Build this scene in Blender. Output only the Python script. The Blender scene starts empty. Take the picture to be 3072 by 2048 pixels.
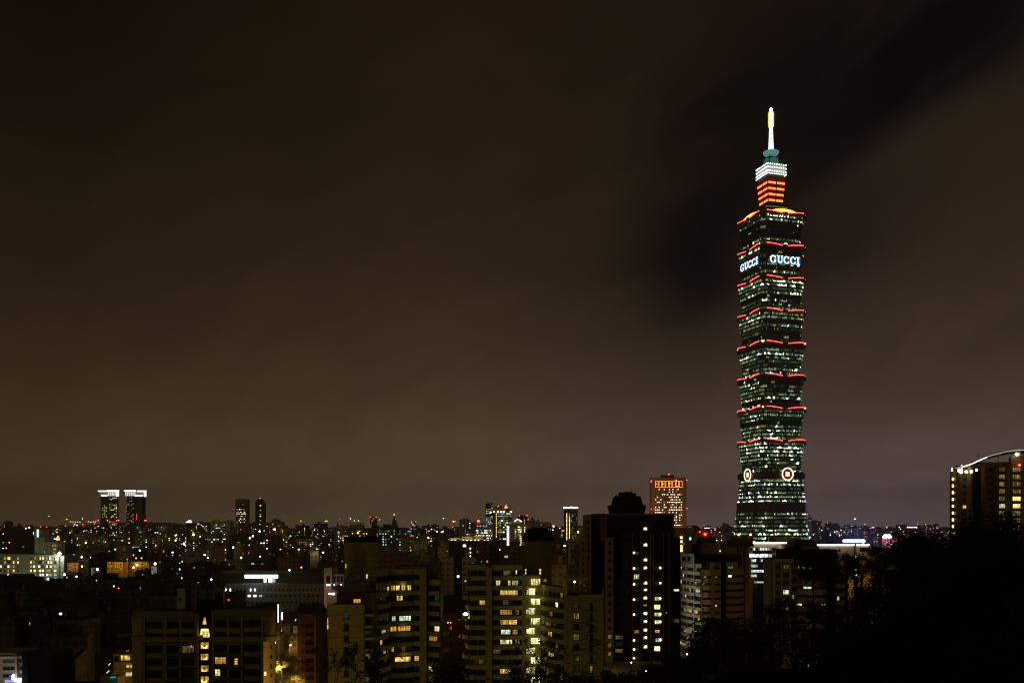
import bpy, math, random
from mathutils import Vector
random.seed(7)
R = math.radians
scene = bpy.context.scene
COL = scene.collection

# ------------------------------------------------------------------ camera
F = 2880.0          # focal length in photo pixels (photo is 3072 wide)
HZ = 1578.0         # the horizon's row in the photo
EYE = 72.0          # camera height above the plain
cam_d = bpy.data.cameras.new("camera"); cam = bpy.data.objects.new("camera", cam_d); COL.objects.link(cam)
cam_d.sensor_width = 36.0; cam_d.lens = 36.0 * F / 3072.0
cam_d.shift_y = (HZ - 1024.0) / 3072.0
cam_d.clip_start = 0.5; cam_d.clip_end = 60000.0
cam.location = (0, 0, EYE); cam.rotation_euler = (R(90), 0, 0)
scene.camera = cam

# ------------------------------------------------------------------ render
scene.view_settings.view_transform = 'Standard'; scene.view_settings.look = 'None'
scene.view_settings.exposure = 0.0; scene.view_settings.gamma = 1.0
cy = scene.cycles
cy.use_denoising = True; cy.filter_width = 1.15
cy.max_bounces = 4; cy.diffuse_bounces = 2; cy.glossy_bounces = 2; cy.volume_bounces = 0; cy.transmission_bounces = 2
cy.sample_clamp_indirect = 0.4; cy.caustics_reflective = False; cy.caustics_refractive = False

def lin(r, g, b):
    f = lambda c: (c / 255 / 12.92) if c / 255 <= 0.04045 else ((c / 255 + 0.055) / 1.055) ** 2.4
    return (f(r), f(g), f(b))

# ------------------------------------------------------------------ night sky (city glow on low cloud)
class NG:
    """tiny node-expression helper"""
    def __init__(s, nt): s.nt = nt
    def n(s, t, **k):
        nd = s.nt.nodes.new(t)
        for a, v in k.items(): setattr(nd, a, v)
        return nd
    def m(s, op, a, b=None, c=None, clamp=False):
        nd = s.n('ShaderNodeMath', operation=op); nd.use_clamp = clamp
        for i, v in enumerate((a, b, c)):
            if v is None: continue
            if isinstance(v, (int, float)): nd.inputs[i].default_value = v
            else: s.nt.links.new(v, nd.inputs[i])
        return nd.outputs[0]
    def lk(s, a, b): s.nt.links.new(a, b)
    def noise(s, vec, scale, detail=4, rough=0.5, dist=0.0):
        nd = s.n('ShaderNodeTexNoise'); nd.inputs['Scale'].default_value = scale
        nd.inputs['Detail'].default_value = detail; nd.inputs['Roughness'].default_value = rough
        nd.inputs['Distortion'].default_value = dist
        if vec is not None: s.lk(vec, nd.inputs['Vector'])
        return nd.outputs[0]
    def ramp(s, fac, stops, interp='EASE'):
        nd = s.n('ShaderNodeValToRGB'); cr = nd.color_ramp; cr.interpolation = interp
        while len(cr.elements) < len(stops): cr.elements.new(0.5)
        for e, (p, c) in zip(cr.elements, stops): e.position = p; e.color = (*c, 1)
        s.lk(fac, nd.inputs[0]); return nd.outputs[0]
    def mix(s, fac, a, b, mode='MIX'):
        nd = s.n('ShaderNodeMix', data_type='RGBA', blend_type=mode)
        for k, v in ((0, fac), (6, a), (7, b)):
            if isinstance(v, (int, float)): nd.inputs[k].default_value = v
            elif isinstance(v, tuple): nd.inputs[k].default_value = (*v, 1)
            else: s.lk(v, nd.inputs[k])
        return nd.outputs[2]

world = bpy.data.worlds.new("World"); scene.world = world; world.use_nodes = True
nt = world.node_tree
for nd in list(nt.nodes): nt.nodes.remove(nd)
g = NG(nt)
tc = g.n('ShaderNodeTexCoord'); sp = g.n('ShaderNodeSeparateXYZ'); g.lk(tc.outputs['Generated'], sp.inputs[0])
X, Y, Z = sp.outputs
az = g.m('ARCTAN2', X, Y); el = g.m('ARCSINE', Z)
comb = g.n('ShaderNodeCombineXYZ')
# stretched along the wind: rotate azimuth / elevation
ca, sa = 0.9, 0.43
sAx = g.m('ADD', g.m('MULTIPLY', az, ca), g.m('MULTIPLY', el, sa))
tAx = g.m('ADD', g.m('MULTIPLY', az, -sa), g.m('MULTIPLY', el, ca))
g.lk(g.m('MULTIPLY', sAx, 0.45), comb.inputs[0]); g.lk(tAx, comb.inputs[1])
n1 = g.noise(comb.outputs[0], 5.0, 4, 0.5, 0.6)
n2 = g.noise(comb.outputs[0], 13.0, 6, 0.6, 0.5)
wob = g.m('MULTIPLY', g.m('SUBTRACT', n1, 0.5), 0.10)
elw = g.m('ADD', el, wob)
fe = g.m('DIVIDE', elw, 0.6, clamp=True)
P = [0.0, 0.10, 0.22, 0.42, 0.66, 0.88]
rl = g.ramp(fe, list(zip(P, [lin(67,55,37), lin(60,48,31), lin(49,38,21), lin(32,22,9), lin(19,12,4), lin(11,6,1)])), 'B_SPLINE')
rc = g.ramp(fe, list(zip(P, [lin(82,69,54), lin(75,61,46), lin(61,48,33), lin(43,32,18), lin(33,23,11), lin(29,19,8)])), 'B_SPLINE')
rr = g.ramp(fe, list(zip(P, [lin(87,74,74), lin(74,61,55), lin(60,48,38), lin(45,34,23), lin(35,26,16), lin(26,18,10)])), 'B_SPLINE')
fl = g.m('MULTIPLY_ADD', az, 2.6, 1.15, clamp=True)     # az -.44 -> 0, -.06 -> 1
fr = g.m('MULTIPLY_ADD', az, 3.2, 0.02, clamp=True)     # az 0 -> 0, .3 -> 1
colr = g.mix(fr, g.mix(fl, rl, rc), rr)
# dark breaks in the glowing cloud
def gauss(cx, cy_, dx, dy, rx, ry, noisek):
    """soft blob at (cx,cy) with unit axis (dx,dy)"""
    a = g.m('SUBTRACT', az, cx); b = g.m('SUBTRACT', el, cy_)
    a = g.m('ADD', a, g.m('MULTIPLY', g.m('SUBTRACT', n1, 0.5), noisek))
    b = g.m('ADD', b, g.m('MULTIPLY', g.m('SUBTRACT', n2, 0.5), noisek * 0.9))
    u = g.m('ADD', g.m('MULTIPLY', a, dx), g.m('MULTIPLY', b, dy))
    v = g.m('ADD', g.m('MULTIPLY', a, -dy), g.m('MULTIPLY', b, dx))
    q = g.m('ADD', g.m('POWER', g.m('ABSOLUTE', g.m('DIVIDE', u, rx)), 2.0), g.m('POWER', g.m('ABSOLUTE', g.m('DIVIDE', v, ry)), 2.0))
    return g.m('EXPONENT', g.m('MULTIPLY', q, -1.0))
dark = g.m('MULTIPLY', gauss(0.188, 0.262, 0.35, 0.94, 0.090, 0.062, 0.18), 0.86)
d2 = g.m('MULTIPLY', gauss(0.40, 0.425, 0.88, 0.47, 0.20, 0.050, 0.15), 0.90)
d3 = g.m('MULTIPLY', gauss(0.235, 0.37, 0.7, 0.7, 0.19, 0.125, 0.20), 0.66)
d4 = g.m('ADD', g.m('MULTIPLY', gauss(0.50, 0.19, 0.9, 0.42, 0.16, 0.035, 0.06), 0.25), g.m('MULTIPLY', gauss(0.325, 0.275, 0.95, 0.3, 0.07, 0.035, 0.08), 0.42))
keep = g.m('MULTIPLY', g.m('MULTIPLY', g.m('SUBTRACT', 1.0, dark, clamp=True), g.m('SUBTRACT', 1.0, d2, clamp=True)),
           g.m('MULTIPLY', g.m('SUBTRACT', 1.0, d3, clamp=True), g.m('SUBTRACT', 1.0, d4, clamp=True)))
tex = g.m('MULTIPLY_ADD', g.m('SUBTRACT', n2, 0.5), 0.75, 1.0)
tex = g.m('MULTIPLY', tex, g.m('MULTIPLY_ADD', g.m('SUBTRACT', n1, 0.5), 0.85, 1.0))
gain = g.ramp(g.m('DIVIDE', el, 0.5, clamp=True), [(0.0, (.52,)*3), (0.1, (.47,)*3), (0.2, (.37,)*3), (0.4, (.30,)*3), (0.8, (.27,)*3)], 'B_SPLINE')
sgr = g.n('ShaderNodeSeparateColor'); g.lk(gain, sgr.inputs[0])
keep2 = g.m('MULTIPLY', g.m('MULTIPLY', keep, tex), g.m('MULTIPLY', sgr.outputs[0], 3.9))
vm = g.n('ShaderNodeVectorMath', operation='SCALE'); g.lk(colr, vm.inputs[0]); g.lk(keep2, vm.inputs['Scale'])
va = g.n('ShaderNodeVectorMath', operation='ADD'); g.lk(vm.outputs[0], va.inputs[0]); va.inputs[1].default_value = (0.0009, 0.0007, 0.0013)
bg = g.n('ShaderNodeBackground'); g.lk(va.outputs[0], bg.inputs[0]); bg.inputs[1].default_value = 1.0
wo = g.n('ShaderNodeOutputWorld'); g.lk(bg.outputs[0], wo.inputs[0])

# one very weak, very soft warm light low behind the camera: fill added for the near walls, standing for city glow
sd = bpy.data.lights.new("sun", 'SUN'); sd.energy = 0.125; sd.angle = R(25); sd.color = (1.0, 0.79, 0.17)
sun = bpy.data.objects.new("sun", sd); COL.objects.link(sun)
sun.rotation_euler = (R(78), 0, R(-24))

# ------------------------------------------------------------------ mesh helpers
def px(p, D): return (p - 1536.0) * D / F
def pz(p, D): return EYE + (HZ - p) * D / F
def ground_z(x, D):
    def ss(a, b, v):
        t = min(1, max(0, (v - a) / (b - a))); return t * t * (3 - 2 * t)
    return (16.0 + 12.0 * ss(100, 160, -x)) * (1 - ss(560, 900, D))

class MB:
    def __init__(s): s.v = []; s.f = []; s.mi = []
    def face(s, pts, mi=0):
        b = len(s.v); s.v += [tuple(p) for p in pts]; s.f.append(tuple(range(b, b + len(pts)))); s.mi.append(mi)
    def box(s, x0, x1, y0, y1, z0, z1, mi=0):
        b = len(s.v)
        s.v += [(x0,y0,z0),(x1,y0,z0),(x1,y1,z0),(x0,y1,z0),(x0,y0,z1),(x1,y0,z1),(x1,y1,z1),(x0,y1,z1)]
        for f in ((0,3,2,1),(4,5,6,7),(0,1,5,4),(1,2,6,5),(2,3,7,6),(3,0,4,7)):
            s.f.append(tuple(b + i for i in f)); s.mi.append(mi)
    def prism(s, pts, z0, z1, mi=0, top=None, mtop=None):
        """pts CCW seen from above; top = other outline for the upper end (frustum)"""
        n = len(pts); t = top or pts; b = len(s.v)
        s.v += [(p[0], p[1], z0) for p in pts] + [(p[0], p[1], z1) for p in t]
        for i in range(n):
            j = (i + 1) % n; s.f.append((b+i, b+j, b+n+j, b+n+i)); s.mi.append(mi)
        s.f.append(tuple(b + i for i in reversed(range(n)))); s.mi.append(mi)
        s.f.append(tuple(b + n + i for i in range(n))); s.mi.append(mi if mtop is None else mtop)
    def tube(s, pts, r, n=6, mi=0, r1=None):
        rings = []; k = len(pts)
        for i, p in enumerate(pts):
            p = Vector(p)
            d = (Vector(pts[min(i+1, k-1)]) - Vector(pts[max(i-1, 0)])).normalized()
            a = d.cross(Vector((0, 0, 1)) if abs(d.z) < 0.9 else Vector((1, 0, 0))).normalized(); c = d.cross(a)
            rad = r if r1 is None else r + (r1 - r) * i / (k - 1)
            b = len(s.v)
            s.v += [tuple(p + (a * math.cos(2*math.pi*j/n) + c * math.sin(2*math.pi*j/n)) * rad) for j in range(n)]
            rings.append(b)
        for a, b in zip(rings, rings[1:]):
            for j in range(n):
                s.f.append((a+j, a+(j+1) % n, b+(j+1) % n, b+j)); s.mi.append(mi)
        s.f.append(tuple(rings[0]+j for j in reversed(range(n)))); s.mi.append(mi)
        s.f.append(tuple(rings[-1]+j for j in range(n))); s.mi.append(mi)
    def lathe(s, prof, cx, cy_, n=16, mi=0):
        """prof = [(r,z)...] bottom to top"""
        rings = []
        for r, z in prof:
            b = len(s.v); s.v += [(cx + r*math.cos(2*math.pi*j/n), cy_ + r*math.sin(2*math.pi*j/n), z) for j in range(n)]; rings.append(b)
        for a, b in zip(rings, rings[1:]):
            for j in range(n): s.f.append((a+j, a+(j+1) % n, b+(j+1) % n, b+j)); s.mi.append(mi)
        s.f.append(tuple(rings[0]+j for j in reversed(range(n)))); s.mi.append(mi)
        s.f.append(tuple(rings[-1]+j for j in range(n))); s.mi.append(mi)
    def mesh(s, name, mats):
        me = bpy.data.meshes.new(name); me.from_pydata(s.v, [], s.f)
        for m in mats: me.materials.append(m)
        me.polygons.foreach_set('material_index', s.mi); me.update(); return me
    def build(s, name, mats, parent=None, loc=(0,0,0), rz=0):
        if not isinstance(mats, (list, tuple)): mats = [mats]
        return put(name, s.mesh(name, mats), parent, loc, rz)

def put(name, me, parent=None, loc=(0,0,0), rz=0):
    o = bpy.data.objects.new(name, me); COL.objects.link(o)
    o.parent = parent; o.location = loc; o.rotation_euler = (0, 0, rz); return o

def tag(o, label=None, cat=None, group=None, kind=None):
    if label: o['label'] = label
    if cat: o['category'] = cat
    if group: o['group'] = group
    if kind: o['kind'] = kind
    return o

def thing(name, label, cat, loc=(0,0,0), rz=0, group=None):
    o = bpy.data.objects.new(name, None); COL.objects.link(o); o.empty_display_size = 1
    o.location = loc; o.rotation_euler = (0, 0, rz); return tag(o, label, cat, group)

# ------------------------------------------------------------------ materials
_m = {}
def wall(key, col, rough=0.8, var=0.35, scale=0.25, spec=0.25, joint=None):
    """painted / tiled wall: mottled, weather-streaked, optional floor joints every `joint` metres"""
    if key in _m: return _m[key]
    m = bpy.data.materials.new(key); m.use_nodes = True; n = NG(m.node_tree)
    b = m.node_tree.nodes['Principled BSDF']; b.inputs['Roughness'].default_value = rough
    b.inputs['Specular IOR Level'].default_value = spec
    t = n.n('ShaderNodeTexCoord'); mp = n.n('ShaderNodeMapping'); mp.inputs['Scale'].default_value = (1, 1, 0.22)
    n.lk(t.outputs['Object'], mp.inputs[0])
    a = n.noise(mp.outputs[0], scale * 4, 6, 0.65); c = n.noise(t.outputs['Object'], scale * 0.5, 3, 0.5)
    f = n.m('MULTIPLY_ADD', n.m('ADD', a, c), var, 1.0 - var * 1.0)
    if joint:
        s = n.n('ShaderNodeSeparateXYZ'); n.lk(t.outputs['Object'], s.inputs[0])
        fr = n.m('FRACT', n.m('DIVIDE', s.outputs[2], joint))
        f = n.m('MULTIPLY', f, n.m('MULTIPLY_ADD', n.m('LESS_THAN', fr, 0.05), -0.55, 1.0))
    v = n.n('ShaderNodeVectorMath', operation='SCALE'); v.inputs[0].default_value = col; n.lk(f, v.inputs['Scale'])
    n.lk(v.outputs[0], b.inputs['Base Color'])
    _m[key] = m; return m

def city_wall(key, col, pitch=3.2, fh=3.3, fill=0.55):
    """far building skin: unlit window openings as a darker grid"""
    if key in _m: return _m[key]
    m = bpy.data.materials.new(key); m.use_nodes = True; n = NG(m.node_tree)
    b = m.node_tree.nodes['Principled BSDF']; b.inputs['Roughness'].default_value = 0.8
    t = n.n('ShaderNodeTexCoord'); s = n.n('ShaderNodeSeparateXYZ'); n.lk(t.outputs['Object'], s.inputs[0])
    h = n.m('FRACT', n.m('DIVIDE', n.m('ADD', s.outputs[0], s.outputs[1]), pitch))
    v = n.m('FRACT', n.m('DIVIDE', s.outputs[2], fh))
    w = n.m('MULTIPLY', n.m('LESS_THAN', h, fill), n.m('LESS_THAN', v, 0.5))
    a = n.noise(t.outputs['Object'], 0.08, 5, 0.6)
    f = n.m('MULTIPLY', n.m('MULTIPLY_ADD', a, 0.9, 0.55), n.m('MULTIPLY_ADD', w, -0.62, 1.0))
    sc = n.n('ShaderNodeVectorMath', operation='SCALE'); sc.inputs[0].default_value = col; n.lk(f, sc.inputs['Scale'])
    n.lk(sc.outputs[0], b.inputs['Base Color'])
    _m[key] = m; return m

def glass(key='dark_glass', col=(0.012, 0.014, 0.014), rough=0.12):
    if key in _m: return _m[key]
    m = bpy.data.materials.new(key); m.use_nodes = True; n = NG(m.node_tree); b = m.node_tree.nodes['Principled BSDF']
    t = n.n('ShaderNodeTexCoord'); a = n.noise(t.outputs['Object'], 0.6, 3)
    sc = n.n('ShaderNodeVectorMath', operation='SCALE'); sc.inputs[0].default_value = col; n.lk(n.m('MULTIPLY_ADD', a, 1.2, 0.4), sc.inputs['Scale'])
    n.lk(sc.outputs[0], b.inputs['Base Color']); b.inputs['Roughness'].default_value = rough; b.inputs['Specular IOR Level'].default_value = 0.35
    _m[key] = m; return m

def emit(key, col, s, sample=False):
    """a lamp, sign or evenly lit window"""
    if key in _m: return _m[key]
    m = bpy.data.materials.new(key); m.use_nodes = True; t = m.node_tree
    for nd in list(t.nodes): t.nodes.remove(nd)
    e = t.nodes.new('ShaderNodeEmission'); e.inputs[0].default_value = (*col, 1); e.inputs[1].default_value = s
    o = t.nodes.new('ShaderNodeOutputMaterial'); t.links.new(e.outputs[0], o.inputs[0])
    if not sample: m.cycles.emission_sampling = 'NONE'
    _m[key] = m; return m

def room(key, col, s, curtain=3.0, warm=None):
    """a lit room seen through its window: curtain folds, furniture shadows, a brighter patch near the lamp"""
    if key in _m: return _m[key]
    m = bpy.data.materials.new(key); m.use_nodes = True; t = m.node_tree; n = NG(t)
    for nd in list(t.nodes): t.nodes.remove(nd)
    tc = n.n('ShaderNodeTexCoord'); oi = n.n('ShaderNodeObjectInfo')
    cb = n.n('ShaderNodeCombineXYZ'); rnd = n.m('MULTIPLY', oi.outputs['Random'], 57.0); n.lk(rnd, cb.inputs[0]); n.lk(rnd, cb.inputs[1])
    ad = n.n('ShaderNodeVectorMath', operation='ADD'); n.lk(tc.outputs['Object'], ad.inputs[0]); n.lk(cb.outputs[0], ad.inputs[1])
    mp = n.n('ShaderNodeMapping'); mp.inputs['Scale'].default_value = (curtain, curtain, 0.35); n.lk(ad.outputs[0], mp.inputs[0])
    folds = n.noise(mp.outputs[0], 1.0, 3, 0.6)
    blob = n.noise(ad.outputs[0], 0.55, 3, 0.6)
    sp_ = n.n('ShaderNodeSeparateXYZ'); n.lk(tc.outputs['Object'], sp_.inputs[0])
    low = n.m('MULTIPLY_ADD', sp_.outputs[2], 0.35, 0.45, clamp=True)
    f = n.m('MULTIPLY', n.m('MULTIPLY_ADD', n.m('SUBTRACT', folds, 0.42), 3.2, 0.35, clamp=True), n.m('MULTIPLY_ADD', n.m('SUBTRACT', blob, 0.3), 3.0, 0.25))
    f = n.m('MULTIPLY', n.m('MAXIMUM', f, 0.03), low)
    f = n.m('MULTIPLY', f, n.m('MULTIPLY_ADD', n.m('FRACT', n.m('MULTIPLY', oi.outputs['Random'], 17.3)), 1.3, 0.35))
    e = n.n('ShaderNodeEmission')
    c2 = warm or tuple(min(1, c * k) for c, k in zip(col, (1.0, 0.75, 0.5)))
    n.lk(n.mix(n.m('MULTIPLY', blob, 1.0), col, c2), e.inputs[0]); n.lk(n.m('MULTIPLY', f, s), e.inputs[1])
    o = n.n('ShaderNodeOutputMaterial'); n.lk(e.outputs[0], o.inputs[0])
    m.cycles.emission_sampling = 'NONE'; _m[key] = m; return m

def metal(key, col, rough=0.5):
    if key in _m: return _m[key]
    m = wall(key, col, rough, 0.2, 0.5, 0.5); return m

GL = glass()
YEL = (1.0, 0.60, 0.13); WARM = (1.0, 0.80, 0.50); COOL = (0.80, 1.0, 0.95); GRN = (0.62, 1.0, 0.45); CYN = (0.35, 0.95, 1.0)
ORG = (1.0, 0.36, 0.05); RED = (1.0, 0.03, 0.02); WHT = (1.0, 0.97, 0.92); OLI = (1.0, 0.85, 0.28)
PAL = {}
for nm, c in (('yellow', YEL), ('warm', WARM), ('cool', COOL), ('green', GRN), ('cyan', CYN), ('orange', ORG), ('white', WHT), ('olive', OLI)):
    PAL[nm] = [emit('window_glow_%s_dim' % nm, c, 0.10), emit('window_glow_%s' % nm, c, 0.45), emit('window_glow_%s_bright' % nm, c, 2.2)]
RLAMP = emit('red_lamp_glow', (1.0, 0.05, 0.03), 9.0)
WLAMP = emit('white_lamp_glow', (1.0, 0.95, 0.8), 12.0)
OLAMP = emit('sodium_lamp_glow', (1.0, 0.52, 0.12), 9.0)
FRAME = metal('window_frame_metal', (0.055, 0.05, 0.035))
PARAPET = wall('pale_parapet_tiles', (0.36, 0.33, 0.16), 0.75, 0.4, 0.3)

# window meshes are shared by size and material
_wm = {}
def win_mesh(w, h, mat, style):
    k = (round(w, 1), round(h, 1), mat.name, style)
    if k in _wm: return _wm[k]
    w, h = max(0.3, k[0]), max(0.3, k[1]); b = MB()
    if style == 'pane':
        b.box(-w/2, w/2, -0.12, 0.05, 0, h, 0); me = b.mesh('window', [mat])
    else:
        t = min(0.12, w * 0.1)
        b.box(-w/2 + t, w/2 - t, -0.05, 0.05, t, h - t, 0)
        b.box(-w/2, w/2, -0.14, 0.05, 0, t, 1); b.box(-w/2, w/2, -0.14, 0.05, h - t, h, 1)
        b.box(-w/2, -w/2 + t, -0.137, 0.05, t, h - t, 1); b.box(w/2 - t, w/2, -0.137, 0.05, t, h - t, 1)
        n = max(1, int(round(w / (0.9 if style == 'grid' else 1.3))))
        for i in range(1, n):
            x = -w/2 + w * i / n; b.box(x - 0.05, x + 0.05, -0.13, -0.04, t, h - t, 1)
        if style == 'grid' or h > 2: b.box(-w/2 + t, w/2 - t, -0.125, -0.045, h * 0.68, h * 0.68 + 0.09, 1)
        me = b.mesh('window', [mat, FRAME])
    _wm[k] = me; return me

class Windows:
    """collects the windows of one building: the 95 that show best are objects, the rest one piece"""
    def __init__(s, root, name='window'): s.root = root; s.l = []; s.name = name
    def add(s, x, y, z, rz, w, h, mat, style='pane', pri=None):
        lit = 0 if mat.name.startswith('dark') else (1 if 'dim' in mat.name else 2)
        s.l.append(((lit if pri is None else pri) * 1000 + w * h, x, y, z, rz, w, h, mat, style))
    def done(s, cap=95):
        s.l.sort(key=lambda q: -q[0])
        for q in s.l[:cap]:
            _, x, y, z, rz, w, h, mat, st = q
            put(s.name, win_mesh(w, h, mat, st), s.root, (x, y, z), rz)
        rest = s.l[cap:]
        if rest:
            vs, fs, mi, mats = [], [], [], []
            for _, x, y, z, rz, w, h, mat, st in rest:
                me = win_mesh(w, h, mat, st); c, sn = math.cos(rz), math.sin(rz); b = len(vs)
                idx = []
                for mm in me.materials:
                    if mm not in mats: mats.append(mm)
                    idx.append(mats.index(mm))
                vs += [(x + v.co.x*c - v.co.y*sn, y + v.co.x*sn + v.co.y*c, z + v.co.z) for v in me.vertices]
                for p in me.polygons: fs.append(tuple(b + i for i in p.vertices)); mi.append(idx[p.material_index])
            me = bpy.data.meshes.new(s.name); me.from_pydata(vs, [], fs)
            for mm in mats: me.materials.append(mm)
            me.polygons.foreach_set('material_index', mi); me.update()
            o = put(s.name, me, s.root); o['kind'] = 'stuff'

def ball(b, x, y, z, r, mi=0, n=8):
    b.lathe([(r*0.05, z - r), (r*0.7, z - r*0.7), (r, z), (r*0.7, z + r*0.7), (r*0.05, z + r)], x, y, n, mi)

def plight(parent, loc, col, power, r=0.5):  # also makes added fill lights that have no fixture
    d = bpy.data.lights.new('lamp_or_fill_light', 'POINT'); d.color = col; d.energy = power; d.shadow_soft_size = r
    o = bpy.data.objects.new('lamp_or_fill_light', d); COL.objects.link(o); o.parent = parent; o.location = loc; return o
def slight(parent, loc, target, col, power, angle=80, r=0.5):
    d = bpy.data.lights.new('lamp_or_fill_light', 'SPOT'); d.color = col; d.energy = power; d.shadow_soft_size = r; d.spot_size = R(angle); d.spot_blend = 0.6
    o = bpy.data.objects.new('lamp_or_fill_light', d); COL.objects.link(o); o.parent = parent; o.location = loc
    o.rotation_euler = (Vector(target) - Vector(loc)).to_track_quat('-Z', 'Y').to_euler(); return o
# ================================================================== the skyscraper
def octo(h, c): return [(-h+c,-h),(h-c,-h),(h,-h+c),(h,h-c),(h-c,h),(-h+c,h),(-h,h-c),(-h,-h+c)]
def build_tower():
    rnd = random.Random(101)
    TW = thing('skyscraper', 'very tall segmented green glass skyscraper with red lit eaves and glowing spire', 'skyscraper', (279.0, 1034.0, 0), R(16.6))
    body = wall('dark_green_cladding', (0.030, 0.042, 0.030), 0.35, 0.3, 0.2, 0.5)
    brown = wall('brown_metal_trim', (0.085, 0.062, 0.040), 0.5, 0.3, 0.3, 0.4)
    gd = glass('dark_tower_glass', (0.012, 0.020, 0.014), 0.25)
    G1 = emit('office_glow_faint', (0.50, 0.80, 0.28), 0.014); G2 = emit('office_glow_low', (0.52, 0.88, 0.36), 0.055)
    G3 = emit('office_glow_mid', (0.68, 1.0, 0.52), 0.33); W1 = emit('office_glow_bright', (0.90, 1.0, 0.80), 1.9)
    Y1 = emit('office_glow_yellow_low', (0.95, 0.85, 0.15), 0.16); Y2 = emit('office_glow_yellow', (1.0, 0.90, 0.45), 1.2)
    T1 = emit('office_glow_teal', (0.25, 0.75, 0.6), 0.12)
    mats = [gd, G1, G2, G3, W1, Y1, Y2, T1]
    def style_row(force=None):
        k = force or rnd.choices(['dark', 'dim', 'mid', 'busy'], [0.16, 0.22, 0.30, 0.32])[0]
        return k
    def ring(parent, z0, z1, h0, h1, c, kind, name='window_band', dead=0.0):
        """one floor's ribbon of windows right round the tower"""
        b = MB(); p0 = octo(h0 + 0.12, c); p1 = octo(h1 + 0.12, c)
        for e in range(8):
            A0, B0, A1, B1 = p0[e], p0[(e+1) % 8], p1[e], p1[(e+1) % 8]
            L = math.dist(A0, B0); n = max(3, int(L / 1.3)); nx, ny = (B0[1]-A0[1])/L, -(B0[0]-A0[0])/L
            state = 0; left = 0
            ek0 = kind if rnd.random() > .18 else rnd.choice(['dark', 'dim', 'mid', 'busy'])
            under = {'dark': 0, 'dim': rnd.choice([1, 1, 2]), 'mid': rnd.choice([1, 2, 2, 3]), 'busy': rnd.choice([2, 2, 3])}[ek0]
            ek = kind if rnd.random() > 0.2 else rnd.choice(['dark', 'dim', 'mid', 'busy'])
            for i in range(n):
                if left <= 0:
                    left = rnd.randint(1, 5)
                    w = {'dark': [30, 2, 1, 1, .3, .3, 0, .1], 'dim': [9, 8, 5, 2, 1.6, .8, .2, .2], 'mid': [5, 5, 8, 7, 1.8, 1.0, .4, .2], 'busy': [2, 1, 3, 8, 9, 1.0, 1.6, .1]}[ek]
                    state = rnd.choices(range(8), w)[0]
                    if state in (4, 6): left = rnd.randint(1, 4)
                left -= 1
                s = state if (state >= 3 or rnd.random() < .4) else under
                if s and rnd.random() < 0.16: s = rnd.choice([0, 1, 2])
                f0, f1 = (i + 0.08) / n, (i + 0.92) / n
                lo, hi = 0.0, 1.0
                if s in (3, 4, 6) and rnd.random() < 0.88:
                    hi = rnd.choice([0.4, 0.5, 0.6, 1.0]); lo = rnd.choice([0, 0, 0.2]) if hi > 0.5 else 0
                def P(f, v, o=0.0):
                    a = (A0[0] + (B0[0]-A0[0])*f, A0[1] + (B0[1]-A0[1])*f); q = (A1[0] + (B1[0]-A1[0])*f, A1[1] + (B1[1]-A1[1])*f)
                    return (a[0] + (q[0]-a[0])*v + nx*o, a[1] + (q[1]-a[1])*v + ny*o, z0 + (z1-z0)*v)
                base = s if (lo == 0 and hi == 1) else max(1, min(2, under))
                b.face([P(f0, 0), P(f1, 0), P(f1, 1), P(f0, 1)], base)
                if base != s: b.face([P(f0, lo, .06), P(f1, lo, .06), P(f1, hi, .06), P(f0, hi, .06)], s)
        return b.build(name, mats, parent)
    def arc_pts(h, c, side, z, drop=1.7, out=0.9):
        """the lit eave curve: from the outer end of one face towards its middle"""
        L = h - c; pts = []
        for i in range(9):
            t = i / 8; u = L - t * (L - 3.4)
            pts.append((side * u, -(h + out), z - drop * t * t))
        return pts
    rot4 = [(1, 0, 0, 1), (0, -1, 1, 0), (-1, 0, 0, -1), (0, 1, -1, 0)]
    def rp(p, k): a, b_, c_, d = rot4[k]; return (a*p[0] + b_*p[1], c_*p[0] + d*p[1], p[2])
    redt = emit('red_tube_light', (1.0, 0.075, 0.07), 5.5, True); redg = emit('red_eave_spill', (1.0, 0.01, 0.02), 0.16)
    redl = emit('red_beacon', (1.0, 0.10, 0.05), 14.0)
    HT, HB, C = 27.0, 23.6, 5.0
    ztop = 402.0; mh = 34.1
    plans = {8: ['dim', 'mid', 'dark', 'dark', 'dark', 'dark', 'mid', 'dim'], 7: ['dim', 'mid', 'dark', 'dark', 'dark', 'dark', 'dark', 'dark']}
    for k in range(8, 0, -1):
        zt = ztop - (8 - k) * mh; zb = zt - mh
        b = MB(); b.prism(octo(HB, C), zb, zt - 2.2, 0, top=octo(HT - 0.3, C)); b.prism(octo(HT, C), zt - 2.2, zt - 0.3, 1)
        sec = b.build('tower_section', [body, brown], TW)
        for j in range(8):
            a0 = (j * 0.121 + 0.012); z0 = zb + mh * (j * 0.117 + 0.012); z1 = z0 + 2.4
            hh = lambda z: HB + (HT - 0.3 - HB) * (z - zb) / (mh - 2.2)
            ring(sec, z0, z1, hh(z0), hh(z1), C, style_row(plans.get(k, [None]*8)[j]))
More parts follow.
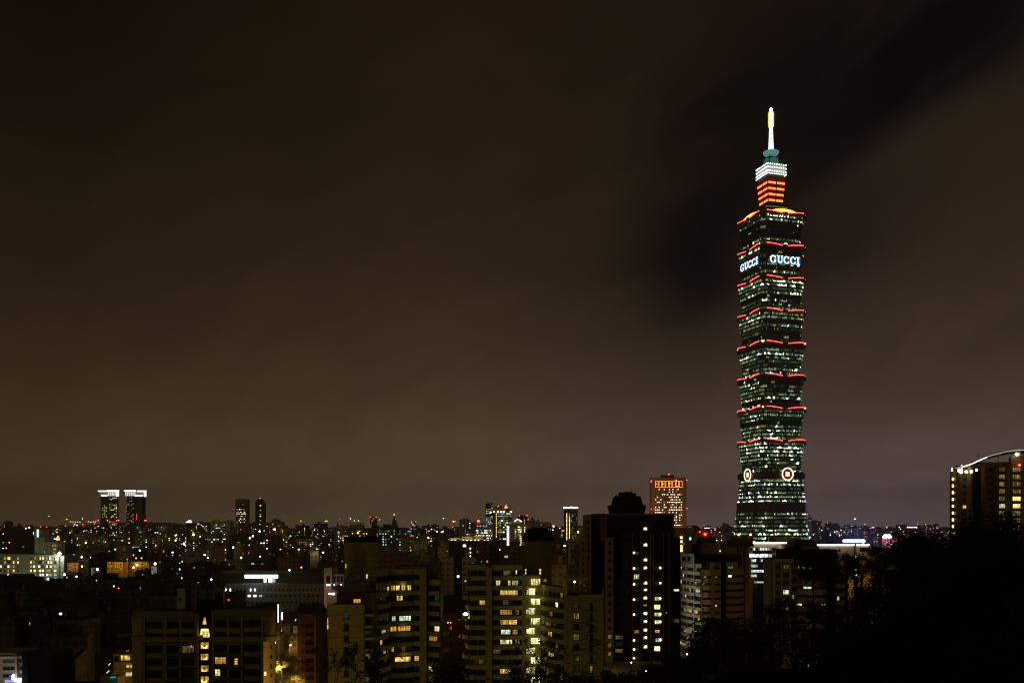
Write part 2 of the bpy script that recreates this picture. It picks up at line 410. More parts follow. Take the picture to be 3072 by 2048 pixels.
        for q in range(4):
            for side in (-1, 1):
                pts = [rp(p, q) for p in arc_pts(HT, C, side, zt + 0.1)]
                t = MB(); t.tube(pts, 0.31, 6, 0)
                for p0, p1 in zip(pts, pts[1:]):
                    t.face([(p0[0], p0[1], p0[2]-1.7), (p1[0], p1[1], p1[2]-1.7), (p1[0], p1[1], p1[2]-.3), (p0[0], p0[1], p0[2]-.3)], 1)  # strip below the tube: its red spill on the eave put in as emission
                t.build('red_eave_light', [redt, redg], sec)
            m = MB(); ctr = rp((0, -(HT + 0.7), zt - 2.2), q)
            m.lathe([(0.4, zt - 4.2), (2.0, zt - 3.4), (2.4, zt - 2.2), (2.0, zt - 1.0), (0.4, zt - 0.2)], ctr[0], ctr[1], 10); m.build('medallion', brown, sec)
            m = MB(); cc = rp((HT - C/2 + 0.6, -(HT - C/2 + 0.6), 0), q)
            m.lathe([(0.5, zt - 6.0), (1.4, zt - 5.2), (1.0, zt - 4.2), (1.7, zt - 3.0), (0.8, zt - 1.6), (0.3, zt - 0.6)], cc[0], cc[1], 8); m.build('corner_ornament', brown, sec)
        if k in (4, 6 - 4 + 0) or k in (5, 3):
            pass
        if k in (4, 2):
            m = MB()
            for q in range(4):
                c0 = rp((HT - C/2 + 0.8, -(HT - C/2 + 0.8), 0), q); ball(m, c0[0], c0[1], zt - 0.4, 1.0)
            m.build('red_beacon', redl, sec)
    # ---- base: pyramid stump
    zbt = ztop - 8 * mh   # 129.2
    hb = lambda z: 25.9 + (zbt - 6 - z) * 0.078
    b = MB()
    b.prism(octo(hb(0), 7.0), 0, zbt - 6.5, 0, top=octo(hb(zbt - 6.5), 5.0))
    b.prism(octo(27.6, 5.0), zbt - 6.5, zbt - 1.0, 1); b.prism(octo(26.2, 5.0), zbt - 1.0, zbt + 0.2, 1)
    b.prism(octo(hb(92) + 0.6, 6.0), 96.5, 97.2, 2); b.prism(octo(hb(92) + 0.5, 6.0), 91.5, 92.0, 2); b.prism(octo(hb(87) + 0.5, 6.0), 87.2, 88.0, 2)
    b.prism(octo(hb(92) + 0.25, 6.0), 88.0, 96.5, 1)
    trim = wall('pale_stone_trim', (0.16, 0.13, 0.10), 0.6)
    base = b.build('tower_base', [body, brown, trim], TW)
    z = zbt - 6.5 - 3.6; rows = []
    for i in range(6): rows.append(z - i * 4.27)
    for i in range(19): rows.append(84.2 - i * 4.27)
    for z in rows:
        if z < 4: continue
        ring(base, z, z + 2.3, hb(z), hb(z + 2.3), 5.0 + (129 - z) * 0.012, rnd.choice(['mid', 'busy', 'busy', 'busy', 'dim']))
    tr = MB()   # vertical ribs
    for q in range(4):
        for u in (-14, 14):
            P0 = rp((u * 1.22, -(hb(4) + 0.35), 4), q); P1 = rp((u, -(hb(118) + 0.35), 118), q); tr.tube([P0, P1], 0.9, 4, 0)
    tr.build('corner_rib', body, base)
    # ---- the coin emblems
    cw = emit('coin_ring_light', (1.0, 0.86, 0.52), 2.0, True); cw2 = emit('coin_core_light', (1.0, 0.66, 0.56), 1.6); cr = emit('coin_red_glow', (1.0, 0.02, 0.02), 0.6)
    for q in range(4):
        m = MB(); N = 36; off = -(27.6 + 1.0); cx0, cz = (2.2 if q == 0 else 0.0), 126.8
        for rad, th, mi in ((6.6, 0.42, 0), (5.75, 0.16, 0)):
            pts = [rp((cx0 + rad*math.cos(2*math.pi*i/N), off, cz + rad*math.sin(2*math.pi*i/N)), q) for i in range(N + 1)]
            m.tube(pts, th, 6, mi)
        m.build('coin_ring', [cw], base)
        m = MB(); n2_ = [rp((cx0 + 7.0*math.cos(2*math.pi*i/N), off + 0.9, cz + 7.0*math.sin(2*math.pi*i/N)), q) for i in range(N)]
        m.face(n2_, 0)
        def sq(r, o, mi): m.face([rp((cx0 + a, off + o, cz + c_), q) for a, c_ in ((-r, -r), (r, -r), (r, r), (-r, r))], mi)
        sq(3.1, 0.5, 1); sq(2.35, 0.2, 2); m.build('coin_disc', [brown, cr, cw2], base)
    # ---- crown
    gold = emit('golden_crown_light', (1.0, 0.62, 0.10), 1.6, True)
    cr_ = MB(); cr_.prism(octo(24.5, 5), ztop - 0.3, ztop + 4.0, 0); cr_.prism(octo(17, 3), ztop + 4.0, ztop + 7.5, 0); crown = cr_.build('crown_deck', [body], TW)
    for q in range(4):
        m = MB(); up, dn = [], []
        for i in range(17):
            u = -15.5 + 31 * i / 16; t = 1 - (u / 15.5) ** 2
            up.append(rp((u, -25.4, ztop + 0.3 + 3.4 * max(t, 0) ** 0.7), q)); dn.append(rp((u, -25.4, ztop + 0.2 - 1.3 * t + (1.4 if abs(u) < 2.4 else 0)), q))
        for i in range(16):
            m.face([dn[i], dn[i+1], up[i+1], up[i]], 0)
            bk = lambda p: tuple(a + b_ for a, b_ in zip(p, rp((0, 0.6, 0), q)))
            m.face([up[i], up[i+1], bk(up[i+1]), bk(up[i])], 0); m.face([bk(dn[i+1]), bk(dn[i]), bk(up[i]), bk(up[i+1])], 0)
        m.build('golden_arch', [gold], crown)
    oliv = emit('olive_ledge_wash', (0.85, 0.80, 0.25), 0.16)  # glowing band stands for olive light falling on the parapet
    m = MB(); m.prism(octo(13, 1.2), 409.4, 412.4, 0); m.prism(octo(13.12, 1.2), 410.4, 411.9, 1); m.prism(octo(10.5, 1), 412.4, 416.5, 0); m.build('ledge', [brown, oliv], TW)
    # orange lantern storey
    dred = wall('dark_red_metal', (0.10, 0.02, 0.012), 0.5)
    m = MB(); m.prism(octo(8.6, 0.6), 414.0, 441.0, 0, top=octo(10.9, 0.8)); m.prism(octo(10.2, .8), 441.0, 447.0, 1); lan = m.build('lantern_storey', [dred, brown], TW)
    orng = emit('orange_panel_light', (1.0, 0.22, 0.045), 2.0, True); rdim = emit('red_panel_glow', (1.0, 0.05, 0.01), 0.10)
    for r_ in range(4):
        z0 = 418.4 + r_ * 6.1; z1 = z0 + 2.3; hh = lambda z: 8.6 + 2.3 * (z - 414) / 27
        m = MB()
        for q in range(4):
            for s0, s1 in ((-0.93, -0.06), (0.06, 0.93)):
                a, c_ = hh(z0) + .12, hh(z1) + .12
                m.face([rp((s0*a, -a, z0), q), rp((s1*a, -a, z0), q), rp((s1*c_, -c_, z1), q), rp((s0*c_, -c_, z1), q)], 0)
                a, c_ = hh(z0 + 2.6) + .1, hh(z1 + 2.9) + .1
                m.face([rp((s0*a, -a, z0+2.7), q), rp((s1*a, -a, z0+2.7), q), rp((s1*c_, -c_, z1+2.9), q), rp((s0*c_, -c_, z1+2.9), q)], 1)
        m.build('lantern_panel', [orng, rdim], lan)
    # white tier with its rows of bulbs
    wmet = emit('white_tier_glow', (0.95, 1.0, 0.95), 0.42, True); blb = emit('white_bulb_light', (1, 1, 0.97), 3.2)
    m = MB(); m.prism(octo(10.6, .5), 447.0, 457.6, 0)
    for z in (448.2, 451.8, 455.4): m.prism(octo(11.2, .5), z - 0.9, z + 0.5, 1)
    tier = m.build('white_tier', [wall('white_painted_metal', (.5, .5, .48)), wmet], TW)
    for z in (447.2, 450.0, 453.8, 457.6):
        m = MB()
        for q in range(4):
            for i in range(9): p = rp((-10.8 + 2.7*i, -11.5, z), q); ball(m, p[0], p[1], p[2], 0.62, 0, 6)
        m.build('bulb_row', blb, tier)
    # teal pavilion and bowl
    teal = emit('teal_floodlit_glass', (0.10, 0.50, 0.42), 0.25); teal2 = emit('teal_floodlit_rim', (0.35, 0.85, 0.75), 0.55)
    tealb = wall('teal_cladding', (0.08, 0.25, 0.22), 0.4, 0.5, 0.5)
    m = MB(); m.prism(octo(6.0, .2), 457.6, 468.0, 0)
    for q in range(4):
        for u in (-4, -2, 0, 2, 4):
            m.face([rp((u-.8, -6.06, 458), q), rp((u+.9, -6.06, 458), q), rp((u+.6+.3, -6.06, 467.6 - abs(u)*.6), q), rp((u-.8, -6.06, 467.6 - abs(u)*.4), q)], 1)
    pav = m.build('teal_pavilion', [tealb, teal], TW)
    m = MB(); m.lathe([(3.0, 469.5), (5.2, 470.4), (7.4, 472.6), (8.1, 474.6), (6.5, 475.0), (3.1, 475.9)], 0, 0, 24, 0)
    for r_, z in ((6.6, 471.4), (7.6, 472.8), (8.2, 474.2), (6.8, 475.1)):
        m.tube([(r_*math.cos(a*math.pi/12), r_*math.sin(a*math.pi/12), z) for a in range(25)], 0.16, 4, 1)
    m.build('teal_bowl', [emit('teal_bowl_glow', (0.12, 0.42, 0.36), 0.45), teal2], TW)
    # spire: lattice then glowing tip
    sw = emit('white_spire_light', (1.0, 0.97, 0.95), 1.4, True)
    m = MB(); nl = 13
    for i in range(nl):
        z0 = 475.6 + i * 1.85; r0 = 2.9 - i * 0.075
        m.lathe([(r0, z0), (r0 - .05, z0 + 1.15)], 0, 0, 10, 0)
        m.lathe([(r0 * .80, z0 + 1.1), (r0 * .8, z0 + 1.9)], 0, 0, 8, 1 if i > 3 else 0)
    spire = m.build('spire_lattice', [sw, emit('spire_gap_glow', (.9, .9, .85), 0.25)], TW)
    m = MB(); m.lathe([(1.6, 499.0), (1.8, 501), (1.8, 518.5), (1.5, 520.0), (1.8, 521.0), (0.4, 522.2)], 0, 0, 12, 0)
    tip = m.build('spire_tip', [emit('white_tip_light', (1, .93, .80), 2.6, True)], TW)
    m = MB()
    for i in range(6):
        a = .3 + i * math.pi / 3; m.tube([(2.75*math.cos(a), 2.75*math.sin(a), 501.5), (2.75*math.cos(a), 2.75*math.sin(a), 517.5)], 0.34, 4, 0)  # strips added to stand for the orange bloom round the tip
    m.build('orange_halo_strip', [emit('orange_halo_glow', (1, .40, .03), 3.0)], tip)
    # ---- the lettered sign on two faces
    lt = emit('sign_letter_light', (0.72, 0.90, 1.0), 2.2); bl = emit('sign_blue_glow', (0.02, 0.30, 0.85), 0.20); bl2 = emit('sign_blue_bar', (0.05, 0.45, 1.0), 0.42)
    H = 8.0
    def ringpart(b, cx, w, a0, a1, inner=(0.52, 0.76), n=18):
        for i in range(n):
            t0 = R(a0 + (a1 - a0) * i / n); t1 = R(a0 + (a1 - a0) * (i + 1) / n); rx, rz_ = w / 2, H / 2
            q = lambda t, kx, kz: (cx + rx*kx*math.cos(t), rz_*kz*math.sin(t))
            b.append([q(t0, *inner), q(t0, 1, 1), q(t1, 1, 1), q(t1, *inner)])
    def rect(b, x0, x1, z0, z1): b.append([(x0, z0), (x1, z0), (x1, z1), (x0, z1)])
    def letter(ch):
        b = []
        if ch == 'C': ringpart(b, 3.4, 6.8, 42, 318); rect(b, 5.3, 6.3, 1.0, 3.6); rect(b, 5.3, 6.3, -3.6, -1.0); return b, 7.3
        if ch == 'G': ringpart(b, 3.5, 7.0, 42, 325); rect(b, 5.5, 6.5, 1.0, 3.6); rect(b, 4.9, 6.7, -3.4, -0.1); rect(b, 3.9, 7.5, -0.5, 0.2); return b, 7.9
        if ch == 'U': rect(b, 0.9, 2.6, -1.2, 4); rect(b, 5.1, 6.0, -1.2, 4); rect(b, 0.1, 3.4, 3.3, 4); rect(b, 4.2, 6.9, 3.3, 4); \
            [b.append([(x, z - 1.2 + 0.0) for x, z in q]) for q in _halfring(3.45, 5.1)]; return b, 7.3
        rect(b, 0.9, 3.0, -4, 4); rect(b, 0, 3.9, 3.3, 4); rect(b, 0, 3.9, -4, -3.3); return b, 4.2
    def _halfring(cx, w, n=12):
        out = []
        for i in range(n):
            t0 = math.pi + math.pi * i / n; t1 = math.pi + math.pi * (i + 1) / n; rx, rz_ = w / 2, 2.8
            q = lambda t, kx, kz: (cx + rx*kx*math.cos(t), rz_*kz*math.sin(t))
            out.append([q(t0, .36, .7), q(t0, 1, 1), q(t1, 1, 1), q(t1, .36, .7)])
        return out
    for q in (0, 3):
        off = 26.55; zc = 351.6; x = -17.8; S = 1.06
        m = MB()
        def fb(x0, x1, z0, z1, o, mi): m.face([rp((a, -(off + o), zc + c_), q) for a, c_ in ((x0, z0), (x1, z0), (x1, z1), (x0, z1))], mi)
        fb(-13 if q == 0 else -6, 19.5, -4.2, 4.2, -0.15, 0)
        for i in range(30 if q == 0 else 15):
            xx = rnd.uniform(-13 if q == 0 else 2, 19); fb(xx, xx + .3, -4.1, 4.1, -0.05, 1)
        m.build('sign_backing', [bl, bl2], TW) if False else None
        sg = m.build('sign', [bl, bl2], TW)
        for ch in 'GUCCI':
            polys, adv = letter(ch); m = MB()
            for po in polys: m.face([rp((x + a*S, -(off + 0.25), zc + c_), q) for a, c_ in po], 0)
            m.build('letter', [lt], sg); x += adv * S
        m = MB(); m.face([rp((a, -(off + .45), zc + c_), q) for a, c_ in ((-19, -.3), (20, -.3), (20, .25), (-19, .25))], 0); m.build('sign_joint', [gd], sg)
    return TW
TOWER = build_tower()
# ================================================================== ground
def build_ground():
    xs = sorted(set([-9000, -6000, -4000, -2500, -1500, -1000, -700] + list(range(-500, 501, 50)) + [700, 1000, 1500, 2500, 4000, 6000, 9000]))
    ys = sorted(set([-50, 0, 60, 120] + list(range(160, 1001, 40)) + [1200, 1500, 2000, 3000, 4500, 7000, 10000, 13000]))
    b = MB(); b.v = [(x * .999, y * .999, ground_z(x, y)) for y in ys for x in xs]; n = len(xs)
    for j in range(len(ys) - 1):
        for i in range(n - 1): b.f.append((j*n+i, j*n+i+1, (j+1)*n+i+1, (j+1)*n+i)); b.mi.append(0)
    m = bpy.data.materials.new('dark_city_ground'); m.use_nodes = True; q = NG(m.node_tree); bs = m.node_tree.nodes['Principled BSDF']
    t = q.n('ShaderNodeTexCoord'); a = q.noise(t.outputs['Object'], 0.02, 6, 0.6)
    q.lk(q.ramp(a, [(0.3, (0.012, 0.014, 0.010)), (0.7, (0.05, 0.045, 0.038))], 'LINEAR'), bs.inputs['Base Color']); bs.inputs['Roughness'].default_value = 0.9
    o = b.build('ground', [m]); o['kind'] = 'structure'
build_ground()
# ================================================================== near apartment blocks
TAN = wall('olive_tan_tiles', (0.31, 0.27, 0.115), 0.8, 0.45, 0.3)
TAN2 = wall('olive_tan_tiles_banded', (0.30, 0.27, 0.115), 0.8, 0.4, 0.3, joint=3.3)
DTAN = wall('dark_tan_tiles', (0.16, 0.12, 0.07), 0.8, 0.4, 0.3)
BRN = wall('brown_tiles', (0.11, 0.065, 0.04), 0.8, 0.4, 0.3)
REDB = wall('red_brown_tiles', (0.10, 0.038, 0.022), 0.8, 0.4, 0.3)
BLK = wall('black_stone_tiles', (0.009, 0.007, 0.006), 0.8, 0.3, 0.3, 0.06)
ROOFD = wall('dark_roof_membrane', (0.02, 0.018, 0.016), 0.9, 0.4, 0.3)
PALE = wall('pale_stucco', (0.45, 0.43, 0.36), 0.8, 0.35, 0.3)
GREY = wall('grey_panels', (0.20, 0.21, 0.21), 0.8, 0.35, 0.3)
RAIL = metal('dark_railing', (0.03, 0.03, 0.025))
RM_Y = room('lit_room_yellow', (1.0, 0.72, 0.17), 2.3)
RM_O = room('lit_room_orange', (1.0, 0.58, 0.10), 1.6)
RM_W = room('lit_room_white', (0.85, 1.0, 0.72), 1.6, warm=(0.7, 0.95, 0.8))
RM_L = room('lit_room_lime', (0.95, 0.88, 0.28), 2.0, warm=(1, .9, .5))
RM_D = room('window_dim_room', (0.8, 0.6, 0.2), 0.35)
RM_T = room('window_dim_teal_room', (0.40, 0.62, 0.45), 0.07, warm=(.3, .55, .45))
RM_S = room('stair_hall_light', (1.0, 0.93, 0.30), 2.9, 2.2, warm=(1, .95, .4))

SHEAR = 0.0   # how far the side walls of the block being built lean across the picture per metre of depth
def edge_frame(A, B):
    L = math.dist(A, B); th = math.atan2(B[1]-A[1], B[0]-A[0]); return L, th, (math.sin(th), -math.cos(th))

def banded(root, plan, ztop, zbase, fh, inset=1.5, band=1.35, wm=TAN, pm=PARAPET, lit={}, back=14, side='grid', gap0=0.4, jut=(), seed=1, plit=0.08, win=None, rails=False, bayw=3.0):
    """storeys with parapet bands in front of recessed glazing. plan = world (x,y) points left to right
    lit = {(floor, edge): [(t0, t1, material)]}"""
    rnd = random.Random(seed)
    inn = [(x, y + inset) for x, y in plan]
    poly = inn + [(plan[-1][0] + SHEAR*back, plan[-1][1] + back), (plan[0][0] + SHEAR*back, plan[0][1] + back)]
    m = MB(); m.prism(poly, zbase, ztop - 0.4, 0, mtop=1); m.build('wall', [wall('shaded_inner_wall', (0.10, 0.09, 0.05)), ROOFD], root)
    # roof parapet
    n = 0; z = ztop; W = win or Windows(root)
    while z - band > zbase + 1:
        j = 0.6 if (n % 2 and jut) else 0.0
        m = MB()
        bh = band if n else band + gap0
        for e in range(len(plan) - 1):
            A, B = plan[e], plan[e+1]; L, th, nn = edge_frame(A, B); o = 0.6 if (e in jut and n % 2) else 0.0
            q = lambda P, d: (P[0] + nn[0]*d, P[1] + nn[1]*d)
            N = 7 if L > 6 else 1; bw_ = (1.0 + .5 * (n % 2)) if L > 6 else 0.0     # long balconies swell outwards, every other one a little more
            def row(d): return [(A[0] + (B[0]-A[0])*i/N + nn[0]*(d + bw_*math.sin(math.pi*i/N)), A[1] + (B[1]-A[1])*i/N + nn[1]*(d + bw_*math.sin(math.pi*i/N))) for i in range(N + 1)]
            m.prism(row(o) + row(o - .22)[::-1], z - bh, z, 0)
            m.prism(row(o + .09) + row(o + .003)[::-1], z - bh, z - bh + 0.24, 0); m.prism(row(o + .09) + row(o + .003)[::-1], z - .16, z + .04, 0)
            m.prism(row(o - .223) + [(B[0], B[1] + inset), (A[0], A[1] + inset)], z - bh + .02, z - bh + 0.2, 0)
            if rails or (e in jut): m.prism([q(A, o + .0), q(B, o + .0), q(B, o - 0.06), q(A, o - 0.06)], z + .28, z + .36, 1)
        m.build('balcony', [pm, RAIL], root)
        zf = z - bh - (fh - band) + 0.05
        for e in range(len(plan) - 1):
            A, B = inn[e], inn[e+1]; L, th, nn = edge_frame(A, B); spans = lit.get((n, e))
            k = max(1, int(round(L / bayw)))
            spans_full = []
            if spans:
                spans_full = [(a, b_, mm, 'grid') for a, b_, mm in spans]
                for i in range(k):
                    c = (i + .5) / k
                    if not any(a - .5/k < c < b_ + .5/k for a, b_, *_ in spans): spans_full.append((i/k + .04, (i+1)/k - .04, GL, 'frame'))
            else:
                for i in range(k):
                    mm = GL
                    r_ = rnd.random()
                    if r_ < plit: mm = rnd.choice([RM_Y, RM_O, RM_W, RM_L])
                    elif r_ < plit * 2.2: mm = rnd.choice([RM_D, RM_D, RM_T])
                    spans_full.append((i/k + .04, (i+1)/k - .04, mm, 'frame'))
            for a, b_, mm, st in spans_full:
                c = (a + b_) / 2
                W.add(A[0] + (B[0]-A[0])*c + nn[0]*.06, A[1] + (B[1]-A[1])*c + nn[1]*.06, zf, th, (b_-a)*L, fh - band - 0.12, mm, st)
        n += 1; z -= fh if n > 1 else fh + gap0
    return W

def pts(*l): return [(px(p, D), D) for p, D in l]
def slab(root, name, plan, z0, z1, mat, back=10, mtop=None):
    """solid volume behind a front outline"""
    m = MB(); m.prism(list(plan) + [(plan[-1][0] + SHEAR*back, plan[-1][1] + back), (plan[0][0] + SHEAR*back, plan[0][1] + back)], z0, z1, 0, mtop=1)
    return m.build(name, [mat, mtop or ROOFD], root)
def pier(root, p0, p1, D, y0, y1, mat, name='pier', th=0.8):
    m = MB(); m.box(px(p0, D), px(p1, D), D, D + th, pz(y1, D), pz(y0, D)); return m.build(name, [mat], root)
def pw(W, p0, p1, y0, y1, D, mat, style='frame', pri=None, off=0.02):
    """window at a place on a wall that faces the hill (plane y = D)"""
    W.add(px((p0 + p1) / 2, D), D - off, pz(y1, D), 0, (p1 - p0) * D / F, (y1 - y0) * D / F, mat, style, pri)
def ledge(root, p0, p1, y0, y1, D, depth, mat, name='ledge'):
    m = MB(); m.box(px(p0, D), px(p1, D), D - depth, D + 0.01, pz(y1, D), pz(y0, D)); return m.build(name, [mat], root)

# ---- J: the stepped apartment tower with the bright stair bay -----------------------------------
def build_J():
    T = thing('apartment_tower', 'stepped olive apartment tower with a column of bright lime stair windows and domed core', 'apartment building', (0, 0, 0))
    rnd = random.Random(5)
    D = 315; zb = 15
    W = Windows(T)
    fh = 29.35 * D / F
    # left narrow wing with jutting ledges
    zt = pz(1693, D)
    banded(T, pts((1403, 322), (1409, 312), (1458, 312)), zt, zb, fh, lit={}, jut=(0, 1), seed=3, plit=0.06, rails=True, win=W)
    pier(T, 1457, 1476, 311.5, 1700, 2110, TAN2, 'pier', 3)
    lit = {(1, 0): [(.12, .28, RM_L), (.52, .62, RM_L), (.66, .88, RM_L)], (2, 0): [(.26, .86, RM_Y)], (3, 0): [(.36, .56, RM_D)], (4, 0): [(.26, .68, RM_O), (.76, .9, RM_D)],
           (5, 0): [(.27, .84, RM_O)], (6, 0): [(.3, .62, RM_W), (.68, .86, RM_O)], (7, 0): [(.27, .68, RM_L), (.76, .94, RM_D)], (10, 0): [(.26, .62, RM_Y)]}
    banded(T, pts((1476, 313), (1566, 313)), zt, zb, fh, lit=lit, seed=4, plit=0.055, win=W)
    pier(T, 1566, 1574, 313, 1720, 2110, TAN, 'pier', 2)
    # bright stair bay: each storey a lit hall with a lamp
    for i in range(13):
        y = 1735 + i * 29.35
        dx = 6 if i % 2 else 0
        pw(W, 1592 - dx, 1612 - dx if i % 2 else 1621, y, y + 20, 314, RM_S, 'grid', pri=3)
        pw(W, 1578 if i % 2 else 1610 + 2, 1588 if i % 2 else 1620, y + 3, y + 19, 314.4, RM_L, 'grid', pri=3)
        if i: ledge(T, 1573, 1624, y - 8, y - 1, 314, 1.6, PARAPET, 'balcony')
        ledge(T, 1586, 1606, y - 1.5, y + 0.2, 313.6, .5, emit('stair_lamp', (1, 1, .6), 3.0), 'stair_lamp') if i % 2 else None
    slab(T, 'stair_bay', pts((1573, 314.5), (1624, 314.5)), zb, pz(1725, 314), TAN, 12)
    for i in range(0, 12, 2): plight(T, (px(1603, 310), 309.5, pz(1745 + i * 29.35, 310)), (1, .92, .35), 55, .5)
    # right wing steps nearer to the hill
    lit = {(2, 0): [(.38, .52, RM_D)], (3, 0): [(.2, .46, RM_D), (.55, .66, RM_D)], (4, 0): [(.32, .5, RM_O)], (6, 0): [(.34, .58, RM_O)], (9, 0): [(.1, .2, RM_D)]}
    banded(T, pts((1624, 312), (1694, 298)), pz(1752, 312), zb, fh, lit=lit, seed=8, plit=0.055, win=W)
    pier(T, 1694, 1708, 296, 1790, 2120, TAN2, 'pier', 3)
    # pale end block with small ledges
    D2 = 292; fh2 = 31.5
    slab(T, 'end_block', pts((1708, D2), (1808, D2)), zb, pz(1786, D2), TAN2, 13)
    ledge(T, 1737, 1810, 1783, 1790, D2, 0.4, PARAPET, 'cornice')
    for i in range(9):
        y = 1806 + i * fh2
        pw(W, 1720, 1738, y, y + 19, D2, RM_D if i in (1, 3) else (RM_T if i in (0, 6) else GL), 'frame')
        ledge(T, 1714 + (8 if i % 2 else 0), 1748 + (8 if i % 2 else 0), y + 20, y + 25, D2, 1.5, PARAPET, 'balcony')
        pw(W, 1769, 1778, y, y + 22, D2, GL if i != 6 else RM_D, 'frame'); ledge(T, 1764, 1786, y + 22, y + 24, D2, .8, RAIL, 'balcony')
    m = MB(); m.box(px(1690, D2), px(1765, D2), D2 - .5, D2 + 10, pz(1735, 300), pz(1727, 300)); m.build('roof_slab', [PARAPET], T)
    # roof core
    Dc = 322
    slab(T, 'roof_core', pts((1574, Dc), (1626, Dc)), pz(1750, Dc), pz(1622, Dc), DTAN, 10)
    slab(T, 'roof_core', pts((1626, Dc), (1655, Dc + 5)), pz(1750, Dc), pz(1622, Dc), wall('core_side', (0.20, 0.17, 0.10)), 8)
    for y in (1665, 1690, 1712): ledge(T, 1570, 1656, y, y + 3, Dc, .6, DTAN, 'cornice')
    m = MB(); cx = px(1614, Dc + 6)
    m.lathe([(4.6, pz(1622, Dc)), (4.8, pz(1600, Dc)), (4.2, pz(1590, Dc)), (3.0, pz(1584, Dc)), (0.3, pz(1580, Dc))], cx, Dc + 6, 14)
    m.box(cx - 5, cx + 5.2, Dc, Dc + 10, pz(1623, Dc), pz(1606, Dc))
    for i in range(12): m.box(cx - 4.6 + i*.8, cx - 4.4 + i*.8, Dc - .3, Dc, pz(1612, Dc), pz(1594 + rnd.random()*8, Dc))
    m.build('roof_dome', [BLK], T)
    pw(W, 1575, 1579, 1706, 1721, Dc, emit('slit_white', (.9, .8, .9), .8), 'pane', pri=3); pw(W, 1618, 1623, 1706, 1721, Dc, emit('slit_yellow', (1, .85, .4), .9), 'pane', pri=3); pw(W, 1547, 1551, 1706, 1722, 312.9, RM_L, 'pane', pri=3)
    pw(W, 1629, 1639, 1737, 1744, 311, RM_O, 'pane', pri=3)
    for p, D_, z in ((1420, 285, 24), (1520, 286, 22), (1660, 272, 24), (1775, 268, 28)): plight(T, (px(p, D_), D_, z), (1, .76, .16), 190, 1.0)  # unseen low lights added to brighten the lower storeys
    W.done(); return T
build_J()

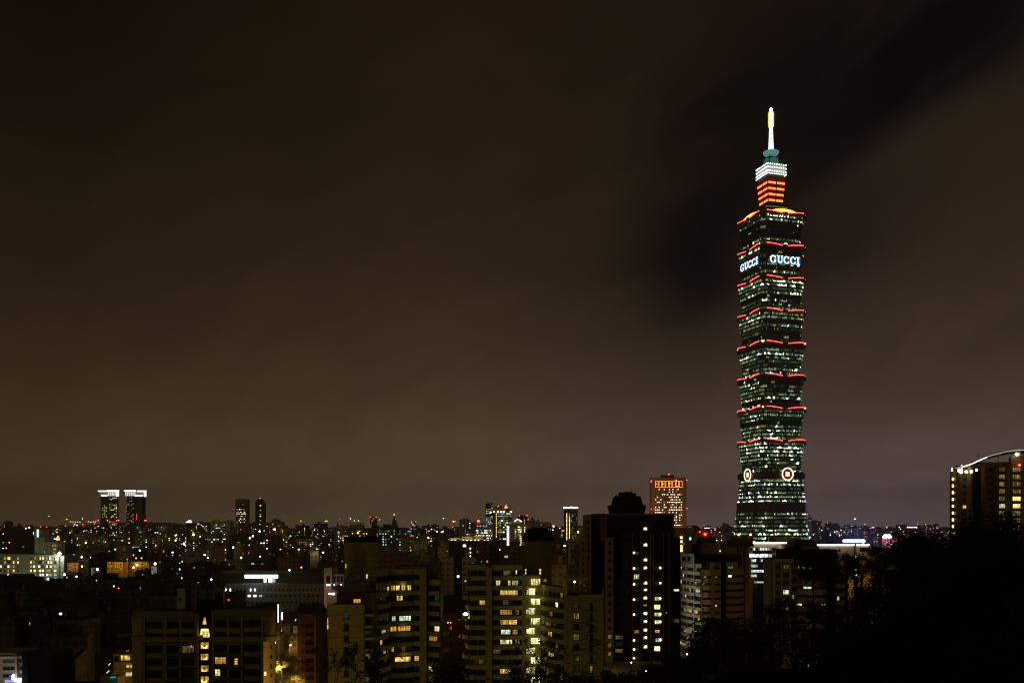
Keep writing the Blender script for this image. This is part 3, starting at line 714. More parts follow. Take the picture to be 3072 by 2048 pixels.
# ---- I: the terraced block left of it ------------------------------------------------------------
def build_I():
    T = thing('apartment_tower', 'terraced olive apartment block with angled planted balconies and a tall windowless roof core', 'apartment building')
    W = Windows(T); zb = 15; rnd = random.Random(11)
    D = 280
    slab(T, 'end_block', pts((985, D), (1091, D)), zb, pz(1815, D), TAN2, 14)
    ledge(T, 984, 1092, 1812, 1817, D, .5, PARAPET, 'cornice')
    for i in range(8):
        y = 1835 + i * 34.6
        pw(W, 1032, 1047, y, y + 22, D, RM_T if i == 0 else GL, 'frame'); ledge(T, 1028, 1048, y + 20, y + 23, D, .7, RAIL, 'balcony')
    # ledged corner bay
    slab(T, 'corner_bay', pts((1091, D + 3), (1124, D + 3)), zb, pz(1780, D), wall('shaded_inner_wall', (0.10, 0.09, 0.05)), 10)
    for i in range(9):
        y = 1820 + i * 34.6; o = 4 if i % 2 else 0
        ledge(T, 1084 - o, 1124 - o, y + 19, y + 26, D + 3, 2.6, PARAPET, 'balcony')
        pw(W, 1094, 1112, y, y + 18, D + 3, [GL, GL, RM_T, GL, RM_D, GL, RM_T, RM_L, RM_L][i], 'frame')
    # lit glass stair and dark block at the top left
    slab(T, 'penthouse', pts((1010, 290), (1116, 290)), pz(1830, 290), pz(1775, 290), BRN, 8)
    pw(W, 1060, 1083, 1795, 1814, 290, RM_O, 'grid', pri=3)
    slab(T, 'glazed_lobby', pts((1099, 296), (1122, 296)), pz(1800, 296), pz(1748, 296), TAN, 8)
    pw(W, 1100, 1120, 1749, 1767, 296, RM_L, 'grid', pri=3); pw(W, 1130, 1152, 1748, 1764, 300.5, room('window_dim_lime', (.6, .8, .2), .6), 'grid', pri=3)
    pw(W, 1114, 1120, 1789, 1810, 293, RM_L, 'grid', pri=3); pw(W, 1116, 1124, 1818, 1836, 290, RM_O, 'grid', pri=3)
    # angled receding balconies then the flat wing
    fh = 30.6 * 300 / F
    lit = {(1, 1): [(.06, .24, RM_O), (.26, .44, RM_Y), (.5, .68, RM_Y), (.74, .92, RM_Y)], (2, 1): [(.3, .56, RM_O)], (4, 1): [(.1, .28, RM_W), (.4, .92, RM_W)],
           (5, 1): [(.04, .3, RM_O), (.34, .9, RM_O)], (7, 1): [(.08, .2, RM_O), (.5, .7, RM_D)], (8, 1): [(.22, .9, RM_Y)], (5, 0): [(.4, .7, RM_W)]}
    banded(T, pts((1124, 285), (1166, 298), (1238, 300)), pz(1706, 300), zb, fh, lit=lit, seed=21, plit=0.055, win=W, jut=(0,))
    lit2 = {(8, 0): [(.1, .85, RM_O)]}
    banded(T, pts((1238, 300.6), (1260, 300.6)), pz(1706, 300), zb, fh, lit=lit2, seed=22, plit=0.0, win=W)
    pier(T, 1259, 1278, 299, 1706, 2100, TAN2, 'pier', 3)
    pier(T, 1278, 1283, 303, 1700, 2100, BLK, 'gap_shade', 1)  # black strip: shade of the gap between the wings put in as colour
    lit = {(5, 0): [(.1, .8, RM_O)]}
    banded(T, pts((1283, 302), (1320, 299)), pz(1738, 300), zb, fh, lit=lit, seed=23, plit=0.04, win=W, jut=(0,), rails=True)
    slab(T, 'wing_roof', pts((1185, 306), (1315, 306)), pz(1760, 306), pz(1697, 306), DTAN, 9)
    # roof core
    Dc = 292
    slab(T, 'roof_core', pts((1034, Dc + 3), (1097, Dc + 1)), pz(1820, Dc), pz(1626, Dc), DTAN, 9)
    slab(T, 'roof_core', pts((1097, Dc), (1138, Dc + 4)), pz(1820, Dc), pz(1626, Dc), TAN, 8)  # right face in lighter tan: the light on it put into the colour
    for y in (1674, 1692, 1712, 1738): ledge(T, 1034, 1098, y, y + 3, Dc + 1, .8, DTAN, 'cornice'); ledge(T, 1097, 1138, y, y + 3, Dc + 1.5, .8, TAN, 'cornice')
    m = MB()
    for i in range(13): x = px(1038 + i * 7.6, Dc + 4); m.box(x, x + .3, Dc + 3, Dc + 3.3, pz(1628, Dc), pz(1606, Dc))
    m.box(px(1036, Dc), px(1136, Dc), Dc + 3.5, Dc + 9, pz(1628, Dc), pz(1608, Dc)); m.build('roof_lattice', [BLK], T)
    for a, b_, y0, y1, mm in ((1037, 1040, 1690, 1704, RM_L), (1099, 1103, 1721, 1734, RM_L), (1133, 1137, 1719, 1730, RM_D), (1073, 1076, 1724, 1736, RM_T)):
        pw(W, a, b_, y0, y1, Dc, mm, 'pane', pri=3, off=.5)
    for p, y in ((1210, 1754), (1215, 1885), (1218, 1960), (1110, 1758)): plight(T, (px(p, 297), 297.2, pz(y, 297)), (1, .7, .2), 22, .5)
    for p, D_, z in ((1030, 256, 28), (1150, 262, 24), (1240, 272, 24)): plight(T, (px(p, D_), D_, z), (1, .76, .16), 170, 1.0)  # unseen low lights added so the bottom storeys are brighter
    W.done(); return T
build_I()

# ---- H: the broad block lower left ----------------------------------------------------------------
def build_H():
    global SHEAR; SHEAR = -0.27
    T = thing('apartment_block', 'broad dark tan apartment block with curved cornice and a narrow golden lit stair slot', 'apartment building')
    W = Windows(T); D = 250; zb = 15
    gold = room('golden_stair_light', (1.0, 0.66, 0.14), 3.2, 2.0, warm=(1, .8, .3))
    tan = wall('deep_tan_tiles', (0.20, 0.17, 0.085), 0.8, 0.4, 0.3)
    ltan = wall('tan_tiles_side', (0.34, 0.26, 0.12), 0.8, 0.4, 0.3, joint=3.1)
    for a, b_, s in ((425, 592, 0), (634, 792, 1)):
        slab(T, 'wall', pts((a, D), (b_, D)), zb, pz(1832 if s else 1838, D), tan, 16)
    slab(T, 'wall', pts((396, D + 10), (426, D + 1)), zb, pz(1856, D), ltan, 12); slab(T, 'wall', pts((791, D + .5), (826, D + 9)), zb, pz(1840, D), ltan, 10)
    slab(T, 'stair_shaft', pts((592, D + 6), (634, D + 6)), zb, pz(1812, D), BLK, 8)
    # recessed dark bays between light piers
    cols = [(436, 487), (502, 536), (546, 583), (645, 680), (688, 720), (733, 782)]
    for ci, (a, b_) in enumerate(cols):
        for r_ in range(7):
            y = [1858, 1894, 1931, 1969, 2005, 2041, 2077][r_] + (4 if ci < 3 else 0) + (0 if ci != 4 else 3)
            if y in (1931, 1935) : pass
            mm = GL; style = 'frame'; hh = 22
            if (ci, r_) == (3, 3): mm = room('orange_room', (1, .5, .15), 3.2)
            if (ci, r_) == (4, 3): mm = RM_Y
            if (ci, r_) == (3, 4): mm = RM_L; 
            if (ci, r_) == (2, 2): mm = RM_D
            w0, w1 = a, b_
            if (ci, r_) == (4, 3): w0, w1 = 701, 715
            if (ci, r_) == (3, 4): w0, w1 = 645, 662
            pw(W, w0, w1, y, y + hh, D, mm, 'grid' if mm is not GL else style)
            if (w0, w1) != (a, b_): pw(W, a, w0 - .5 if w0 > a + 2 else a + 1, y, y + hh, D, GL) if w0 > a + 3 else pw(W, w1 + .5, b_, y, y + hh, D, GL)
            if ci in (1, 4) and r_ in (2, 3, 4, 5, 6): ledge(T, a - 10, b_ + 8, y + 23, y + 29, D, 1.6, tan, 'balcony')
            elif ci in (2, 3) and r_ >= 2: ledge(T, a - 4, b_ + (14 if ci == 2 else 4), y + 23 + (6 if r_ % 2 else 0), y + 29, D, 1.3, tan, 'balcony')
            else: ledge(T, a + (14 if ci == 0 else 0), b_, y + hh + 1, y + hh + 13, D, 0.35, ltan, 'spandrel')
    for p in (428, 487.5, 494, 538, 584, 636, 681, 722, 783): pier(T, p, p + 6, D - .5, 1838, 2110, ltan, 'pier', .52)
    # cornices
    for a, b_ in ((390, 594), (632, 830)):
        m = MB(); n = 14
        pl = []
        for i in range(n + 1):
            t = i / n; p = a + (b_ - a) * t; bow = 2.2 * (1 - ((t - .5) * 2) ** 2)
            if a < 500 and t < .15 or a > 500 and t > .85: bow -= 3.5 * (abs(t - .5) - .35) / .15
            pl.append((px(p, D), D - 0.9 - bow * .5))
        m.prism(pl + [(pl[-1][0], D + 4), (pl[0][0], D + 4)], pz(1922, D), pz(1912, D)); m.prism([(x, y - .35) for x, y in pl] + [(pl[-1][0], D + 4), (pl[0][0], D + 4)], pz(1912, D), pz(1907.5, D)); m.build('cornice', [ltan], T)
        ledge(T, a + 12, b_ - 10, 1826 if a > 500 else 1832, 1848 if a > 500 else 1853, D, .7, tan, 'parapet')
    # rooftop boxes
    slab(T, 'roof_house', pts((532, 262), (556, 262)), pz(1850, 262), pz(1764, 262), PALE, 6); slab(T, 'roof_house', pts((645, 262), (671, 262)), pz(1850, 262), pz(1764, 262), PALE, 6)
    slab(T, 'roof_house', pts((560, 264), (645, 264)), pz(1850, 262), pz(1766, 262), DTAN, 8); slab(T, 'roof_arch', pts((590, 256), (636, 256)), pz(1850, 256), pz(1800, 256), BLK, 4)
    for p in (585, 640): pier(T, p, p + 7, 259, 1748, 1840, DTAN, 'roof_pillar', 1.5)
    for p in (541,): pw(W, 537, 543, 1791, 1802, 261.9, GL)
    m = MB(); m.lathe([(1.0, 0), (1.2, 2.0), (1.0, 3.2), (.3, 4.3)], px(657, 255), 255, 10); m.build('roof_dome', [BLK], T, (0, 0, pz(1824, 255)))
    plight(T, (-59.5, 251, 27), (1, .62, .12), 1300, .8); plight(T, (-58.5, 250, 38), (1, .62, .12), 500, .8)
    # the lit stair slot: stacked golden panes narrowing to a peak
    xs = px(614.5, D + 5.8)
    def trap(y0, y1, w0, w1, mm=gold, nm='stair_window'):
        m = MB(); k = (D + 5.8) / F; z0, z1 = pz(y1, D + 5.8), pz(y0, D + 5.8)
        m.prism([(-w1*k/2, -.1), (w1*k/2, -.1), (w1*k/2, .1), (-w1*k/2, .1)], 0, z1 - z0, 0, top=[(-w0*k/2, -.1), (w0*k/2, -.1), (w0*k/2, .1), (-w0*k/2, .1)])
        nn = int((y1 - y0) / 3.2)
        for i in range(1, nn): m.box(-w1*k/2 - .05, w1*k/2 + .05, -.2, -.1, (z1-z0)*i/nn, (z1-z0)*i/nn + .07, 1)
        m.build(nm, [mm, BLK], T, (xs, D + 5.7, z0))
    trap(1851, 1862, 3, 9); trap(1863, 1872, 10, 13); trap(1885, 1899, 20, 27); trap(1899, 1910, 27, 29)
    for y in (1938, 1972, 2007, 2040):
        trap(y - 12, y + 6, 23, 23, room('amber_stair_dim', (1, .6, .1), .9, 3)); 
        m = MB(); k = (D + 5.5) / F
        for i, dz in enumerate((0, 1.2, 2.2, 2.6, 2.2, 1.2, 0)): m.box((-9 + i*2.6)*k, (-6.6 + i*2.6)*k, -.12, 0, dz*.0, (10 - dz*2.4)*k, 0)
        m.build('stair_window', [gold], T, (xs, D + 5.4, pz(y + 6, D + 5.5)))
    plight(T, (xs, D + 3, pz(1905, D)), (1, .6, .15), 40, .6)
    # side windows, a few small lights
    for i in range(6):
        y = 1935 + i * 28; pw(W, 812, 816, y, y + 11, D + 5.4, GL)
    pw(W, 792, 799, 2014, 2025, D + .3, emit('warm_slit', (1, .75, .3), 1.6), 'pane'); pw(W, 572, 576, 1934, 1941, D, PAL['cool'][1], 'pane')
    W.done(); return T
build_H()

# ---- G: the tall black tower ----------------------------------------------------------------------
def build_G():
    global SHEAR; SHEAR = 0.0
    T = thing('apartment_tower', 'tall black apartment tower with a crown shaped roof and bright yellow stair lights', 'apartment building')
    W = Windows(T); D = 400; zb = 5
    bk = BLK; bw = wall('dark_brown_granite', (0.075, 0.045, 0.022), 0.6, 0.4, 0.3); bw2 = wall('brown_granite_lit', (0.20, 0.125, 0.06), 0.7, 0.4, 0.3)  # lighter granite for the wings: lamplight on them put into the colour
    slab(T, 'wall', pts((1775, D), (2021, D)), zb, pz(1541.5, D), bk, 22)
    slab(T, 'wall', pts((2021, D + 6), (2041, D + 6)), zb, pz(1613, D), bk, 14)
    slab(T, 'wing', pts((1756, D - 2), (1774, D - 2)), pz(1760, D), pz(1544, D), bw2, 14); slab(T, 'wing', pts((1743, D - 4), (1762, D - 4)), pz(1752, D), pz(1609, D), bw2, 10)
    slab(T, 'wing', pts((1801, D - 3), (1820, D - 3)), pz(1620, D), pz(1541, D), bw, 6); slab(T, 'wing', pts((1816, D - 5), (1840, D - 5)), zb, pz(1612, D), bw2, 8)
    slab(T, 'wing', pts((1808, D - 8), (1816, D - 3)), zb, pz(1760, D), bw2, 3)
    for p in (1896, 1922.5, 1950, 1958, 1989, 2006): pier(T, p, p + 4, D - .6, 1600, 2060, bw, 'pier', .62)
    ledge(T, 1774, 2021, 1540, 1546, D, .5, bw, 'parapet')
    for i in range(6): pw(W, 1761, 1768, 1560 + i * 21.5, 1570 + i * 21.5, D - 2, GL, 'frame')
    for i in range(14): pw(W, 1824, 1834, 1625 + i * 25.3, 1637 + i * 25.3, D - 5, GL if i < 11 else RM_D, 'frame')
    for i in range(6): pw(W, 1747, 1753, 1624 + i * 21, 1634 + i * 21, D - 4, GL, 'frame')
    # crown: flared storey, tapered storey with battlements, roof box
    def frus(name, a0, a1, y0, b0, b1, y1, dep=9):
        z0, z1 = pz(y0, D), pz(y1, D); m = MB()
        m.prism([(px(a0, D), D + 2), (px(a1, D), D + 2), (px(a1, D), D + 2 + dep), (px(a0, D), D + 2 + dep)], z0, z1, 0,
                top=[(px(b0, D), D + 2), (px(b1, D), D + 2), (px(b1, D), D + 2 + dep), (px(b0, D), D + 2 + dep)])
        return m
    m = frus('c', 1839, 1935, 1543, 1832, 1941, 1514, 13); m2 = frus('c', 1842, 1932, 1514, 1849, 1924, 1488, 11)
    for q in m2.f: m.f.append(tuple(i + len(m.v) for i in q)); m.mi.append(0)
    m.v += m2.v
    for i in range(9): p = 1848 + i * 8.8; m.box(px(p, D), px(p + 5, D), D + 2, D + 3.5, pz(1489, D), pz(1484.5 + (i * 7 % 3), D))
    m.box(px(1865, D), px(1912, D), D + 4, D + 11, pz(1490, D), pz(1477, D)); m.box(px(1880, D), px(1900, D), D + 5, D + 9, pz(1477, D), pz(1473, D)); m.build('roof_crown', [bk], T)
    m = MB(); x = px(1899, D); m.tube([(x, D + 6, pz(1474, D)), (x, D + 6, pz(1461, D))], .12, 5)
    for a, b_ in (((1861, 1488), (1861, 1476)), ((1861, 1476), (1882, 1476))): m.tube([(px(a[0], D), D + 6, pz(a[1], D)), (px(b_[0], D), D + 6, pz(b_[1], D))], .18, 5)
    m.build('antenna', [RAIL], T)
    # lit bays with their bracket lamps
    hot = emit('stair_lantern', (1.0, 0.80, 0.25), 7.0); rm = room('stair_landing', (1.0, .78, .2), 3.2, 1.0, warm=(1, .9, .4)); lamp_n = 0
    def bay(p0, p1, y, h, mm, lp=None):
        pw(W, p0, p1, y, y + h, D, mm, 'grid', pri=3)
        if lp:
            m = MB(); ball(m, 0, 0, 0, .42, 0, 8); m.build('lantern', [hot], T, (px(lp, D), D - .7, pz(y + h * .35, D)))
    for y in (1583, 1631, 1676, 1700, 1745, 1767, 1790, 1836, 1860, 1886, 1909, 1936): bay(1930, 1942, y - 2, 10 if y != 1767 else 7, rm if y != 1767 else RM_W, 1937)
    pw(W, 1930, 1940, 1812, 1817, D, RM_Y, 'pane')
    for y, lit_ in ((1653, 1), (1700, 1), (1721, 2), (1747, 1), (1793, 1), (1838, 1), (1888, 3), (1915, 1), (1942, 1), (1968, 1)):
        if lit_ == 2: bay(1901, 1918, y, 16, room('pale_blind_room', (1, .95, .62), 1.6, 3))
        else: bay(1902, 1917, y, 11, RM_T if lit_ == 1 else RM_O, 1901.5 if lit_ == 1 else None)
    for y, lit_ in ((1698, 1), (1743, 1), (1789, 1), (1812, 2), (1836, 1), (1859, 1), (1887, 3), (1913, 4), (1937, 2)):
        if lit_ == 2: bay(1962, 1981, y, 15, room('bright_blind_room', (1, .93, .45), 4.2, 2))
        elif lit_ == 3: bay(1964, 1979, y, 11, RM_O)
        elif lit_ == 4: bay(1966, 1984, y, 12, RM_W, 1981)
        else: bay(1963, 1984, y, 12, RM_L if y > 1780 else RM_T, 1980)
    pw(W, 2019, 2039, 1765, 1773, D + 6, RM_L, 'frame'); pw(W, 1996, 2002, 1834, 1840, D, RM_O, 'frame'); pw(W, 2018, 2038, 1855, 1866, D + 6, glass('dark_green_glass', (.01, .03, .015)), 'frame')
    for y in (1745, 1780, 1820, 1905, 1925, 1945, 1970): pw(W, 1846, 1868, y, y + 12, D, RM_D if y in (1905, 1945) else (RM_T if y == 1925 else GL), 'frame')
    for y in range(1600, 1900, 24): pw(W, 1868, 1888, y, y + 11, D, GL, 'frame')
    # unseen street-level light added for the wings, then spill from the lanterns
    plight(T, (px(1828, 375), 375, 24), (1, .6, .2), 1300, 1.0)
    for y in (1595, 1676, 1745, 1836, 1909): plight(T, (px(1944, D), D - 1.6, pz(y, D)), (1, .75, .25), 14, .4)
    W.done(); return T
build_G()

# ---- K: pale curved apartments right of the black tower --------------------------------------------
def vault(root, p0, p1, y0, ytop, D, depth, mat, face=None, name='vaulted_roof'):
    m = MB(); r = (p1 - p0) / 2 * D / F; cx = px((p0 + p1) / 2, D); z0 = pz(y0, D); zt = pz(ytop, D) - z0; n = 14
    a = [(cx + r*math.cos(math.pi*(1 - i/n)), z0 + zt*math.sin(math.pi*i/n)) for i in range(n + 1)]
    f = [(x, D, z) for x, z in a]; k = [(x, D + depth, z) for x, z in a]
    m.face(f[::-1], 1)
    for i in range(n): m.face([f[i], f[i+1], k[i+1], k[i]], 0)
    m.face(k, 0); return m.build(name, [mat, face or mat], root)
def side_vault(root, p0, p1, y0, ytop, D, depth, mat, name='vaulted_roof'):
    """vault whose ridge runs across the picture"""
    m = MB(); x0, x1 = px(p0, D), px(p1, D); z0 = pz(y0, D); h = pz(ytop, D) - z0; n = 12
    A = [(x0, D + depth*(1-math.cos(math.pi*i/n))/2, z0 + h*math.sin(math.pi*i/n)) for i in range(n+1)]; B = [(x1 - (h*.35)*math.sin(math.pi*i/n)**2*0, y, z) for i, (_, y, z) in enumerate(A)]
    for i in range(n): m.face([A[i], B[i], B[i+1], A[i+1]], 0)
    m.face(A, 0); m.face(B[::-1], 0); return m.build(name, [mat], root)
def build_K():
    T = thing('apartment_tower', 'curved pale apartment tower lit white on its left side, beside the black tower', 'apartment building')
    W = Windows(T); D = 435; fh = 21.2 * D / F; zb = 5
    wh = wall('white_tiles', (0.50, 0.47, 0.40), 0.8, 0.35, 0.3); tn = wall('warm_beige_tiles', (0.42, 0.31, 0.19), 0.8, 0.35, 0.3)
    # white lit west side: two balcony stacks between fins
    lit = {(6, 0): [(.3, .9, RM_Y)], (9, 0): [(.3, .9, RM_L)], (11, 0): [(0, .9, RM_Y)], (13, 0): [(.4, .9, RM_Y)]}
    banded(T, pts((2043, 452), (2083, 436)), pz(1690, D), zb, fh, wm=wh, pm=wh, band=1.4, lit=lit, seed=31, plit=.12, win=W, back=10, bayw=2.6)
    slab(T, 'frame_block', pts((2044, 452), (2081, 437)), pz(1694, D), pz(1661, D), wh, 8)
    pw(W, 2046, 2058, 1668, 1682, 441, GL); pw(W, 2062, 2071, 1668, 1681, 438.2, GL)
    for p, d in ((2060, 445), (2081, 436)): pier(T, p, p + 2.2, d - 1.6, 1668, 2000, wh, 'fin', .8)
    lit = {(3, 0): [(.2, .9, RM_W)], (6, 0): [(.0, .6, RM_Y)]}
    banded(T, pts((2086, 437), (2104, 430)), pz(1690, D), zb, fh, pm=wh, lit=lit, seed=32, plit=.05, win=W, back=10, jut=(0,))
    banded(T, pts((2104, 431), (2163, 429)), pz(1708, D), zb, fh, pm=tn, band=2.1, lit={(0, 0): [(.15, .3, RM_O), (.72, .86, RM_O)], (4, 0): [(.74, .84, RM_O)], (1, 0): [(.1, .2, RM_D)]}, seed=33, plit=.0, win=W, back=12)
    pier(T, 2104, 2107, 428.6, 1712, 1960, tn, 'pier', .6); pier(T, 2134, 2144, 428.2, 1712, 1960, tn, 'pier', .8)
    slab(T, 'upper_block', pts((2130, 432), (2163, 432)), pz(1712, D), pz(1685, D), tn, 9); pw(W, 2142, 2159, 1698, 1707, 432, GL)
    slab(T, 'dark_slot', pts((2163, 434), (2180, 434)), zb, pz(1682, D), BLK, 8)  # black block between the wings: shade of the gap put in as colour
    banded(T, pts((2180, 430), (2200, 430), (2232, 436)), pz(1706, D), zb, fh, pm=tn, band=2.0, lit={(0, 0): [(.3, .9, PAL['cool'][2])]}, seed=34, plit=.02, win=W, back=12)
    slab(T, 'upper_block', pts((2180, 433), (2213, 433)), pz(1706, D), pz(1685, D), tn, 9); pw(W, 2184, 2200, 1697, 1705, 433, PAL['cool'][0])
    # roof masses
    slab(T, 'roof_mass', pts((2080, 440), (2225, 440)), pz(1700, D), pz(1663, D), BLK, 10)
    side_vault(T, 2150, 2212, 1684, 1664, 438, 10, BLK)
    slab(T, 'roof_house', pts((2104, 446), (2152, 446)), pz(1670, D), pz(1629, D), wall('roof_house_tan', (.22, .15, .09)), 9)
    slab(T, 'roof_house', pts((2085, 444), (2104, 444)), pz(1690, D), pz(1634, D), BLK, 9)
    vault(T, 2088, 2106, 1634, 1611, 444, 8, tn, GL); side_vault(T, 2104, 2148, 1630, 1611, 446, 9, wall('dark_red_roof', (.10, .015, .01)))
    pw(W, 2114, 2120, 1634, 1639, 446, GL); pw(W, 2137, 2145, 1633, 1638, 446, GL)
    # unseen point lights hung in the air, added to whiten the left side
    for z in (20, 36, 52): plight(T, (70.0, 430, z), (1.0, 0.93, 0.78), 1100, 1.0)
    plight(T, (px(2140, 410), 405, 10), (1, .6, .2), 9000, 1.0)  # unseen warm light added to brighten the beige front
    W.done(); return T
build_K()

# ---- M: apartments with the big vaulted roof ---------------------------------------------------------
def build_M():
    T = thing('apartment_tower', 'dark olive apartment tower with a large barrel vaulted roof house, half hidden by trees', 'apartment building')
    W = Windows(T); D = 335; fh = 25.5 * D / F; zb = 10
    ol = wall('dim_olive_tiles', (0.20, 0.16, 0.085), 0.8, 0.4, 0.3); ol2 = wall('dim_olive_tiles_light', (0.28, 0.22, 0.13), 0.8, 0.4, 0.3)
    slab(T, 'wall', pts((2322, D), (2376, D)), zb, pz(1676, D), ol, 14)
    for p in (2322, 2343, 2368): pier(T, p, p + 4.5, D - 1.2, 1676, 1950, ol2, 'pier', 1.2)
    ledge(T, 2318, 2378, 1675, 1685, D, 1.4, ol2, 'cornice')
    for i, y in enumerate((1692, 1718, 1742, 1768, 1794, 1820)):
        pw(W, 2327, 2342, y, y + 13, D, GL, 'frame')
        mm = {0: RM_D, 3: room('bright_flat', (.95, 1, .55), 3.4, 1.2, warm=(1, 1, .7)), 4: RM_Y, 5: RM_W}.get(i, GL)
        pw(W, 2348, 2368 if i != 4 else 2364, y, y + 14, D, mm, 'grid')
        if i == 3: pw(W, 2338, 2345, y, y + 10, D, RM_L, 'frame')
        ledge(T, 2326, 2369, y + 15, y + 18, D, 1.0, ol2, 'balcony')
    banded(T, pts((2376, 336), (2393, 333)), pz(1692, D), zb, fh, pm=ol, lit={(3, 0): [(.3, .7, RM_L)]}, seed=41, plit=0, win=W)
    # curved middle bays
    banded(T, pts((2393, 333), (2412, 330), (2440, 329), (2466, 330), (2483, 332)), pz(1735, D), zb, fh, pm=ol2, band=1.9, seed=42, plit=.04, win=W)
    slab(T, 'upper_storey', pts((2380, 342), (2510, 342)), pz(1740, D), pz(1695, D), BRN, 10)
    for a, b_, mm in ((2383, 2399, RM_L), (2406, 2417, RM_Y), (2426, 2439, RM_Y), (2474, 2477, RM_O), (2490, 2503, RM_Y)): pw(W, a, b_, 1697, 1707, 342, mm, 'grid', pri=3)
    slab(T, 'upper_block', pts((2447, 337), (2483, 337)), pz(1740, D), pz(1709, D), ol2, 9)
    pier(T, 2484, 2503, 330, 1707, 2000, BLK, 'dark_slot', 6)  # flush black block: shade of a slot put in as colour
    banded(T, pts((2504, 334), (2548, 338)), pz(1722, D), zb, fh, pm=ol, seed=43, lit={(2, 0): [(.22, .4, RM_W)], (6, 0): [(.6, .8, RM_O)]}, plit=.0, win=W)
    slab(T, 'roof_mass', pts((2350, 348), (2510, 348)), pz(1700, D), pz(1650, D), BLK, 10)
    slab(T, 'roof_house', pts((2404, 352), (2458, 352)), pz(1672, 352), pz(1638, 352), wall('roof_house_tan', (.22, .15, .09)), 10)
    slab(T, 'roof_house', pts((2378, 350), (2404, 350)), pz(1672, 350), pz(1640, 350), BLK, 9)
    vault(T, 2379, 2406, 1640, 1620, 350, 9, ol2, GL); side_vault(T, 2403, 2452, 1639, 1617, 352, 10, wall('dark_brown_roof', (.06, .035, .02)))
    pw(W, 2410, 2419, 1645, 1650, 352, GL); pw(W, 2438, 2448, 1645, 1650, 352, GL)
    slab(T, 'roof_house', pts((2458, 356), (2512, 356)), pz(1700, D), pz(1655, D), BLK, 8); pw(W, 2481, 2493, 1663, 1672, 356, PAL['cool'][1], 'grid', pri=3)
    plight(T, (px(2400, 300), 300, 20), (1, .65, .25), 3000, 1.0)  # unseen low light added to brighten this front
    W.done(); return T
build_M()

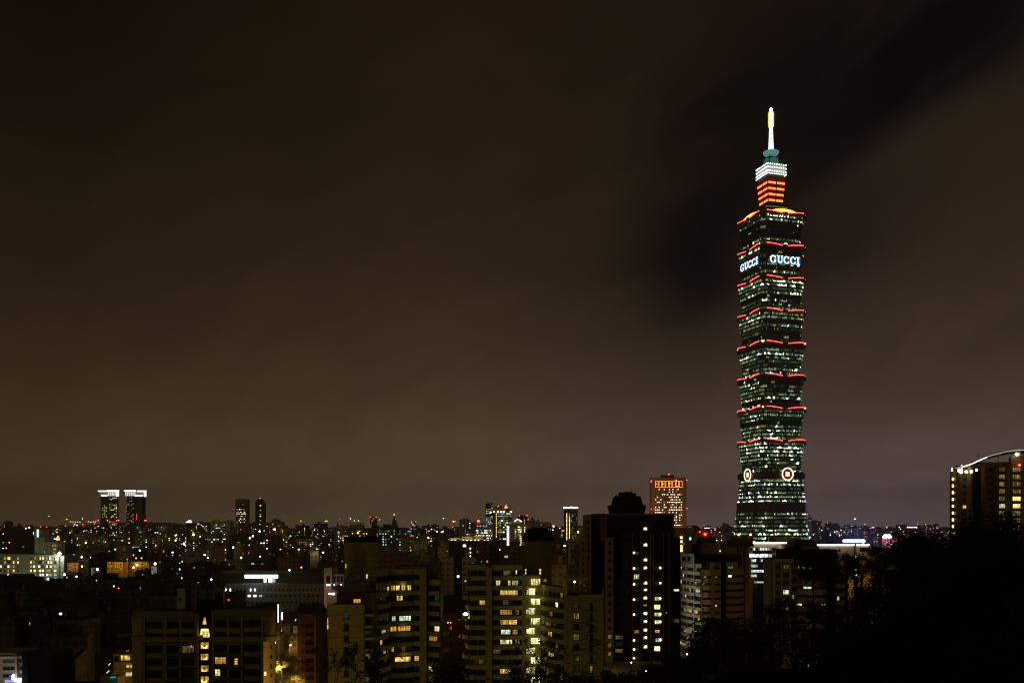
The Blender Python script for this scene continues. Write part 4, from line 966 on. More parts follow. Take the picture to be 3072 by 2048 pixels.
# ---- N: hillside tower under a wave roof at the right edge ------------------------------------------
def build_N():
    global SHEAR; SHEAR = 0.47
    T = thing('apartment_tower', 'brown apartment tower under a lit wave shaped canopy roof at the right edge', 'apartment building')
    W = Windows(T); D = 445; zb = -2; k = 20.35
    wb = wall('warm_brown_tiles', (0.115, 0.065, 0.026), 0.8, 0.35, 0.3); wb2 = wall('warm_brown_tiles_light', (0.20, 0.135, 0.06), 0.8, 0.35, 0.3)
    slab(T, 'wall', pts((2849, D), (2914, D)), zb, pz(1414, D), wb, 16); slab(T, 'wall', pts((2914, D - 2), (3032, D - 2)), zb, pz(1386, D), wb, 20)
    slab(T, 'wall', pts((3032, D - 5), (3140, D - 5)), zb, pz(1368, D), wb2, 20)
    slab(T, 'dark_recess', pts((2919, D - 2.4), (2952, D - 2.4)), pz(1760, D), pz(1408, D), BLK, .3)  # black panel on the wall face: shade of a recess put in as colour
    for p in (2879, 2911, 2953, 2990, 3026, 3066): pier(T, p, p + 4, D - 5.7, 1395, 1760, wb2 if p > 3000 else wb, 'pier', 4)
    dimw = room('window_dim_olive', (.75, .62, .15), .40, 3)
    for i in range(9):
        y = 1432 + i * k
        pw(W, 2856, 2861.5, y, y + 8, D, emit('balcony_lamp_light', (1, .80, .22), 4.0), 'pane', pri=4); pw(W, 2861, 2878, y, y + 9, D, dimw if i != 7 else RM_D, 'frame', pri=2)
        ledge(T, 2854, 2879, y + 10, y + 14, D, 1.0, wb2, 'balcony')
        pw(W, 2887, 2911, y + 1, y + 12, D, RM_Y if i == 4 else GL, 'frame'); ledge(T, 2886, 2912, y + 13, y + 15, D, .5, wb2, 'balcony')
        y2 = 1401 + i * 21.8
        pw(W, 2996, 3022, y2, y2 + 14, D - 2, RM_L if i == 5 else dimw, 'grid', pri=2); ledge(T, 2994, 3024, y2 + 15, y2 + 18, D - 2, .8, wb, 'balcony')
        pw(W, 3037, 3062, y2, y2 + 14, D - 5, room('bright_flat_yellow', (1, .85, .22), 4.0, 1.5) if i in (4, 5) else dimw, 'grid', pri=2); ledge(T, 3035, 3064, y2 + 15, y2 + 18, D - 5, .8, wb2, 'balcony')
        pw(W, 2961, 2986, y2 + 2, y2 + 13, D - 2, GL, 'frame')
    # canopy: thin curved slab on posts with lamps under it
    cp = [(2836, 1403), (2866, 1400), (2890, 1392), (2914, 1381), (2935, 1372), (2953, 1366), (2991, 1356), (3029, 1350.5), (3072, 1352), (3110, 1358), (3140, 1366)]
    cm = wall('cream_canopy', (0.5, 0.42, 0.28), .6); m = MB()
    for a, b_ in zip(cp, cp[1:]):
        x0, x1, z0, z1 = px(a[0], D), px(b_[0], D), pz(a[1], D), pz(b_[1], D)
        for y0, y1 in ((D - 8, D + 14),):
            q = 9.0; v = [(x0, y0, z0-.45), (x1, y0, z1-.45), (x1 + q, y1, z1-.45), (x0 + q, y1, z0-.45), (x0, y0, z0), (x1, y0, z1), (x1 + q, y1, z1), (x0 + q, y1, z0)]; bb = len(m.v); m.v += v
            for f in ((0,3,2,1),(4,5,6,7),(0,1,5,4),(2,3,7,6)): m.f.append(tuple(bb + i for i in f)); m.mi.append(0)
    m.build('canopy', [cm], T)
    led = emit('canopy_edge_light', (1.0, 0.88, 0.62), 0.5)
    m = MB(); m.tube([(px(p, D), D - 8.1, pz(y + 2.2, D)) for p, y in cp[1:]], .15, 5, 0); m.tube([(px(p, D), D - 8.15, pz(y + 2.4, D)) for p, y in cp[1:5]], .22, 5, 1); m.build('edge_light', [led, emit('canopy_bright_light', (1, .95, .85), 2.5)], T)
    for p, yt, yb, lt_ in ((2857, 1402, 1413, 1), (2886, 1394, 1414, 1), (2916, 1381, 1392, 0), (2960, 1366, 1388, 0), (2995, 1358, 1385, 0), (3028, 1352, 1364, 0), (3060, 1353, 1368, 0)):
        pier(T, p - 1.6, p + 1.6, D - 6, yt, yb, emit('floodlit_post', (1, .95, .85), 1.5) if lt_ else cm, 'canopy_post', .5)
    wl = emit('roof_lantern_light', (1, .95, .75), 8.0)
    for p, y, r_ in ((2858, 1413, .85), (2864, 1417, .75), (2879, 1417, .7), (2894, 1416, .7), (2909, 1412, .5), (3028, 1365, .75)):
        m = MB(); ball(m, 0, 0, 0, r_); m.build('roof_lantern', [wl], T, (px(p, D), D - 6.5, pz(y, D)))
    plight(T, (px(2880, D), D - 5, pz(1408, D)), (1, .85, .45), 500, 1); plight(T, (px(3028, D), D - 7, pz(1366, D)), (1, .8, .5), 90, .5)
    plight(T, (px(2950, 400), 395, 30), (1, .62, .2), 4000, 1)  # unseen warm light added to lift the brown walls
    m = MB(); ball(m, px(3038, D), D - 6, pz(1397, D), .5); m.build('red_lamp', [RLAMP], T)
    # thin aerials
    m = MB()
    for p, y0, y1 in ((2943, 1369, 1356), (2947, 1369, 1360)): m.tube([(px(p, D), D + 3, pz(y0, D)), (px(p, D), D + 3, pz(y1, D))], .1, 4)
    m.build('antenna', [RAIL], T)
    W.done(); return T
build_N()
# ================================================================== middle and far city
CW = {}
for nm, c in (('brown', (0.17, 0.115, 0.08)), ('tan', (0.34, 0.26, 0.16)), ('beige', (0.52, 0.44, 0.30)), ('grey', (0.28, 0.28, 0.27)), ('dark', (0.05, 0.043, 0.036)),
              ('pink', (0.50, 0.34, 0.30)), ('pale', (0.55, 0.55, 0.48)), ('teal', (0.04, 0.08, 0.07)), ('blue', (0.14, 0.14, 0.20)), ('red', (0.20, 0.085, 0.06))):
    CW[nm] = city_wall('city_wall_' + nm, c, 3.2 if nm != 'dark' else 4.0, 3.3)
CITY = []   # root, attributes for labels
def block(p0, p1, ytop, D, wm='brown', rot=0, lit=0.12, pal=('yellow', 'warm'), fh=3.3, bay=3.2, label=None, name='apartment_block', cat='building', group='city buildings',
          rows=None, roof='box', seed=None, ybot=None, dd=None, wfill=0.45, bright=0.5, redlamp=0, nmax=30, hw=1.5, cap=95, W=None, extra=None):
    rnd = random.Random(seed if seed is not None else int(p0 * 7 + ytop * 13 + D))
    tot = (p1 - p0) * D / F; r = R(rot); dk = 0.7 if dd is None else dd
    w = tot / (math.cos(abs(r)) + dk * math.sin(abs(r))); d = max(6, w * dk); xc = px((p0 + p1) / 2, D)
    zt = pz(ytop, D); zb = 0 if ybot is None else pz(ybot, D)
    root = thing(name, label or '', cat, (xc, D + d/2, 0), r, group)
    b = MB(); b.box(-w/2, w/2, -d/2, d/2, zb, zt, 0)
    mat = CW[wm] if isinstance(wm, str) else wm
    par = 0.9
    b.box(-w/2 - .1, w/2 + .1, -d/2 - .1, -d/2 + .25, zt, zt + par, 0); b.box(-w/2 - .1, -w/2 + .25, -d/2 + .25, d/2, zt, zt + par, 0); b.box(w/2 - .25, w/2 + .1, -d/2 + .25, d/2, zt, zt + par, 0)
    b.build('wall', [mat], root)
    feats = []
    if roof in ('box', 'tank', 'shed') and w > 5:
        m = MB(); bw = w * rnd.uniform(.25, .45); bx = rnd.uniform(-w/2 + bw/2, w/2 - bw/2); bh = rnd.uniform(2.5, 5.0)
        m.box(bx - bw/2, bx + bw/2, -d*.2, d*.25, zt, zt + bh); m.build('roof_house', [mat], root)
        if rnd.random() < .5:
            m = MB(); m.lathe([(1.1, zt + bh), (1.2, zt + bh + 1.8), (.3, zt + bh + 2.3)], bx, 0, 8); m.build('water_tank', [metal('steel_tank', (.3, .3, .3))], root)
        if rnd.random() < .35:
            m = MB(); m.tube([(bx + bw*.3, 0, zt + bh), (bx + bw*.3, 0, zt + bh + rnd.uniform(3, 7))], .15, 4); m.build('antenna', [RAIL], root)
        if roof == 'shed' or rnd.random() < .3:
            m = MB(); x = -w*.3 if bx > 0 else w*.3; m.box(x - w*.15, x + w*.15, -d*.4, d*.1, zt, zt + 2.4); m.build('roof_shed', [wall('rusty_sheet', (.10, .07, .05))], root)
    for i in range(redlamp):
        m = MB(); x = (-w/2 + .8, w/2 - .8, 0, w*.25)[i % 4]; ball(m, x, -d/2 + .5, zt + par + .8, max(.6, D * .00045), 0, 6); m.tube([(x, -d/2 + .5, zt), (x, -d/2 + .5, zt + par + .8)], .1, 4, 1); m.build('red_roof_lamp', [RLAMP, RAIL], root)
    Wn = W or Windows(root); nf = max(1, int((zt - zb - 1.5) / fh)); nb = max(1, int(w / bay)); side = -1 if r > 0 else 1
    nlit = 0; cols = {}
    zlow = max(zb, pz(1800, D)) if D > 600 else max(zb, pz(2080, D))
    stair = rnd.randrange(nb) if rnd.random() < .25 else None
    cand = []
    for f in range(nf):
        z = zt - 1.6 - fh * (f + 1) + fh * .35
        if z < zlow or z < zb: break
        if rows is not None and f not in rows: continue
        for i in range(nb): cand.append((z, -w/2 + (i + .5) * w / nb, -d/2, 0, stair == i))
        if rot:
            ns = max(1, int(d / bay))
            for i in range(ns): cand.append((z, side * w/2, -d/2 + (i + .5) * d / ns, (-math.pi/2 if side < 0 else math.pi/2), False))
    rnd.shuffle(cand); run = []
    for z, x, y, rz, st in cand:
        pr = lit * (1 if rows is None else 1); pr = .8 if st else pr
        if rnd.random() > pr or nlit >= nmax: continue
        c = rnd.choice(pal); lv = rnd.choices([0, 1, 2], [.3, .7 - bright * .55, bright])[0]
        ww = bay * wfill * rnd.choice([.7, 1, 1, 1.5])
        Wn.add(x, y, z, rz, min(ww, bay * .9), hw * rnd.choice([.8, 1, 1.1]), PAL[c][lv]); nlit += 1; cols[c] = cols.get(c, 0) + (1, 2, 3)[lv]
    if W is None: Wn.done(cap)
    CITY.append(dict(root=root, p=(p0 + p1) / 2, w=w, h=zt - (ground_z(xc, D)), D=D, wm=wm if isinstance(wm, str) else 'painted', n=nlit, c=max(cols, key=cols.get) if cols else None, red=redlamp, label=label, pw=p1 - p0, y=ytop, name=name))
    root['w_'] = w; del root['w_']
    return root, w, d, zt

# ---- twin towers --------------------------------------------------------------------------------------
def twin(p0, p1, side, label):
    D = 2500; T = thing('twin_tower', label, 'tower', (px((p0 + p1)/2, D), D + 20, 0), 0, 'pair of towers with blazing white crowns')
    k = D / F; w = (p1 - p0) * k; zt = pz(1470, D); zc = pz(1487, D); rnd = random.Random(p0)
    sk = city_wall('tower_skin', (0.05, 0.045, 0.038), 4.2, 3.9, .5); dk = wall('tower_dark_glass', (0.03, 0.035, 0.035), .3)
    m = MB(); m.prism([(-w/2 + 6, -20), (w/2 - 8, -20), (w/2 - 6, -17), (w/2 - 6, -8), (-w/2 + 2, -8), (-w/2 + 2, -16)], 0, zc, 0)
    m.build('wall', [sk], T)
    m = MB(); a, b_ = (-w/2 + 4, -2) if side < 0 else (0, w/2 - 10); m.box(a, b_, -20.8, -20, 0, zc - 2); m.build('glass_bay', [dk], T)
    wl = emit('crown_white_light', (1, .97, .95), 2.0); pkl = emit('crown_pillar_light', (1, .85, .93), 1.1); tn = wall('crown_tan', (.4, .38, .28)); 
    m = MB(); m.box(-w/2, w/2 - 5, -19.5, -9, zc, zt - 2.5); m.build('crown_wall', [tn], T)
    m = MB(); s = w * .42
    if side < 0: m.box(-w/2 - 1, -w/2 + s, -23, -21, zt - 3.6, zt - .4); m.box(-w/2 + s, w/2 + 1, -24, -22, zt - 3.2, zt + .9); m.box(w/2 - 5.5, w/2 + .6, -23.5, -21.5, zc - 1, zt - 3.3); m.box(-w/2 + 6, -w/2 + s, -22, -20.5, zc - .5, zc + 2.8)
    else: m.box(-w/2 - 1, w/2 - s - 3, -24, -22, zt - 3.2, zt + .5); m.box(w/2 - s, w/2 + .6, -23, -21, zt - 4, zt - .4); m.box(w/2 - 5, w/2 + .6, -23.5, -21.5, zc - 2, zt - 4.1); m.box(-2, w/2 - 9, -22, -20.5, zc - .8, zc + 2.4)
    m.build('crown_light', [wl], T)
    x0 = -2.5 if side < 0 else -w/2 + .5
    for i in range(5 if side < 0 else 6):
        m = MB(); m.box(-.9, .9, -22.5, -20.5, zc, zt - 4.2); m.build('pillar_light', [pkl], T, (x0 + 2 + i * 4.7, 0, 0))
    for x in (-w/2 - 1.5, w/2 + 1.5):
        m = MB(); ball(m, x, -22, zt - .5, 1.3); m.build('red_lamp', [emit('crown_red_lamp', (1, .05, .05), 1.6)], T)
    zm = pz(1560, D)
    for x in ((-w/2 - 1, -3, w/2 - 5, w/2) if side < 0 else (w/2 - 3, w/2)):
        m = MB(); ball(m, x, -22.4, zm, 1.5); m.build('red_lamp', [RLAMP], T)
    W = Windows(T)
    for f in range(30):
        z = zc - 6 - f * 3.86
        if z < 26: break
        for i in range(5):
            if side < 0:
                on = rnd.random() < (.62 if f not in (2, 3, 14, 15, 21, 22) else .05); 
                if on: W.add(0.5 + i * 4.45 + 1, -20.06, z, 0, 2.0, 1.6, PAL['olive' if f < 17 else 'warm'][2 if rnd.random() < .4 else 1])
                if i < 3 and 4 < f < 14 and rnd.random() < .7: W.add(-w/2 + 9.5 + i * 5, -20.9, z, 0, 3.2, 1.6, PAL['olive'][1])
            elif rnd.random() < .3: W.add(-w/2 + 3.5 + i * 4.4, -20.06, z, 0, 2.0, 1.9, PAL['olive'][1 if rnd.random() < .7 else 0])
    if side > 0:
        for x, y0, y1, mm in ((3.2, 1540, 1558, emit('red_sign_glow', (1, .06, .02), 1.1)), (5, 1578, 1592, emit('blue_sign_glow', (.1, .25, 1), 1.2)), (10.5, 1580, 1598, PAL['cool'][0])):
            m = MB(); m.box(x - .9, x + .9, -21.6, -20.9, pz(y1, D), pz(y0, D)); m.build('sign', [mm], T)
    else:
        m = MB(); m.box(w/2 + .5, w/2 + 4.5, -19, -10, 0, pz(1575, D)); m.build('lit_edge', [wall('pale_green_edge', (.3, .4, .34))], T)
        m = MB(); m.box(w/2 + 1.4, w/2 + 3, -19.4, -19, 4, pz(1578, D)); m.build('edge_light', [emit('mint_edge_glow', (.45, 1, .8), .22)], T)
    W.done()
twin(297, 357, -1, 'left one of the two white crowned towers, with many yellow windows')
twin(375, 439, 1, 'right one of the two white crowned towers, with few lit windows and a red sign')

# ---- pair of dark towers -------------------------------------------------------------------------------
r_, w, d, zt = block(706, 742, 1497, 2300, CW['tan'], 0, .0, label='tall flat topped office tower with rows of white windows and a brown frame', name='office_tower', roof='none', group='tall towers on the skyline')
m = MB(); m.box(-w/2 + 2.5, w/2 - 2.5, -d/2 - .3, -d/2, pz(1640, 2300), pz(1508, 2300)); m.build('glass_front', [wall('front_dark_glass', (.02, .02, .02), .3)], r_)
for x in (-6, 0, 6):
    m = MB(); m.lathe([(1.8, zt), (1.4, zt + 2), (.3, zt + 2.6)], x, 0, 8); m.build('cooling_unit', [CW['tan']], r_)
W = Windows(r_); rn = random.Random(3)
for y, pr, c in ((1513, .12, 'orange'), (1527, .6, 'cool'), (1535, .5, 'cool'), (1540, .6, 'yellow'), (1547, .85, 'warm'), (1555, .5, 'olive'), (1560, .5, 'yellow'), (1566, .7, 'cool'), (1571, .3, 'cool'), (1580, .5, 'orange'), (1588, .8, 'yellow'), (1597, .6, 'yellow')):
    for i in range(8):
        if rn.random() < pr: W.add(-w/2 + 4.2 + i * 2.9, -d/2 - .4, pz(y + 1.6, 2300), 0, 2.0, 1.9, PAL[c][rn.choice([1, 2])])
W.done()
r_, w, d, zt = block(766, 793, 1506, 2300, 'dark', 0, .0, label='slim almost black tower with stepped top and a single column of windows', name='slim_tower', roof='none', group='tall towers on the skyline')
m = MB(); m.box(-w/2 + 2, w/2 - 5, -d/2 + 1, d/2, zt, zt + 6); m.box(-w/2 + 5, w/2 - 7, -d/2 + 2, d/2, zt + 6, zt + 8.5); m.build('roof_steps', [CW['dark']], r_)
m = MB(); ball(m, 0, -d/2 + 2, zt + 10, 1.1); m.build('red_lamp', [RLAMP], r_)
W = Windows(r_)
for y, c, l in ((1515, 'warm', 2), (1529, 'warm', 1), (1542, 'yellow', 1), (1547, 'olive', 2), (1560, 'warm', 1), (1593, 'warm', 2), (1603, 'yellow', 1)): W.add(1.5, -d/2, pz(y + 2, 2300), 0, 2.6, 2.4, PAL[c][l])
W.done()

# ---- mid-left group behind (D) ------------------------------------------------------------------------
r_, w, d, zt = block(1457, 1480, 1510, 1450, 'dark', 0, .0, label='dark glass office slab rising beside the gold topped office building', name='office_tower', roof='none')
W = Windows(r_); rn = random.Random(8)
for y in (1527, 1533, 1539, 1552, 1558, 1564, 1570):
    for i in range(5): W.add(-w/2 + 1.6 + i * 1.5, -d/2, pz(y + 1, 1450), 0, .9, .9, PAL['cool'][rn.choice([1, 1, 2])])
W.done()
r_, w, d, zt = block(1480, 1537, 1532, 1400, wall('mauve_office_panels', (0.20, 0.17, 0.16)), 0, .0, label='stepped grey office building with green windows and a small gold dome', name='office_building', roof='none')
m = MB(); m.box(-w/2 + 1, 1, -d/2 + 5, d/2, zt, pz(1517, 1400)); m.build('upper_wall', [wall('golden_roof_wall', (.4, .26, .08))], r_)
m = MB(); m.box(3, w/2 - 1, -d/2 + 3, d/2, zt, pz(1524, 1400)); m.build('upper_wall', [CW['pink']], r_)
m = MB(); cx = px(1518, 1400) - px(1508.5, 1400); z0 = pz(1524, 1400); m.lathe([(2.6, z0), (2.6, z0 + .5), (2.1, z0 + .6), (2.0, z0 + 2.4), (1.2, z0 + 3.6), (.3, z0 + 4.6), (.15, z0 + 7.2)], cx, -d/2 + 5, 10); m.build('gold_dome', [emit('gold_dome_light', (1, .50, .08), 1.3)], r_)
for p, y, mm in ((1495, 1517.5, RLAMP), (1472, 1536, WLAMP), (1482, 1534, OLAMP)):
    m = MB(); ball(m, px(p, 1400) - px(1508.5, 1400), -d/2 - .6, pz(y, 1400), .7); m.build('roof_lamp', [mm], r_)
for p in (1494, 1503, 1511, 1533):
    m = MB(); ball(m, px(p, 1400) - px(1508.5, 1400), -d/2 - .8, pz(1534, 1400), 1.1); m.build('floodlight', [emit('floodlight_glow', (1, .98, .8), 5)], r_)
W = Windows(r_); fy = 1539
for f in range(12):
    y = fy + f * 6.8
    W.add(-w/2 + 4.4, -d/2, pz(y + 3.5, 1400), 0, 1.1, 1.6, PAL['yellow'][2])
    for i in range(8):
        if rn.random() < (.75 if f in (0, 1, 3, 4, 7, 8) else .25): W.add(-w/2 + 7.5 + i * 2.55, -d/2, pz(y + 3.6, 1400), 0, 2.0, 1.7, PAL[rn.choice(['green', 'green', 'olive', 'cool'])][rn.choice([0, 1, 1, 2])])
W.done()
m = MB()
for f in range(8): z = pz(1537.5 + f * 6.8 + 5, 1400); m.box(0, w/2, -d/2 - .5, -d/2, z, z + .7)
m.build('ledge', [CW['pale']], r_)
# cream block with blue lit arches, helipad and beacon
r_, w, d, zt = block(1427, 1478, 1573, 1250, wall('cream_lit_wall', (.46, .42, .33)), 0, .0, label='cream office block with blue lit arches below a large red rooftop beacon', name='office_building', roof='none')
W = Windows(r_)
for row, y in enumerate((1589, 1596, 1604, 1612, 1619, 1626)):
    for i in range(14):
        if rn.random() < .62: W.add(-w/2 + 1 + i * 1.52, -d/2, pz(y + 3, 1250), 0, .9 if rn.random() < .6 else 1.5, 1.3, PAL[rn.choice(['white', 'warm', 'green', 'cool'])][rn.choice([1, 2, 2])])
W.done()
for p in (1433, 1441, 1451, 1459):
    m = MB(); x = px(p, 1250) - px(1452.5, 1250); z = pz(1579, 1250); m.prism([(x - 1, -d/2 - .3), (x + 1, -d/2 - .3), (x + 1, -d/2), (x - 1, -d/2)], z, z + 1.9, 0, top=[(x - .2, -d/2 - .3), (x + .2, -d/2 - .3), (x + .2, -d/2), (x - .2, -d/2)]); m.build('blue_arch_light', [emit('blue_arch_glow', (.12, .35, 1), 1.6)], r_)
m = MB(); x = px(1435, 1250) - px(1452.5, 1250); m.box(x - 6, x + 9, -4, 4, zt, zt + 3, 0); m.build('roof_house', [wall('reddish_roof_house', (.3, .12, .08))], r_)
m = MB(); m.box(x - 5.5, x + 5.5, -5, 4, pz(1557.5, 1250), pz(1556.4, 1250)); m.tube([(x, 0, zt + 3), (x, 0, pz(1557, 1250))], .6, 6); m.build('helipad', [RAIL], r_)
m = MB(); ball(m, x, -6, pz(1562, 1250), 1.7); m.build('red_beacon', [RLAMP], r_); plight(r_, (x, -7, pz(1561, 1250)), (1, .05, .03), 400, 1)
# amber rooftop bar building in front of it
r_, w, d, zt = block(1346, 1468, 1624, 700, wall('dark_maroon_tiles', (.06, .035, .025)), 0, .03, pal=('yellow', 'white'), label='dark maroon block with amber lit rooftop pavilions along its top', name='apartment_block', roof='none', nmax=8, dd=.3)
am = wall('amber_pavilion', (.40, .25, .08)); D = 700
for a, b_, y0, h in ((1349, 1382, 1614, 8), (1384, 1418, 1610, 12), (1420, 1450, 1607, 15)):
    m = MB(); m.box(px(a, D) - px(1407, D), px(b_, D) - px(1407, D), -d/2 + 2, d/2, zt, pz(y0, D)); m.build('roof_pavilion', [am], r_)
    m = MB(); m.box(px(a, D) - px(1407, D) + .5, px(b_, D) - px(1407, D) - .5, -d/2 + 1.2, -d/2 + 1.9, pz(y0 + 1.5, D), pz(y0 - 1, D)); m.build('pavilion_light', [emit('pavilion_strip_light', (1, .93, .65), 3.2 if y0 < 1612 else .25)], r_)
    for i in range(3):
        x = px(a + (b_-a) * (i + .5) / 3, D) - px(1407, D); m = MB(); ball(m, x, -d/2 + 1, zt + .7, .42); m.build('roof_lamp', [WLAMP], r_)
    plight(r_, (px((a + b_)/2, D) - px(1407, D), -d/2 + .3, zt + 1.0), (1, .6, .15), 90, .4)
for y in (1644, 1656, 1667): m = MB(); ball(m, px(1411, D) - px(1407, D), -d/2 - .4, pz(y, D), .4); m.build('balcony_lamp', [WLAMP], r_)
# cream apartment with lit gable and light column
r_, w, d, zt = block(1528, 1593, 1572, 1150, wall('cream_balcony_wall', (.42, .38, .27)), 0, .0, label='cream apartment block with a floodlit gable roof and a column of paired lights', name='apartment_block', roof='none')
D = 1150; xo = px(1560.5, D)
m = MB(); m.prism([(px(1541, D) - xo, -d/2 + .5), (px(1568, D) - xo, -d/2 + .5), (px(1568, D) - xo, -d/2 + 8), (px(1541, D) - xo, -d/2 + 8)], zt, pz(1554, D), 0, top=[(px(1553, D) - xo, -d/2 + .5), (px(1556, D) - xo, -d/2 + .5), (px(1556, D) - xo, -d/2 + 8), (px(1553, D) - xo, -d/2 + 8)]); m.build('gable', [wall('cream_gable', (.45, .42, .3))], r_)
for a, b_, y0, y1 in ((1544, 1546, 1564, 1560), (1546, 1554, 1560, 1556), (1557, 1566, 1558, 1564)):
    m = MB(); m.tube([(px(a, D) - xo, -d/2 - .2, pz(y0, D)), (px(b_, D) - xo, -d/2 - .2, pz(y1, D))], .5, 5); m.build('gable_light', [emit('gable_strip', (1, .98, .8), 2.5)], r_)
W = Windows(r_)
for f in range(9):
    y = 1577 + f * 6.6
    for a in (1522, 1525.8): W.add(px(a, D) - xo, -d/2 - .3, pz(y + 5, D), 0, 1.2, 2.1, emit('paired_light', (1, .93, .95), 1.7), 'pane', 5)
    for p in (1545, 1547.5, 1560.5, 1563, 1574, 1577):
        if rn.random() < .85: W.add(px(p, D) - xo, -d/2 - .1, pz(y + 6, D), 0, .7, 1.6, PAL['warm'][rn.choice([1, 2])])
    m = MB(); m.box(px(1536, D) - xo, w/2, -d/2 - .9, -d/2, pz(y + 1, D), pz(y - .6, D)); m.build('balcony', [wall('cream_gable', (.45, .42, .3))], r_)
W.done(); m = MB(); m.box(px(1520, D) - xo, px(1528, D) - xo, -d/2 - .2, d/2, 0, pz(1574, D)); m.build('side_wall', [CW['pink']], r_)
plight(r_, (px(1555, D) - xo, -d/2 - 10, 20), (1, .85, .5), 5000, 1)
# white-topped slab
r_, w, d, zt = block(1693, 1733, 1524, 1700, wall('grey_slab_skin', (.055, .055, .05)), 0, .0, label='grey slab tower with one blazing white line along its roof', name='office_tower', roof='none')
m = MB(); m.box(-w/2 - .5, w/2 + .5, -d/2 - 1, d/2, zt, zt + 2.4); m.build('roof_light', [emit('white_roof_line', (1, 1, .88), 5)], r_)
W = Windows(r_)
for f in range(21):
    y = 1541 + f * 3.9
    W.add(-5.0 + (1.5 if False else 0) - 2.5, -d/2, pz(y, 1700), 0, 1.3, 1.4, PAL['olive'][2]); W.add(-2.6, -d/2, pz(y, 1700), 0, 1.3, 1.4, PAL['olive'][2] if f > 2 else PAL['olive'][1])
    for i in range(5):
        if rn.random() < .3: W.add(1 + i * 2.1, -d/2, pz(y, 1700), 0, 1.4, 1.3, PAL['olive'][rn.choice([0, 1])])
W.done(); m = MB(); ball(m, 1, 0, zt + 3.6, .9); m.build('red_lamp', [RLAMP], r_)
# tan slab with eight glowing panels
D = 1400
r_, w, d, zt = block(1955, 2060, 1433, D, wall('tan_slab_stone', (.24, .14, .06)), 0, .0, label='broad tan slab tower with eight orange outlined panels under its roof', name='office_tower', roof='none', dd=.4)
xo = px(2007.5, D)
m = MB(); m.box(px(1987, D) - xo, px(2024, D) - xo, -d/2 + 3, 5, zt, pz(1424, D)); m.build('roof_house', [BRN], r_)
m = MB(); ball(m, 0, -d/2 + 3, pz(1421.5, D), .9); m.build('red_lamp', [RLAMP], r_)
for p, y in ((1953.5, 1441), (1953.5, 1445), (2060.5, 1439), (1954, 1526.5), (2061, 1524)): m = MB(); ball(m, px(p, D) - xo, -d/2 - .5, pz(y, D), .7); m.build('red_lamp', [RLAMP], r_)
orl = emit('orange_outline_light', (1.0, .36, .04), 2.0); dr = emit('dark_red_panel_glow', (.5, .02, .01), .06)
for i in range(8):
    a = px(1966 + i * 10.3, D) - xo; b_ = px(1974.8 + i * 10.3, D) - xo; z0, z1 = pz(1461, D), pz(1442, D); t_ = .55; m = MB()
    m.box(a, b_, -d/2 - .25, -d/2, z0, z1, 1); m.box(a, a + t_, -d/2 - .5, -d/2 - .25, z0, z1, 0); m.box(b_ - t_, b_, -d/2 - .5, -d/2 - .25, z0, z1, 0); m.box(a + t_, b_ - t_, -d/2 - .5, -d/2 - .25, z0, z0 + t_, 0); m.box(a + t_, b_ - t_, -d/2 - .5, -d/2 - .25, z1 - t_, z1, 0)
    if i in (0, 2, 4, 6): zz = z0 + (z1 - z0) * (.5, 0, .5, 0, .55, 0, .1)[i]; m.box(a + .8, a + 2.4, -d/2 - .52, -d/2 - .3, zz, zz + .9, 2)
    m.build('glowing_panel', [orl, dr, emit('panel_white_mark', (1, .9, .8), 2)], r_)
m = MB()
for i in range(17): x = px(1964.6 + i * 5.15, D) - xo; m.box(x - .35, x + .35, -d/2 - .35, -d/2, 0, pz(1463, D))
m.build('stone_rib', [wall('pale_stone_rib', (.36, .25, .12))], r_)
W = Windows(r_, 'window')
for f in range(16):
    y = 1466 + f * 7.65; z = pz(y + 2.6, D); dens = (.45, .3, .55, .5, .45, .75, .2, .4, .6, .4, .2, .3, .2, .1, .3, .3)[f]
    for i in range(16):
        x = px(1967.1 + i * 5.15, D) - xo; on = rn.random() < dens * (1.5 if i > 8 else .8)
        W.add(x, -d/2, z, 0, 1.3, 1.3, (PAL['warm'][2] if rn.random() < .75 else PAL['warm'][1]) if on else GL, 'pane', 3 if on else 0)
W.done()
slight(r_, (px(1950, D) - xo - 60, -d/2 - 90, 20), (10, -d/2, 110), (1, .50, .25), 350000, 70, 2)  # unseen spot added to wash the facade with amber
# ---- domed building with yellow lit domes
D = 620
r_, w, d, zt = block(2022, 2100, 1586, D, wall('dark_gold_tiles', (.13, .09, .04)), 0, .1, pal=('yellow', 'warm', 'cyan'), label='dark gold apartment block with two yellow lit dome caps beside the black tower', roof='none', nmax=16, dd=.4, bright=.6, bay=3.4)
xo = px(2061, D)
for p in (2033, 2073):
    m = MB(); m.lathe([(2.1, zt), (2.1, zt + .4), (1.9, zt + 1.0), (1.3, zt + 1.7), (.2, zt + 2.1)], px(p, D) - xo, -d/2 + 2.4, 14); m.build('dome_cap', [wall('gold_dome_paint', (.6, .42, .08))], r_)
    plight(r_, (px(p, D) - xo, -d/2 - 1.5, zt + 1.8), (1, .6, .08), 35, .3)
m = MB(); x0, x1 = px(2082, D) - xo, px(2104, D) - xo; m.prism([(x0, -4), (x1, -4), (x1, 6), (x0, 6)], zt - 2, pz(1575, D), 0, top=[(x0, -4), (x0 + 2, -4), (x0 + 2, 6), (x0, 6)]); m.build('sloped_roof', [ROOFD], r_)
W = Windows(r_)
for y, c in ((1612, 'warm'), (1624, 'yellow'), (1638, 'yellow'), (1646, 'yellow'), (1651, 'white')): W.add(px(2043.5, D) - xo, -d/2 - .6, pz(y + 3, D), 0, 1.5, 1.5, PAL[c][2])
W.done()
